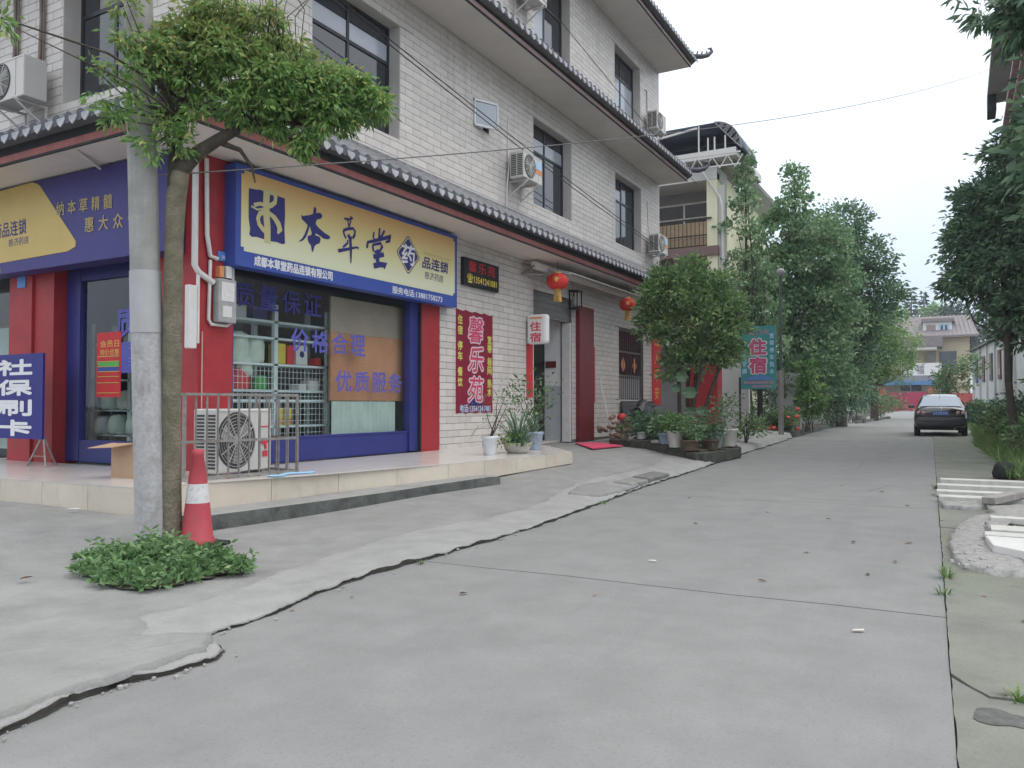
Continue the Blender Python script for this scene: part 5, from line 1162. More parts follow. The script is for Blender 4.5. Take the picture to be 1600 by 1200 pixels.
sp_ = [np.array((cx_, cy_, 0)) + ex * math.cos(a) * .56 * (1 + .2 * math.sin(3 * a) + .12 * math.sin(11 * a)) + ey * math.sin(a) * .45 * (1 + .2 * math.sin(4 * a + 1)) for a in ga]
MB().add([(p[0], p[1], za(p[0], p[1]) + .002) for p in sp_] + [(cx_, cy_, za(cx_, cy_) + .03)], [(i, (i + 1) % 39, 39) for i in range(39)], 0, True).part('soil', M_soil, wd)
def tuft(x, y, label, n=34, h=.10, z=None):
    mb = MB(); g = np.random.default_rng(int(x * 100)); z = zg(y) if z is None else z
    for i in range(n):
        a = g.uniform(0, 6.28); d = Vector((math.cos(a), math.sin(a), 0)); p = Vector((x, y, z)) + d * g.uniform(0, .05); l = h * g.uniform(.5, 1.3)
        mb.ribbon([p, p + d * l * .35 + Vector((0, 0, l * .6)), p + d * l * .9 + Vector((0, 0, l * .8))], [.010, .008, .001], (0, .3, 1))
    return mb.single('grass_tuft', L_grass, label, 'grass', (x, y, z))
tuft(8.08, 6.75, 'grass tuft in the road joint below the rubble'); tuft(8.06, 6.2, 'smaller grass tuft lower down the road joint', 16, .07)
tuft(4.33, 5.3, 'tiny weed growing in the broken apron edge near the street joint', 10, .04); tuft(4.18, 9.45, 'tiny weed growing in the broken apron edge beside the rough patch', 12, .05)
tuft(8.38, 4.14, 'grass tuft in the pavement crack at the lower right', 22, .06); tuft(7.86, 13.3, 'grass along the joint beside the white planks', 26, .08); tuft(7.85, 12.4, 'sparse grass tuft at the near end of the white planks', 14, .05)

# ------------------------------------------------------------------ stone planter with pots, bushy tree, firewood and motorcycle
def gz(x, y): return za(x, y)
pl = thing('planter', 'low stone edged planting bed crowded with flower pots below the bushy tree', 'planter', (2.8, 17.5, .3))
pc = [(1.25, 16.95), (3.66, 15.62), (3.80, 18.1), (3.2, 19.6)]
MB().prism([(1.3, 17.2, .1), (3.58, 15.9, .1), (3.66, 18.0, .1), (3.1, 19.5, .1), (.4, 19.6, .1)], (0, 0, .27)).part('soil', M_soil, pl)
g = random.Random(4)
for a, b in zip(pc, pc[1:]):
    L = math.hypot(b[0] - a[0], b[1] - a[1]); k = 0
    while k < L - .1:
        w = g.uniform(.3, .55); w = min(w, L - k); x = a[0] + (b[0] - a[0]) * (k + w / 2) / L; y = a[1] + (b[1] - a[1]) * (k + w / 2) / L; d = Vector((b[0] - a[0], b[1] - a[1], 0)).normalized()
        z0 = gz(x, y) - .08; m = MB(); m.obox((x, y, z0 + .10), d * (w / 2 - .012), Vector((-d.y, d.x, 0)) * .10, Vector((g.uniform(-.01, .01), 0, .10 + g.uniform(0, .03)))); m.part('edging_stone', M_wetstone, pl, .02)
        k += w
def edge_pt(t, inset=.0):
    """t 0..1 along the front edge of the bed"""
    x = pc[0][0] + (pc[1][0] - pc[0][0]) * t; y = pc[0][1] + (pc[1][1] - pc[0][1]) * t; return x + inset * .3, y + inset
def bush(t, c, r, h, n, leaf, L, seed, droop=.2):
    C, D = clumps([(c[0], c[1], c[2] + h / 2, r, h / 2)], max(6, n // 10), 10, r * .2, seed, .2, 1.0, droop); return leafmesh('foliage', leaf, t, C, D, L, L * .42, seed=seed)
PP = [((1.95, 16.95), .11, .16, M_pot_w, 'tiny plant in the smallest white pot at the left of the planting bed', .12, .18, L_dark),
      ((2.72, 16.30), .15, .24, M_pot_b, 'green plant in a blue grey pot on the planter edge', .26, .45, L_bush),
      ((3.05, 15.95), .16, .34, M_pot_c, 'yellow green plant in the tall cream pot on the planter edge', .24, .42, L_bright),
      ((3.42, 15.78), .19, .22, M_pot_t, 'broad dark plant in a round brown clay pot at the planter corner', .30, .5, L_bush),
      ((3.62, 16.6), .18, .22, M_pot_t, 'dark plant in a second brown pot behind the planter corner', .26, .45, L_dark),
      ((3.50, 17.1), .28, .34, M_pot_g, 'leafy plant in a large grey green glazed pot', .38, .62, L_right),
      ((3.62, 18.0), .22, .40, M_pot_c, 'tall bush in a cream tub at the road end of the planting bed', .42, 1.0, L_bush)]
for i, ((x, y), r, h, m, lab, br, bh, lf) in enumerate(PP):
    z = gz(x, y) + .14; t = thing('potted_plant', lab, 'potted plant', (x, y, z), group='flower pots on the planting bed')
    pot(t, (x, y, z), [(0, 0), (r * .72, 0), (r * .74, .02), (r * .95, h * .85), (r * 1.05, h * .88), (r * 1.05, h), (r * .9, h)], m); bush(t, (x, y, z + h * .8), br, bh, 420, lf, .085, 40 + i)
def shrub(name, label, c, r, h, n, leaf, L, seed, cat='bush', group=None, droop=.25, Wd=None, stems=5):
    t = thing(name, label, cat, c, group=group); g = np.random.default_rng(seed); mb = MB()
    for i in range(stems): mb.tube([(c[0] + g.normal(0, r * .12), c[1] + g.normal(0, r * .12), c[2] - .05), (c[0] + g.normal(0, r * .3), c[1] + g.normal(0, r * .3), c[2] + h * .5), (c[0] + g.normal(0, r * .45), c[1] + g.normal(0, r * .45), c[2] + h * .85)], [.02, .014, .006], 5)
    mb.part('stem', M_darkbark, t); bl = [(c[0] + g.normal(0, r * .35), c[1] + g.normal(0, r * .35), c[2] + h * g.uniform(.3, .7), r * g.uniform(.5, .75), h * g.uniform(.25, .36)) for _ in range(5)]
    C, D = clumps(bl, max(10, n // 14), 14, r * .14, seed, .3, 1.05, droop); leafmesh('foliage', [leaf, lit_leaf(leaf)], t, C, D, L, Wd or L * .42, probs=(CLUMP > .7).astype(int), seed=seed); return t
shrub('bush', 'dark leafy bush filling the middle of the planting bed', (2.3, 17.4, .36), .75, .8, 1800, L_dark, .12, 61)
t = shrub('squash_plant', 'climbing plant with very large lobed leaves in the planting bed', (2.95, 17.3, .36), .3, .5, 60, L_bush, .12, 62)
for i, (dx, dz, s) in enumerate(((-.3, .55, .20), (.05, .35, .24), (.35, .3, .2), (-.1, 1.5, .16), (.1, 1.15, .18), (-.25, 1.25, .13), (.42, .75, .15), (.12, .72, .17))):
    c = Vector((2.95 + dx, 17.1 - dx * .4, .45 + dz)); m = MB(); g = random.Random(i); n = 14
    V = [c + Vector((math.cos(a) * s * q, -abs(math.sin(a * .5)) * .05 - .02, math.sin(a) * s * q * .8 - .04)) for a, q in ((6.283 * k / n, .7 + .3 * abs(math.cos(k * 1.35))) for k in range(n))]
    m.add([c] + V, [(0, 1 + k, 1 + (k + 1) % n) for k in range(n)]); m.part('large_leaf', L_right, t)
MB().tube([(2.95, 17.25, .3), (2.9, 17.2, 1.2), (2.85, 17.15, 2.0)], [.012, .01, .006], 6).part('stem', L_weed, t)
# bushy evergreen
ot = thing('bushy_tree', 'rounded glossy evergreen tree growing from the planting bed at the building end', 'tree', (2.45, 18.5, .36))
g = np.random.default_rng(21); tk = MB()
OB = [(2.61, 18.62, 3.32, .85, .7), (2.25, 18.35, 3.95, .55, .5), (2.95, 18.8, 3.85, .62, .55), (2.56, 18.56, 4.15, .55, .42), (3.15, 18.95, 3.05, .55, .5), (2.02, 18.25, 3.4, .45, .5), (2.66, 18.6, 2.6, .7, .4), (3.05, 18.8, 2.55, .45, .35), (2.35, 18.4, 2.2, .45, .3), (3.35, 19.0, 2.5, .35, .3), (3.45, 18.9, 3.6, .35, .3), (1.85, 18.1, 3.9, .25, .25)]
for i, (dx, dy) in enumerate(((-.1, 0), (.15, .1), (.3, -.1), (.0, .15), (.5, .1))): tk.tube([(2.45 + dx * .5, 18.5 + dy, .3), (2.45 + dx, 18.5 + dy * 2, 1.3), (2.5 + dx * 1.8, 18.55 + dy * 2, 2.6), (2.6 + dx * 2.2, 18.6 + dy * 2, 3.5)], [.06, .05, .035, .015], 7)
branches(tk, (2.55, 18.55, 2.4), [b[:3] for b in OB], .03, g)
tk.tube([(2.2, 18.4, 2.3), (1.98, 18.25, 3.0), (1.85, 18.15, 3.4)], [.03, .02, .01], 6)
tk.part('trunk', M_darkbark, ot)
C, D = clumps(OB + [(2.0, 18.2, 4.35, .22, .2), (3.3, 19.0, 4.2, .25, .22), (2.7, 18.6, 4.65, .22, .2), (3.65, 19.1, 3.2, .22, .22), (1.7, 18.1, 3.1, .2, .22)], 1250, 13, .08, 22, .4, 1.28, .2, .2); leafmesh('crown', [L_osm, lit_leaf(L_osm)], ot, C, D, .135, .05, probs=(CLUMP > .6).astype(int), seed=1)
# entrance post and paper couplet beyond the corner
MB().box(.75, 1.75, 24.2, 24.75, .0, 4.1).single('gate_pier', M_red, 'broad red entrance pier behind the bushy tree', 'pillar', (1.2, 24.4, 0), bevel=.01)
MB().box(.01, .03, 23.2, 23.98, 1.1, 3.6).single('couplet', M_couplet, 'wide red paper couplet at the far corner of the tiled wall', 'paper strip', (.02, 23.6, 2.3))
cp_ = bpy.data.objects['couplet.002']
for i, ch in enumerate('出入平安'): lettering('lettering', ch, M_lanty, cp_, (.034, 23.6, 3.3 - i * .55), YX, ZX, .4, .4, .03)
# firewood, covered motorcycle and board below the small window
MB().obox((.10, 21.9, 1.02), (.02, 0, .02), (0, 1.35, 0), (-.05, 0, .36)).single('grey_board', mat('slate_board', (.06, .065, .075), .6, .1, 4), 'dark grey board leaning below the small barred window', 'board', (.1, 21.9, .9))
MB().tube([(.45, 18.9, .46), (.08, 18.98, 2.0)], .022, 8).single('plastic_pipe', M_pvc, 'white plastic pipe leaning on the wall beside the paper strip', 'pipe', (.3, 18.9, .46))
fw = thing('firewood_pile', 'small heap of firewood and scraps against the wall beside the mat', 'firewood', (.75, 18.6, .45)); g = random.Random(9)
for i in range(34):
    c = Vector((.35 + g.uniform(0, .8), 18.2 + g.uniform(0, 1.3), .47 + g.uniform(0, 1) ** 1.6 * .55)); a = g.uniform(-.5, .5); d = Vector((math.sin(a) * .6, math.cos(a), g.uniform(-.3, .3))).normalized()
    l_ = g.uniform(.12, .26); r_ = g.uniform(.025, .055); MB().tube([c - d * l_, c + d * l_], r_, 7).part('log', M_firewood, fw)
MB().lathe((.8, 18.7, .98), [(0, .10), (.09, .08), (.13, 0), (.10, -.06), (0, -.08)], 10).single('red_bag', M_bagred, 'red plastic bag on top of the firewood heap', 'bag', (.8, 18.7, .95))
mc = thing('motorcycle', 'motorcycle under a dark tarpaulin beside the firewood heap', 'motorcycle', (1.1, 20.3, .45))
tp = MB(); V = []
for k in range(13):
    t = k / 12; y = 19.0 + 2.3 * t; hgt = .72 + .25 * math.exp(-((t - .18) / .14) ** 2) + .12 * math.exp(-((t - .7) / .2) ** 2) - .25 * (t > .95)
    for j in range(9):
        s = j / 8 * 2 - 1; w = .34 + .04 * math.sin(k * 2.1 + j); V.append((1.1 + s * w + .03 * math.sin(k * 1.7 + j * 2.3), y + .02 * math.sin(j * 3), .46 + (hgt * (1 - abs(s) ** 2.6) + .14 * (abs(s) > .8) * (1 + .4 * math.sin(k * 2.2)))))
tp.add(V, [(k * 9 + j, k * 9 + j + 1, (k + 1) * 9 + j + 1, (k + 1) * 9 + j) for k in range(12) for j in range(8)], 0, True); tp.part('tarpaulin', M_tarp, mc)
for y in (19.25, 21.0): MB().lathe((1.1, y, .75), [(.20, -.04), (.29, -.045), (.30, 0), (.29, .045), (.20, .04)], 20, 0, ((0, 1, 0), (0, 0, 1), (1, 0, 0))).part('wheel', M_rubber, mc)
MB().tube([(.72, 19.35, 1.28), (1.1, 19.3, 1.33), (1.48, 19.35, 1.28)], .018, 7).part('handlebar', M_steel, mc)
# ------------------------------------------------------------------ further along the left side
bed = thing('flower_bed', 'kerbed flower bed along the left side of the street', 'flower bed', (2.2, 31, .2))
MB().prism([(-2.5, 27.4, .1), (3.15, 28.25, .1), (3.0, 42, .1), (-2.5, 42, .1)], (0, 0, .28)).part('soil', M_soil, bed)
for i in range(16): 
    y = 28.15 + i * .8; MB().box(3.16 - .015 * i, 3.31 - .015 * i, y, y + .785, .05, .40).part('kerb_stone', M_moss, bed, .015)
for i in range(7): MB().box(-2.3 + i * .78, -1.53 + i * .78, 27.25 + .13 * i, 27.40 + .13 * i, .05, .38).part('kerb_stone', M_moss, bed, .015)
t = shrub('flowering_shrub', 'low shrub covered in red flowers at the corner of the flower bed', (2.8, 28.6, .35), .62, .75, 3200, L_bush, .13, 71)
g = np.random.default_rng(8)
for i in range(13):
    c = Vector((2.85 + g.normal(0, .38), 28.25 + g.normal(0, .2), .45 + abs(g.normal(0, .28)))); m = MB(); n = 9
    V = [c + Vector((math.cos(6.283 * k / n) * .07 * (1 + .3 * (k % 2)), -.04, math.sin(6.283 * k / n) * .055 * (1 + .3 * (k % 2)))) for k in range(n)]
    m.add([c - Vector((0, .11, 0))] + V + [c], [(0, 1 + k, 1 + (k + 1) % n) for k in range(n)] + [(n + 1, 1 + (k + 1) % n, 1 + k) for k in range(n)], 0, True); m.part('flower', M_flower, t)
bw = thing('boundary_wall', 'white garden wall behind the green hotel sign', 'wall', (1.5, 28, 0))
MB().box(.95, 1.85, 27.9, 28.1, .1, 2.75).part('wall_panel', M_whitewall, bw); MB().box(1.86, 3.0, 31.2, 31.4, .2, 2.5).part('wall_panel', M_whitewall, bw)
gs = thing('hotel_sign', 'green printed hotel sign with two big pink characters on a post by the flower bed', 'sign', (2.5, 26.5, .25))
MB().box(1.92, 3.04, 26.5, 26.56, 1.80, 3.86).part('board', M_teal, gs)
for ch, z in (('住', 3.18), ('宿', 2.58)):
    lettering('lettering', ch, M_white, gs, (2.46, 26.494, z), XX, ZX, .64, .61, .16); lettering('lettering', ch, mat('sign_pink_ink', (.50, .09, .20), .5, 0), gs, (2.46, 26.490, z), XX, ZX, .57, .55, .09)
letters('宽带停车热水', MATS['light_blue_ink'], gs, (2.91, 26.494, 2.95), XX, ZX, .15, .17, .05, dy=.23)
letters('标间空调', MATS['light_blue_ink'], gs, (2.03, 26.494, 2.75), XX, ZX, .15, .17, .05, dy=.24)
lettering('lettering', '馨乐苑', mat('sign_mauve_ink', (.40, .25, .33), .5, 0), gs, (2.5, 26.494, 3.66), XX, ZX, .66, .17, .03)
r_ = MB()
for i in range(11): r_.box(2.0 + i * .088 + .02, 2.06 + i * .088 + .02, 26.488, 26.495, 1.97, 2.07)
for i in range(7): r_.box(2.3 + i * .088, 2.36 + i * .088, 26.488, 26.495, 1.85, 1.93)
r_.part('phone_numbers', MATS['sign_mauve_ink'], gs)
MB().prism([(2.0, 26.492, 2.10), (2.95, 26.492, 2.10), (2.8, 26.492, 2.22), (2.5, 26.492, 2.27), (2.2, 26.492, 2.2)], (0, -.003, 0)).part('printed_picture', M_bluetrim, gs)
MB().tube([(2.5, 26.62, .2), (2.5, 26.62, 1.9)], .09, 10).tube([(1.86, 26.6, .2), (1.86, 26.6, 2.2)], .035, 8).part('post', M_black, gs)
lp = thing('street_lamp', 'grey street lamp post with a white globe head beside the green sign', 'street lamp', (3.18, 26.5, .2))
MB().tube([(3.18, 26.5, .15), (3.18, 26.5, 2.4)], .085, 12).part('post_base', M_steel, lp); MB().tube([(3.18, 26.5, 2.4), (3.2, 26.5, 5.5)], .045, 12).part('post', mat('lamp_post_green', (.07, .10, .09), .6, .15, 6), lp)
MB().lathe((3.2, 26.5, 5.5), [(.07, -.05), (.12, 0), (.13, .1), (.10, .17), (0, .2)], 16).part('lamp_shade', mat('lamp_globe', (.30, .30, .31), .25, .05), lp)

# yellow house with balcony and roof-terrace canopy
yh = thing('yellow_house', 'pale yellow house with a balcony and an arched canopy over its roof terrace', 'building', (-3, 30, 0)); YB = 29.8
MB().box(-.10, .30, YB, YB + .35, .1, 10.1).part('wall', M_ywall, yh)
MB().box(-.06, .28, YB + .35, 38.5, .1, 10.2).part('wall', M_ywall, yh)
MB().box(.31, .55, YB + .1, YB + .45, .1, 9.6).part('drain_pilaster', M_ypale, yh)
MB().box(-9, -.11, YB + 1.5, YB + 1.8, .1, 10.1).part('wall', M_grey, yh)
MB().box(-9, .30, YB - .02, YB + 1.5, 9.85, 10.35).part('terrace_slab', M_ypale, yh)
MB().box(-9, .35, YB - .1, YB + 1.49, 6.95, 7.30).part('balcony_floor', mat('balcony_edge_brown', (.22, .15, .14), .7, .1, 2), yh)
MB().box(-9, -.12, YB + .3, YB + 1.49, 3.6, 3.8).part('storey_floor', M_ypale, yh)
wn_ = MB()
for x in (-2.6, -1.45, -.42): wn_.box(x, x + .07, YB + 1.42, YB + 1.49, 7.35, 9.4)
for z in (8.75, 9.35): wn_.box(-2.6, -.35, YB + 1.425, YB + 1.485, z, z + .07)
wn_ = wn_.part('window', M_pvc, yh)
for a, b in ((-2.53, -1.45), (-1.38, -.42)): MB().box(a, b, YB + 1.44, YB + 1.46, 7.35, 9.4).part('pane', M_pane, wn_)
rl = MB(); rl.bar((-4, YB - .05, 8.38), (.1, YB - .05, 8.38), .05).bar((-4, YB - .05, 7.75), (-.1, YB - .05, 7.75), .04).bar((-4, YB - .05, 7.35), (-.1, YB - .05, 7.35), .04)
for i in range(24): rl.bar((-3.9 + i * .16, YB - .05, 7.35), (-3.9 + i * .16, YB - .05, 8.38), .022)
rl.part('railing', M_iron, yh)
MB().box(-4, -.15, YB + .12, YB + .15, 7.7, 8.3).box(-4, -.15, YB + .10, YB + .13, 7.32, 7.68).part('bamboo_blind', M_bamboo, yh)
# sloping side roof
MB().prism([(-.1, 33.0, 11.0), (1.0, 33.0, 10.4), (1.0, 40.5, 10.4), (-.1, 40.5, 11.0)], (0, 0, .12)).part('roof', M_tilebrown, yh)
MB().prism([(.28, 33.0, 10.0), (1.0, 33.0, 10.38), (1.0, 40.5, 10.38), (.28, 40.5, 10.0)], (0, 0, .015)).part('eave', M_ypale, yh)
MB().box(-9, 1.1, YB - .35, YB + 4, 10.55, 10.85).part('terrace_parapet', M_ypale, yh)
ra = MB()
for z in (10.05, 10.5): ra.bar((-2.4, YB - 1.1, z), (1.3, YB - .5, z + .1), .05)
for i in range(14): 
    x0 = -2.4 + i * .27; ra.bar((x0, YB - 1.1 + .6 * (x0 + 2.4) / 3.7, 10.05 if i % 2 else 10.5), (x0 + .27, YB - 1.1 + .6 * (x0 + 2.67) / 3.7, 10.5 if i % 2 else 10.05), .03)
ra.bar((-2.2, YB - .4, 11.55), (-.35, YB - .4, 11.75), .07)
for x in (-.3, .05, .3, .7): ra.bar((x, YB - .3, 10.85), (x, YB - .3, 11.35 + (.5 if x < -.2 else 0)), .05)
ra.part('railing', M_pvc, yh)
cv = MB(); V = []; N_ = 12; AR = []
for k in range(N_ + 1):
    a = math.pi / 2 * k / N_; AR.append((.30 + 1.0 * math.sin(math.pi / 2 - a), 10.78 + 1.12 * math.sin(a)))
for x, z in AR + [(-9, 11.88)]: V += [(x, YB - .3, z), (x, YB + 2.3, z)]
cv.add(V, [(2 * i, 2 * i + 1, 2 * i + 3, 2 * i + 2) for i in range(N_ + 1)], 0, True); o = cv.part('canopy', M_canopy, yh)
md = o.modifiers.new('thickness', 'SOLIDIFY'); md.thickness = .05
MB().prism([(-9, YB + 2.2, 10.8), (1.2, YB + 2.2, 10.8), (1.1, YB + 2.2, 11.4), (.7, YB + 2.2, 11.75), (.3, YB + 2.2, 11.84), (-9, YB + 2.2, 11.84)], (0, .05, 0)).part('canopy_shade_sheet', M_canopy, yh)  # added dark sheet closing the vault, shade inside put into its colour
tr = MB(); P_ = [Vector((x, YB - .33, z)) for x, z in AR]; n_ = len(P_)
CH = [P_[0].lerp(P_[-1], k / (n_ - 1)) for k in range(n_)]; tr.bar(P_[0], P_[-1], .035)
for k in range(n_ - 1): tr.bar(P_[k], P_[k + 1], .035)
for k in range(1, n_ - 1): tr.bar(P_[k], CH[k], .02).bar(CH[k], P_[k + 1] if k % 2 else P_[k - 1], .02)
tr.part('truss', M_acb, yh)
dp = MB().tube([(-.25, YB - .2, 10.2), (.42, YB - .05, 9.1), (.5, YB - .02, 8.7), (.52, YB - .02, .3)], .045, 8).part('drain_pipe', M_white, yh)

# ------------------------------------------------------------------ trees
def T(*a, **k): return tree(*a, **k)
T('ginkgo_tree', 'slim pointed ginkgo tree in front of the yellow house', (1.3, 30.4, .3), 2.6, .12, [(1.26, 30.27, 10.0, .28, .8), (1.25, 30.3, 8.9, .45, .5), (.95, 30.2, 7.9, .7, .35), (1.75, 30.5, 7.7, .55, .35), (1.25, 30.3, 6.6, .8, .45), (1.8, 30.5, 6.0, .7, .5), (1.1, 30.3, 5.3, .85, .55), (1.6, 30.6, 4.7, .9, .7), (1.1, 30.3, 3.9, .8, .6), (2.0, 30.7, 3.6, .7, .6)], L_gin, .13, .12, 480, 12, .10, 31, droop=.4)
T('ginkgo_tree', 'tall dense ginkgo tree with a thin leading tip right of the yellow house', (2.3, 34.3, .3), 2.0, .2, [(2.33, 34.3, 10.7, .25, .6), (2.3, 34.3, 9.5, .65, .5), (1.9, 34.2, 8.6, 1.0, .7), (3.0, 34.6, 8.3, 1.1, .75), (3.7, 34.9, 7.5, .8, .7), (1.3, 33.9, 7.0, 1.1, .9), (2.6, 34.4, 7.0, 1.4, 1.0), (3.7, 34.9, 6.2, 1.0, .9), (1.2, 33.8, 5.4, 1.3, 1.0), (2.6, 34.3, 5.2, 1.5, 1.1), (3.6, 34.8, 4.6, 1.2, 1.0), (1.5, 33.8, 3.8, 1.4, 1.0), (2.9, 34.3, 3.5, 1.5, .9), (3.3, 33.9, 2.4, 1.1, .8), (2.0, 33.0, 2.4, 1.2, .8)], L_gin, .15, .14, 1500, 17, .15, 32, droop=.4)
T('broadleaf_tree', 'dark spreading broadleaf tree overhanging the left side of the street', (3.2, 40.6, .3), 2.8, .3, [(3.4, 40.4, 9.8, 1.3, 1.0), (2.8, 40.3, 8.6, 1.8, 1.4), (4.4, 41.0, 8.2, 1.2, 1.1), (4.7, 41.4, 6.9, 1.2, 1.0), (3.3, 40.6, 6.8, 1.9, 1.4), (2.2, 40.1, 6.0, 1.8, 1.4), (4.3, 41.1, 5.4, 1.4, .9), (3.2, 40.7, 4.4, 1.6, 1.1), (4.2, 41.0, 3.6, 1.2, .8), (2.6, 40.4, 3.0, 1.5, 1.1), (3.4, 40.0, 2.2, 1.2, .9), (5.2, 41.6, 6.2, .8, .7)], L_dark, .19, .10, 1300, 18, .19, 33)
T('broadleaf_tree', 'light green feathery tree further down the left side near the red gate', (3.7, 52.6, .35), 2.0, .22, [(4.4, 52.8, 6.3, 1.1, .9), (3.7, 52.6, 5.7, 1.4, 1.1), (4.9, 53.2, 5.0, 1.2, 1.0), (3.6, 52.6, 4.3, 1.5, 1.1), (4.6, 53.1, 3.7, 1.3, .8), (3.0, 52.4, 3.2, 1.5, 1.0), (4.9, 53.3, 2.9, .8, .4)], L_light, .20, .07, 800, 16, .2, 34, droop=.7)
shrub('bush', 'bright broad leaved bush against the dark trees beside the lamp post', (3.4, 30.4, .35), .62, 2.9, 900, L_bright, .23, 35, Wd=.10)  # bright leaves are the bush's own colour
shrub('bush', 'dark hedge bush at the foot of the ginkgo trees', (2.2, 33, .35), 1.0, 2.2, 1500, L_dark, .14, 36)
shrub('bush', 'dark bush under the spreading broadleaf tree', (3.0, 38.7, .35), 1.15, 3.0, 2400, L_dark, .17, 37)
shrub('bush', 'dark evergreen bush between the broadleaf tree and the feathery tree', (3.0, 47.5, .35), 1.5, 2.8, 2200, L_dark, .2, 38)
shrub('bush', 'low light green bush at the end of the left verge near the red gate', (3.6, 58, .4), 1.6, 2.2, 1400, L_bush, .2, 39)
shrub('bush', 'dark bush below the green hotel sign', (2.0, 28.9, .3), .8, 1.1, 900, L_dark, .13, 41)
shrub('bush', 'bush beside the red entrance pier', (3.2, 21.5, .2), .5, 1.0, 700, L_bush, .11, 42)
shrub('bush', 'shaded bush behind the lamp post', (2.6, 31.6, .35), .9, 3.2, 1400, L_dark, .17, 43)
MB().lathe((3.35, 48, .34), [(0, .34), (.3, .30), (.42, .12), (.4, 0)], 9).single('boulder', M_stone, 'grey boulder on the left verge past the flower bed', 'stone', (3.35, 48, .34))
kb = thing('kerb', 'grey stone kerb along the far left verge', 'kerb', (3.3, 46, .2))
for i in range(14):
    y = 46 + i * 1.0; MB().box(3.28 + .05 * i, 3.45 + .05 * i, y, y + .97, .1, zg(y) + .14).part('kerb_stone', M_stone, kb)

# right-hand street tree
T('street_tree', 'dark leafy street tree on the right verge in front of the white house', (9.25, 21.2, .2), 2.5, .085, [(9.48, 22.4, 7.2, 0.63, 0.6), (9.03, 22.8, 6.4, 0.72, 0.6), (9.58, 22.3, 6.2, 0.81, 0.7), (8.53, 23.0, 5.9, 0.5, 0.4), (8.88, 22.6, 5.3, 0.85, 0.6), (9.68, 22.0, 5.2, 0.72, 0.7), (8.33, 22.9, 5.0, 0.5, 0.35), (8.78, 22.3, 4.4, 0.85, 0.55), (9.58, 21.7, 4.3, 0.81, 0.6), (8.23, 22.7, 4.25, 0.41, 0.3), (9.23, 22.0, 3.55, 0.56, 0.42), (9.68, 21.4, 3.5, 0.72, 0.5), (9.33, 21.7, 3.0, 0.41, 0.28), (9.98, 20.8, 2.7, 0.45, 0.5), (8.48, 23.2, 6.5, 0.36, 0.3), (8.28, 22.8, 5.4, 0.32, 0.25), (9.88, 22.6, 8.0, 0.45, 0.5)], L_right, .17, .06, 1500, 15, .10, 51, droop=.5, lean=(-.1, .1))
T('street_tree', 'second thin street tree further along the right verge', (9.5, 27.0, .25), 2.6, .07, [(9.5, 27, 6.5, 1.0, 1.2), (9.4, 26.8, 5.0, 1.1, 1.2), (9.8, 27.2, 3.8, .9, .8)], L_dark, .17, .07, 500, 15, .15, 52)
ob = thing('overhanging_branch', 'tree branch with drooping leaves reaching in at the top right corner', 'branch', (9.6, 9.6, 5.3))
OBR = [(8.66, 9.45, 5.28, .22, .18), (8.85, 9.3, 5.05, .22, .2), (8.45, 9.8, 5.46, .14, .10), (8.70, 9.5, 5.02, .13, .12), (8.9, 9.4, 5.35, .25, .2), (8.22, 9.7, 5.66, .1, .06), (9.1, 9.3, 5.2, .3, .3)]
m_ = MB(); m_.tube([(11.2, 9.2, 4.6), (9.9, 9.3, 5.2), (9.1, 9.35, 5.35), (8.6, 9.5, 5.45), (8.2, 9.7, 5.72)], [.08, .05, .03, .018, .006], 8); branches(m_, (9.3, 9.35, 5.3), [b[:3] for b in OBR], .014, np.random.default_rng(3), 5); m_.part('trunk', M_darkbark, ob)
C, D = clumps(OBR, 150, 12, .06, 53, .2, 1.05, 1.1); leafmesh('foliage', L_dark, ob, C, D, .15, .04, seed=4)
T('street_tree', 'near tree of which only broad glossy leaves show at the right edge', (9.9, 9.6, .0), 2.6, .09, [(9.05, 9.45, 3.75, .28, .4), (9.0, 9.7, 4.25, .25, .3), (9.3, 9.4, 4.6, .35, .4), (9.5, 9.5, 4.0, .5, .6), (9.15, 9.7, 3.2, .22, .25)], L_right, .16, .065, 170, 10, .11, 54, droop=.5)

# ------------------------------------------------------------------ right side: verge, buildings, planks and rubble
n = 9000; g = np.random.default_rng(17); y = g.uniform(14.9, 44, n); xb = np.interp(y, [14.9, 17, 22, 26, 31, 44], [8.9, 9.0, 8.75, 8.65, 8.75, 8.6]); x = xb + g.uniform(0, 1, n) ** 1.3 * 3.6 + .10 * np.sin(y * 3)
h = np.clip((x - xb) * .38, 0, .6) * g.uniform(.1, 1, n) * (.6 + .5 * np.sin(y * 2.3) * np.sin(x * 3 + y)) + .05
C = np.stack([x, y, np.array([zg(v) for v in y]) + h], 1); D = np.stack([g.normal(0, .6, n) - .3, g.normal(0, .6, n) - .3, g.uniform(.2, 1.2, n)], 1)
vm = MB(); ysv = [14.8, 16, 18, 21, 24, 28, 34, 44, 60]
vm.add([(xx, yy, zg(yy) + zz) for yy in ysv for xx, zz in ((float(np.interp(yy, [14.9, 17, 22, 26, 31, 44], [8.9, 9.0, 8.75, 8.65, 8.75, 8.6])), .01), (9.6, .22), (12.5, .6), (40, .6))], [(r * 4 + c, r * 4 + c + 1, r * 4 + c + 5, r * 4 + c + 4) for r in range(len(ysv) - 1) for c in range(3)], 0, True)
vg = vm.single('verge', M_soil, 'overgrown earth bank along the right side of the street', 'verge', (10, 25, 0), kind='structure')
gc = MB().tube([(9.5, 20, .2), (9.5, 20, .3)], .01, 4).single('ground_cover', L_bush, 'low green weeds covering the bank on the right', 'weeds', (9.5, 20, 0), kind='stuff')
leafmesh('foliage', [L_bush, L_grass], gc, C, D, .16, .05, probs=[.65, .35], seed=9, kind='stuff')
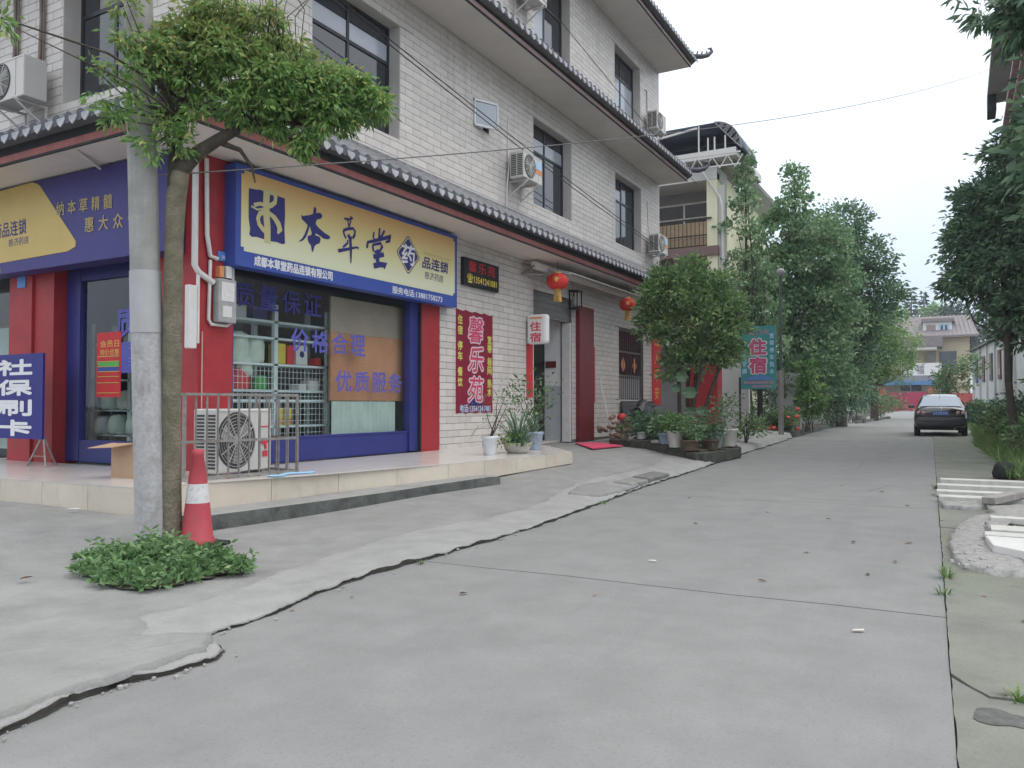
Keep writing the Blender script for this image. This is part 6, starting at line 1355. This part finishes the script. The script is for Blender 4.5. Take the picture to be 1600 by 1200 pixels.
n = 2600; y = g.uniform(14.9, 40, n); xb = np.interp(y, [14.9, 17, 22, 26, 31, 44], [8.9, 9.0, 8.75, 8.65, 8.75, 8.6]); x = xb + np.abs(g.normal(0, .35, n)) - .05
C = np.stack([x, y, np.array([zg(v) for v in y]) + np.clip((x - xb) * .2, 0, .2)], 1); D = np.stack([g.normal(0, .45, n), g.normal(0, .45, n), g.uniform(.7, 1.2, n)], 1)
leafmesh('grass_blades', L_grass, gc, C, D, .34, .022, seed=10, kind='stuff')
for i, (c, r, h, n, lf, L, lab) in enumerate((((9.6, 18.2, .25), .6, .8, 900, L_bush, .13, 'green bush on the bank just beyond the white planks'), ((10.1, 21.5, .4), .9, 1.1, 1200, L_bush, .15, 'green bush on the bank under the right street tree'), ((9.3, 26.5, .3), .7, 1.0, 1000, L_bush, .15, 'green bush on the bank level with the parked car'), ((9.1, 33, .3), .8, 1.3, 1100, L_right, .16, 'dark green bush just beyond the parked car'), ((10.3, 29, .4), 1.0, 1.2, 1200, L_right, .17, 'tall bush against the white weathered wall'), ((7.75, 57, .4), 1.15, 4.2, 1700, L_bush, .24, 'large drooping bush between the white house and the far building'), ((8.3, 44, .3), .6, 1.1, 700, L_bush, .18, 'bush at the far right kerb beyond the car'), ((10.6, 16.4, .4), .8, 1.2, 1000, L_bush, .14, 'bush at the right edge of the photo behind the planks'), ((11, 24.5, .5), 1.3, 2.2, 1600, L_bush, .16, 'bush below the tall house at the right edge'))):
    shrub('bush', lab, c, r, h, n, lf, L, 80 + i, group=None)
bs = MB(); bs.lathe((8.80, 15.3, .10), [(.17, 0), (.19, .07), (.15, .20), (.10, .26), (0, .27)], 7); bs.single('stone_block', mat('black_stone', (.02, .022, .02), .8, .3, 12, .5, 30), 'black stone block at the foot of the bank beside the planks', 'stone', (8.80, 15.3, .12))
tuft(8.98, 15.1, 'grass tuft leaning over the black stone block', 30, .22, .13)
wh = thing('white_house', 'weathered white side wall of a house behind the right street tree', 'building', (10, 62, .4))
A_, B_ = Vector((9.13, 71.6, .3)), Vector((11.2, 50.0, .3)); d_ = (B_ - A_).normalized(); nr = Vector((d_.y, -d_.x, 0)); nr = nr if nr.x < 0 else -nr
hp_ = [A_, B_, B_ - nr * 8, A_ - nr * 8]
MB().prism([tuple(p) for p in hp_], (0, 0, 5.1)).part('wall', M_whitewall, wh)
MB().prism([tuple(p + nr * .25 + Vector((0, 0, 5.12))) for p in hp_[:2]] + [tuple(p + Vector((0, 0, 5.12))) for p in hp_[2:]], (0, 0, .14)).part('roof', M_stone, wh)
for k in range(6):
    p = A_ + d_ * (1.2 + k * 3.6) + nr * .06; MB().obox(p + Vector((0, 0, 2.6)), d_ * .16, nr * .07, (0, 0, 2.45)).part('pilaster', M_whitewall, wh)
for k in range(5):
    p = A_ + d_ * (2.9 + k * 3.6) + nr * .03; w_ = MB().obox(p + Vector((0, 0, 3.5)), d_ * .6, nr * .04, (0, 0, .9)).part('window', M_redd if k % 2 else M_frame, wh); MB().obox(p + nr * .03 + Vector((0, 0, 3.5)), d_ * .5, nr * .02, (0, 0, .8)).part('pane', M_pane, w_)
thb = thing('tall_house', 'tall pale house at the right edge with faded pink balcony trim', 'building', (12, 24, .2))
MB().box(10.6, 16, 17.0, 31.5, .2, 11.6).part('wall', M_whitewall, thb)
for z in (8.75, 8.95, 9.15): MB().box(9.35 + (9.15 - z) * .6, 10.59, 17.2, 30.6, z, z + .09).part('balcony_trim', M_fpink, thb)
MB().box(9.6, 10.59, 17.2, 30.5, 8.5, 8.74).part('balcony_slab', M_soffit, thb)
MB().box(9.9, 9.98, 17.2, 30.5, 9.26, 10.1).part('parapet', M_whitewall, thb)
MB().box(9.15, 16.2, 16.6, 32.0, 11.75, 12.0).part('roof', M_grey, thb); MB().box(9.15, 9.4, 31.0, 32.0, 11.2, 11.74).part('gutter', M_fdark, thb)
for y in (19, 23, 27): 
    w_ = MB().box(10.55, 10.598, y, y + 1.6, 5.2, 7.2).part('window', M_frame, thb); MB().box(10.54, 10.548, y + .08, y + 1.52, 5.28, 7.12).part('pane', M_pane, w_)

def plank(c, ax, L, w, h, m, label, group, tilt=0):
    d = Vector((math.cos(ax), math.sin(ax), tilt)).normalized(); s = Vector((-d.y, d.x, 0)).normalized(); u = d.cross(s)
    return MB().obox(c, d * L / 2, s * w / 2, u * h / 2).single('plank', m, label, 'plank', c, group=group, bevel=.006)
GP = 'white boards lying on the right pavement'
for i, (y, x0, m, lab) in enumerate(((13.95, 7.90, M_plank, 'white board lying farthest from the camera in the upper set'), (13.05, 7.88, M_plank, 'second white board from the back in the upper set'), (12.2, 7.89, M_plank, 'third white board from the back in the upper set'), (11.55, 7.93, M_plank, 'nearest white board of the upper set partly under the grey plank'))):
    plank((x0 + 1.35, y + .12, zg(y) + .055), R_(2), 2.7, .26, .07, m, lab, GP)
plank((8.86, 11.75, .20), R_(62), 1.7, .16, .08, M_plankg, 'rough grey plank lying diagonally across the upper boards', None, .05)
for i, (x0, y, w, L, lab) in enumerate(((8.44, 9.75, .16, 1.6, 'narrow white board at the top of the lower set'), (8.42, 8.95, .34, 1.6, 'wide white slab in the middle of the lower set'), (8.36, 8.40, .22, .5, 'short white board in the lower set beside the rubble'), (8.87, 8.42, .24, 1.0, 'cream white board end to end with the short one'))):
    plank((x0 + L / 2, y, zg(y) + .07 + .02 * (i > 1)), R_(1 - i), L, w, .06, M_plank, lab, GP)
MB().prism([(8.36, 8.22, .05), (9.6, 8.15, .05), (9.6, 7.2, .05), (8.75, 7.35, .05), (8.40, 7.72, .05)], (0, 0, .09)).single('broken_slab', M_pvc, 'broken pale concrete slab at the right edge nearest the camera', 'slab', (8.9, 7.8, .05), bevel=.01)
MB().prism([(8.62, 7.30, .015), (9.9, 7.15, .015), (9.9, 6.95, .015), (8.60, 7.05, .015)], (0, 0, .04)).single('broken_slab', M_moss, 'dark wet slab edge sticking out under the broken pale slab', 'slab', (9, 7.1, .02))
overlay('rubble', [(8.10, 8.9), (8.08, 7.9), (8.14, 7.2), (8.35, 6.98), (8.62, 7.02), (8.66, 7.5), (8.42, 7.9), (8.36, 8.6), (8.40, 9.6), (8.75, 10.2), (8.60, 10.6), (8.25, 10.0)], .05, M_rubble, 'spread of crumbly mortar rubble beside the white slabs', 'rubble', kind='stuff', fz=lambda x, y: zg(y) + .012, seg=9)
overlay('rubble', [(7.95, 11.25), (8.3, 11.4), (8.45, 11.1), (8.3, 10.8), (8.0, 10.85)], .05, M_rubble, 'small mortar patch in front of the upper boards', 'rubble', kind='stuff', fz=lambda x, y: zg(y) + .012)
overlay('rubble', [(8.45, 10.9), (9.4, 12.0), (9.6, 11.3), (8.9, 10.2), (8.5, 10.1)], .06, M_rubble, 'pale concrete rubble below the diagonal plank', 'rubble', kind='stuff', fz=lambda x, y: zg(y) + .012)
g = random.Random(31)
ch = MB()
for i in range(90):
    x = 8.1 + g.uniform(0, .6); y = 7.0 + g.uniform(0, 3.5) * (g.random() ** .8); s = .005 + .02 * g.random() ** 3; ch.obox((x, y, zg(y) + .06), (s, s * .3, 0), (-s * .3, s * .8, .003), (0, .004, s * .6))
ch.single('rubble', M_rubble, 'loose crumbs of mortar scattered over the rubble', 'rubble', (8.3, 8.5, .05), kind='stuff')
sa = [(8.30 + .11 * math.cos(t) * (1 + .35 * nz(math.cos(t) * 1.5, math.sin(t) * 1.5, 5) + .2 * nz(math.cos(t) * 5, math.sin(t) * 5, 2)), 3.86 + .10 * math.sin(t) * (1 + .35 * nz(math.cos(t) * 1.5, math.sin(t) * 1.5, 9))) for t in np.linspace(0, 2 * math.pi, 60)[:-1]]
MB().add([(x, y, .0095) for x, y in sa], [tuple(range(59))]).single('oil_stain', mat('dark_stain', (.10, .102, .095), .7, .35, 18), 'dark wet stain beside the crack at the lower right', 'stain', (8.3, 3.86, .01))

# ------------------------------------------------------------------ far end of the street
far = thing('far_house', 'far grey roofed house with a dormer closing the end of the street', 'building', (4, 120, .5))
MB().box(-4, 9.5, 119, 124, .5, 10.2).part('wall', mat('far_cream_wall', (.55, .47, .34), .8, .08, .6), far)
MB().prism([(-5, 117.8, 10.1), (10.5, 117.8, 10.1), (9.5, 124, 13.2), (-4, 124, 13.2)], (0, 0, .25)).part('roof', M_tilebrown, far)
rb = MB()
for i in range(30): rb.bar((-4.8 + i * .52, 117.9, 10.40), (-4 + i * .47, 123.8, 13.5), .1, .1)
rb.part('roof_tile_rows', M_tilebrown, far)
dm = MB().box(4.1, 7.5, 119.5, 122, 9.1, 12.3).part('dormer', M_white, far)
MB().box(4.5, 5.6, 119.42, 119.52, 9.9, 11.9).part('shutter', mat('dormer_shutter', (.35, .24, .21), .7, .05), dm); MB().box(5.9, 7.2, 119.44, 119.52, 9.9, 11.9).part('window', M_lightblue, dm); MB().box(6.2, 6.45, 119.40, 119.43, 10.0, 11.8).box(6.7, 6.95, 119.40, 119.43, 10.0, 11.8).part('pane', M_pane, dm); MB().box(3.9, 7.8, 119.0, 122.2, 12.3, 12.7).part('dormer_roof', M_tilebrown, dm)
MB().box(-3, 6.4, 114.5, 119, 8.7, 10.0).part('porch_roof', M_tilebrown, far); MB().box(-3, 5.8, 114.6, 119, 8.35, 8.69).part('porch_soffit', M_ypale, far)
MB().box(4.4, 5.6, 118.6, 119, 3, 8.3).part('porch_wall', M_grey, far); MB().box(6.0, 8.0, 118.9, 119, 5.2, 8.3).part('window', M_pane, far); MB().box(1.5, 3.0, 118.9, 119, 5, 8.3).part('window', M_pane, far)
MB().box(1.4, 3.1, 118.84, 118.9, 6.9, 7.05).box(1.4, 1.55, 118.84, 118.9, 5, 8.3).box(2.95, 3.1, 118.84, 118.9, 5, 8.3).part('window_frame', M_white, far)
bp = MB().prism([(1.9, 114.4, 5.0), (6.3, 114.4, 5.0), (6.3, 114.4, 6.6), (2.3, 114.4, 6.6), (1.9, 114.4, 6.1)], (0, .3, 0)).part('balcony_wall', M_white, far)
lettering('painted_mark', '福', M_tilebrown, far, (3.9, 114.36, 5.75), XX, ZX, .9, 1.1, .02)
MB().box(-3, 7.2, 112, 114.3, 4.3, 4.95).part('lower_roof', M_grey, far); MB().box(-4, 6.6, 111.4, 112, 3.75, 4.3).part('blue_gutter', M_bluetrim, far)
MB().box(-4, 9, 114.4, 119, .5, 4.2).part('wall', MATS['far_cream_wall'], far)
MB().box(1.6, 4.0, 114.3, 114.38, 2.4, 4.0).part('window', M_pane, far); MB().box(1.6, 4.0, 114.26, 114.3, 2.9, 3.0).box(2.75, 2.85, 114.26, 114.3, 2.4, 4.0).part('window_frame', M_white, far)
gt = thing('gate', 'pink red metal double gate at the end of the street', 'gate', (3.5, 105, .52))
for x0 in (.45, 2.75): 
    MB().box(x0, x0 + 2.27, 104.9, 104.98, .6, 2.75).part('gate_leaf', M_gate, gt)
    m_ = MB()
    for i in range(6): m_.box(x0 + .1 + i * .37, x0 + .14 + i * .37, 104.86, 104.9, .65, 2.7)
    m_.box(x0, x0 + 2.27, 104.85, 104.9, 1.5, 1.56).part('gate_rib', M_gate, gt)
for x0 in (-.62, 5.05): MB().box(x0, x0 + 1.05, 104.6, 105.6, .4, 3.25).part('gate_post', M_gatep, gt)
MB().box(-.35, .15, 104.57, 104.6, 1.9, 2.5).part('notice', M_white, gt)
MB().box(6.1, 14, 105, 105.3, .4, 2.6).part('side_wall', M_gatep, gt); MB().box(-14, -.63, 105, 105.3, .4, 2.3).part('side_wall', M_whitewall, gt)
GF = 'conifers standing on the far skyline'
def conifer(x, y, z, h, r, label, seed):
    t = thing('conifer', label, 'tree', (x, y, z), group=GF); MB().tube([(x, y, z), (x, y, z + h)], [.35, .05], 7).part('trunk', M_darkbark, t); g = np.random.default_rng(seed); C = []; D = []
    for k in range(20):
        s = k / 19; zz = z + h * (.15 + .85 * s); R = r * (1 - s) * (.75 + .35 * (k % 2)) + .2; n = int(60 * (1 - s) + 14); a = g.uniform(0, 6.28, n); q = R * np.sqrt(g.uniform(0, 1, n)); C.append(np.stack([x + q * np.cos(a), y + q * np.sin(a), zz - q * .25], 1)); D.append(np.stack([np.cos(a), np.sin(a), -.3 + 0 * a], 1))
    leafmesh('crown', L_pine, t, np.vstack(C), np.vstack(D), .95, .45, seed=seed)
conifer(.1, 178, 9, 15.6, 2.3, 'taller pointed conifer on the far skyline above the grey roof', 91); conifer(2.3, 180, 9, 14.8, 2.6, 'shorter broad conifer just right of the tallest one', 92)
for i, (x, y, z, r, h, lab) in enumerate(((-3, 150, 5, 5, 12, 'hazy tree left of the far conifers'), (6.5, 165, 6, 5, 13.5, 'hazy round tree right of the far conifers'), (12, 160, 6, 6, 13, 'hazy tree behind the right end of the far house'), (-10, 140, 4, 6, 13, 'hazy tree behind the feathery tree'), (19, 150, 4, 7, 14, 'hazy tree behind the white house'), (-22, 120, 1, 8, 14, 'hazy tree hidden behind the yellow house'))):
    t = thing('far_tree', lab, 'tree', (x, y, z)); MB().tube([(x, y, .4), (x, y, z + h * .6)], [.4, .15], 7).part('trunk', M_darkbark, t); g = np.random.default_rng(i)
    C, D = clumps([(x + g.normal(0, r * .3), y, z + h * q, r * .6, h * .2) for q in (.3, .5, .7, .8)], 200, 12, .5, 95 + i, .4, 1.05); leafmesh('crown', L_pine if i != 1 else L_light, t, C, D, .8, .4, seed=i)

# ------------------------------------------------------------------ parked car (local: x right, y forward, rear bumper at y = 0)
car = thing('parked_car', 'dark saloon car parked at the right edge of the street seen from behind', 'car', (7.62, 30.9, .2), R_(2.0))
def ring(y, w, zb, zt, c=.03):
    h = [(0, zb), (w * .80, zb), (w * .96, zb + .10), (w, zb + .26), (w * 1.0, (zb + zt) / 2 + .02), (w * .965, zt - .13), (w * .86, zt - .02), (w * .45, zt + c), (0, zt + c * 1.2)]
    return [(x, y, z) for x, z in h] + [(-x, y, z) for x, z in h[-2:0:-1]]
RS = [(.0, .66, .42, .80), (.015, .72, .36, .86), (.07, .775, .30, .955), (.20, .81, .27, .985), (.5, .825, .24, .99), (.8, .83, .24, .97), (1.6, .83, .22, .95), (2.9, .83, .22, .93), (3.5, .81, .24, .86), (3.95, .75, .28, .76), (4.15, .6, .36, .66)]
b = MB(); V = []
for r_ in RS: V += ring(*r_)
n = 16; b.add(V, [(i * n + k, i * n + (k + 1) % n, (i + 1) * n + (k + 1) % n, (i + 1) * n + k) for i in range(len(RS) - 1) for k in range(n)], 0, True)
b.add(V[:n], [tuple(range(n))[::-1]], 0); b.add(V[-n:], [tuple(range(n))], 0)
bd = b.part('body', M_car, car)
ca = MB(); CS = [(.42, .70, .97, .98), (.62, .69, .97, 1.08), (.95, .66, .97, 1.28), (1.25, .62, .97, 1.405), (1.6, .60, .97, 1.455), (2.2, .60, .97, 1.46), (2.6, .62, .97, 1.40), (3.0, .66, .95, 1.18), (3.3, .70, .93, .96)]
V = []
for y, w, z0, z1 in CS:
    f_ = (z1 - .97) / .49; wb = .735; wt = wb - (.175) * max(0, f_)
    V += [(wb, y, z0 - .02), (wb * .985, y, z0 + (z1 - z0) * .15), (wt + .02, y, z0 + (z1 - z0) * .80), (wt - .05, y, z1 - .012), (wt * .4, y, z1 + .012), (-wt * .4, y, z1 + .012), (-wt + .05, y, z1 - .012), (-wt - .02, y, z0 + (z1 - z0) * .80), (-wb * .985, y, z0 + (z1 - z0) * .15), (-wb, y, z0 - .02)]
n = 10; ca.add(V, [(i * n + k, (i + 1) * n + k, (i + 1) * n + k + 1, i * n + k + 1) for i in range(len(CS) - 1) for k in range(n - 1)], 0, True)
ca.part('roof', M_car, car)
def q_on(y):  # rear slope height
    return float(np.interp(y, [c[0] for c in CS], [c[3] for c in CS])) + .022
rg = MB(); G = []
for y in (.50, .7, .95, 1.18):
    f_ = (q_on(y) - .99) / .49; w = .735 - .175 * f_ - .075
    for s in (-1, -.5, 0, .5, 1): G.append((s * w, y - .012, q_on(y) + (.006 if abs(s) < .9 else -.012)))
rg.add(G, [(i * 5 + k, i * 5 + k + 1, (i + 1) * 5 + k + 1, (i + 1) * 5 + k) for i in range(3) for k in range(4)], 0, True); rg.part('rear_window', M_carglass, car)
for s in (-1, 1):
    MB().add([(s * .742, .75, 1.04), (s * .742, 2.75, 1.03), (s * .625, 2.35, 1.36), (s * .62, 1.35, 1.36)], [(0, 1, 2, 3) if s > 0 else (3, 2, 1, 0)]).part('side_window', M_pane, car)
    lc = MB(); lc.prism([(s * .43, -.0, .72), (s * .735, .055, .72), (s * .755, .07, .90), (s * .45, .02, .90)], (0, .05, 0)).part('tail_light', M_lamp_r, car)
    tl = bpy.data.objects[lc and 'tail_light' + ('' if s < 0 else '.001')]
    for xx, yy in ((.52, -.012), (.67, .012)): MB().lathe((s * xx, yy, .81), [(0, .012), (.055, .010), (.066, -.03)], 16, 0, ((1, 0, 0), (0, 0, 1), (0, -1, 0))).part('lamp_lens', M_lamp_c, tl)
    MB().obox((s * .92, 2.62, 1.03), (.10, 0, 0), (0, .05, 0), (0, 0, .065)).part('mirror', M_car, car, .03)
    for y in (.72, 3.35):
        wh_ = MB().lathe((s * .73, y, .30), [(.19, .085), (.27, .09), (.30, .06), (.30, -.08), (.27, -.1)], 24, 0, ((0, 1, 0), (0, 0, 1), (s, 0, 0))).part('wheel', M_rubber, car)
        MB().lathe((s * .73, y, .30), [(0, .06), (.18, .07), (.19, .085)], 18, 0, ((0, 1, 0), (0, 0, 1), (s, 0, 0))).part('rim', M_chrome, wh_)
MB().prism([(-.70, .0, .62), (.70, .0, .62), (.72, .02, .655), (-.72, .02, .655)], (0, -.045, 0)).prism([(-.74, .03, .40), (.74, .03, .40), (.75, .03, .60), (-.75, .03, .60)], (0, -.06, 0)).part('rear_bumper', M_car, car, .015)
MB().box(-.68, .68, -.052, -.045, .635, .652).part('bumper_strip', M_acb, car)
plt = MB().box(-.24, .24, -.03, .0, .735, .87).part('number_plate', M_plate, car)
r_ = MB(); g = random.Random(2)
for i in range(7):
    x = -.20 + i * .062 + (.02 if i > 1 else 0)
    r_.box(x, x + .012, -.034, -.031, .765, .84).box(x + .012, x + .034, -.0335, -.031, .765 + .03 * (i % 3), .778 + .03 * (i % 3))
r_.part('plate_characters', M_whiteink, plt)
MB().lathe((0, .005, .935), [(.045, .01), (.055, .016), (.062, .01), (.062, -.02)], 20, 0, ((1, 0, 0), (0, 0, 1), (0, -1, 0))).ribbon([(-.038, -.008, .965), (-.014, -.008, .905), (0, -.008, .935), (.014, -.008, .905), (.038, -.008, .965)], .011, (0, -1, 0)).ribbon([(-.016, -.009, .975), (0, -.009, .948), (.016, -.009, .975)], .01, (0, -1, 0)).part('emblem', M_chrome, car)
MB().tube([(0, 1.35, 1.45), (0, 1.15, 1.62)], .006, 5).part('antenna', M_black, car)
MB().box(-.7, .7, .15, 3.8, .22, .30).part('underbody', M_cartrim, car); MB().tube([(.42, .03, .27), (.42, .5, .27)], .03, 8).part('exhaust', M_steel, car)

# ------------------------------------------------------------------ wires
def wire(pts, sag, r_, label, m=M_cable, group=None):
    P = []; p, q = Vector(pts[0]), Vector(pts[1])
    for i in range(25):
        t = i / 24; P.append(p.lerp(q, t) - Vector((0, 0, sag * 4 * t * (1 - t))))
    MB().tube(P, r_, 5).single('cable', m, label, 'cable', tuple((p + q) / 2), group=group)
wire([(.30, 6.2, 7.55), (.30, 24.2, 6.0)], .12, .010, 'upper black cable strung along the tiled wall below the middle eave')
wire([(.34, 6.2, 7.46), (.34, 24.2, 5.90)], .16, .010, 'lower black cable running beside another along the tiled wall')
wire([(.95, 6.0, 10.6), (.95, 24.9, 8.35)], .15, .008, 'thin cable slanting across under the second tiled eave')
wire([(.5, 5.75, 4.86), (.3, 24.2, 5.0)], .10, .009, 'dark cable lying along the top of the ground floor eave')
wire([(2.0, 4.45, 3.3), (9.2, 31.0, 12.6)], .45, .007, 'long thin grey wire crossing from the pole over the street to the tall house', mat('grey_wire', (.13, .13, .13), .6, 0))

# ------------------------------------------------------------------ haze
hm_ = bpy.data.materials.new('haze'); hm_.use_nodes = True; hn_ = hm_.node_tree.nodes; hn_.remove(hn_['Principled BSDF'])
pv = hn_.new('ShaderNodeVolumePrincipled'); pv.inputs['Color'].default_value = (.86, .92, 1, 1); pv.inputs['Density'].default_value = .0008
hm_.node_tree.links.new(pv.outputs[0], hn_['Material Output'].inputs['Volume'])
MB().box(-520, 520, -320, 720, -1.2, 40).single('haze', hm_, 'thin pale haze filling the air of the street', 'haze', (0, 0, 0), kind='stuff')
# ------------------------------------------------------------------ fallen leaves and litter
g = random.Random(77)
lm = []
for k in range(3):
    m = MB(); a = [(0, -.05, .004), (.02, -.015, .012), (.014, .03, .016), (0, .055, .006), (-.018, .02, .014), (-.02, -.02, .010), (0, 0, .004)]
    m.add([(x * (1 + .2 * k), y, z) for x, y, z in a], [(0, 1, 6), (1, 2, 6), (2, 3, 6), (3, 4, 6), (4, 5, 6), (5, 0, 6)]); lm.append(m.mesh('fallen_leaf', mat('dry_leaf_%s' % ('brown', 'dark', 'tan')[k], ((.13, .06, .03), (.05, .03, .022), (.30, .17, .09))[k], .85, .3, 20)))
LP = [(6.9, 6.0), (7.55, 6.6), (7.0, 7.3), (5.7, 8.4), (6.2, 9.6), (6.4, 8.9), (6.9, 9.4), (7.3, 8.0), (7.75, 8.2), (7.7, 7.2), (5.2, 4.6), (6.0, 5.0), (7.2, 12.4), (6.6, 13.0), (5.9, 12.0), (7.6, 11.0), (8.0, 9.8), (8.3, 6.2), (8.5, 5.6), (4.6, 4.15), (4.5, 3.7), (7.2, 15.5), (8.4, 16.5), (6.2, 16.0), (5.0, 10.5)]
for i, (x, y) in enumerate(LP):
    o = bpy.data.objects.new('fallen_leaf', lm[i % 3]); COL.objects.link(o); o.location = (x, y, zg(y) + .006 + (.012 if x > 8 else 0)); o.rotation_euler = (g.uniform(-.1, .1), g.uniform(-.1, .1), g.uniform(0, 6.28)); s = g.uniform(.35, .75); o.scale = (s, s, s)
    setp(o, 'small dry fallen leaf lying on the grey concrete', 'leaf', 'fallen leaves scattered on the concrete'); ROOT[o.name] = (o.location.copy(), True)
for (x, y, z, lab) in ((3.0, 3.5, .11, 'brown fallen leaf on the apron left of the weeds'),):
    o = bpy.data.objects.new('fallen_leaf', lm[0]); COL.objects.link(o); o.location = (2.55, 3.15, za(2.55, 3.15) + .01); o.scale = (.9, .9, .9); setp(o, lab, 'leaf', 'fallen leaves scattered on the concrete')
def scrap(x, y, z, s, rz, label, m=M_whiteink):
    c, n_ = math.cos(rz), math.sin(rz); P = [(-1, -.35), (.9, -.45), (1.1, .3), (-.6, .4)]
    MB().prism([(x + (a * c - b * n_) * s, y + (a * n_ + b * c) * s, z + .004 * abs(a)) for a, b in P], (0, 0, .004)).single('paper_scrap', m, label, 'litter', (x, y, z))
scrap(7.65, 4.95, zg(5) + .008, .035, .5, 'white curled scrap on the road at the lower right', mat('scrap_tan', (.62, .55, .48), .7, .1, 20))
scrap(5.95, 6.3, zg(6.3) + .008, .03, .2, 'small pale paper scrap in the middle of the road')
scrap(.5, 4.75, za(.5, 4.75) + .012, .06, .5, 'white paper strip on the apron left of the utility pole')
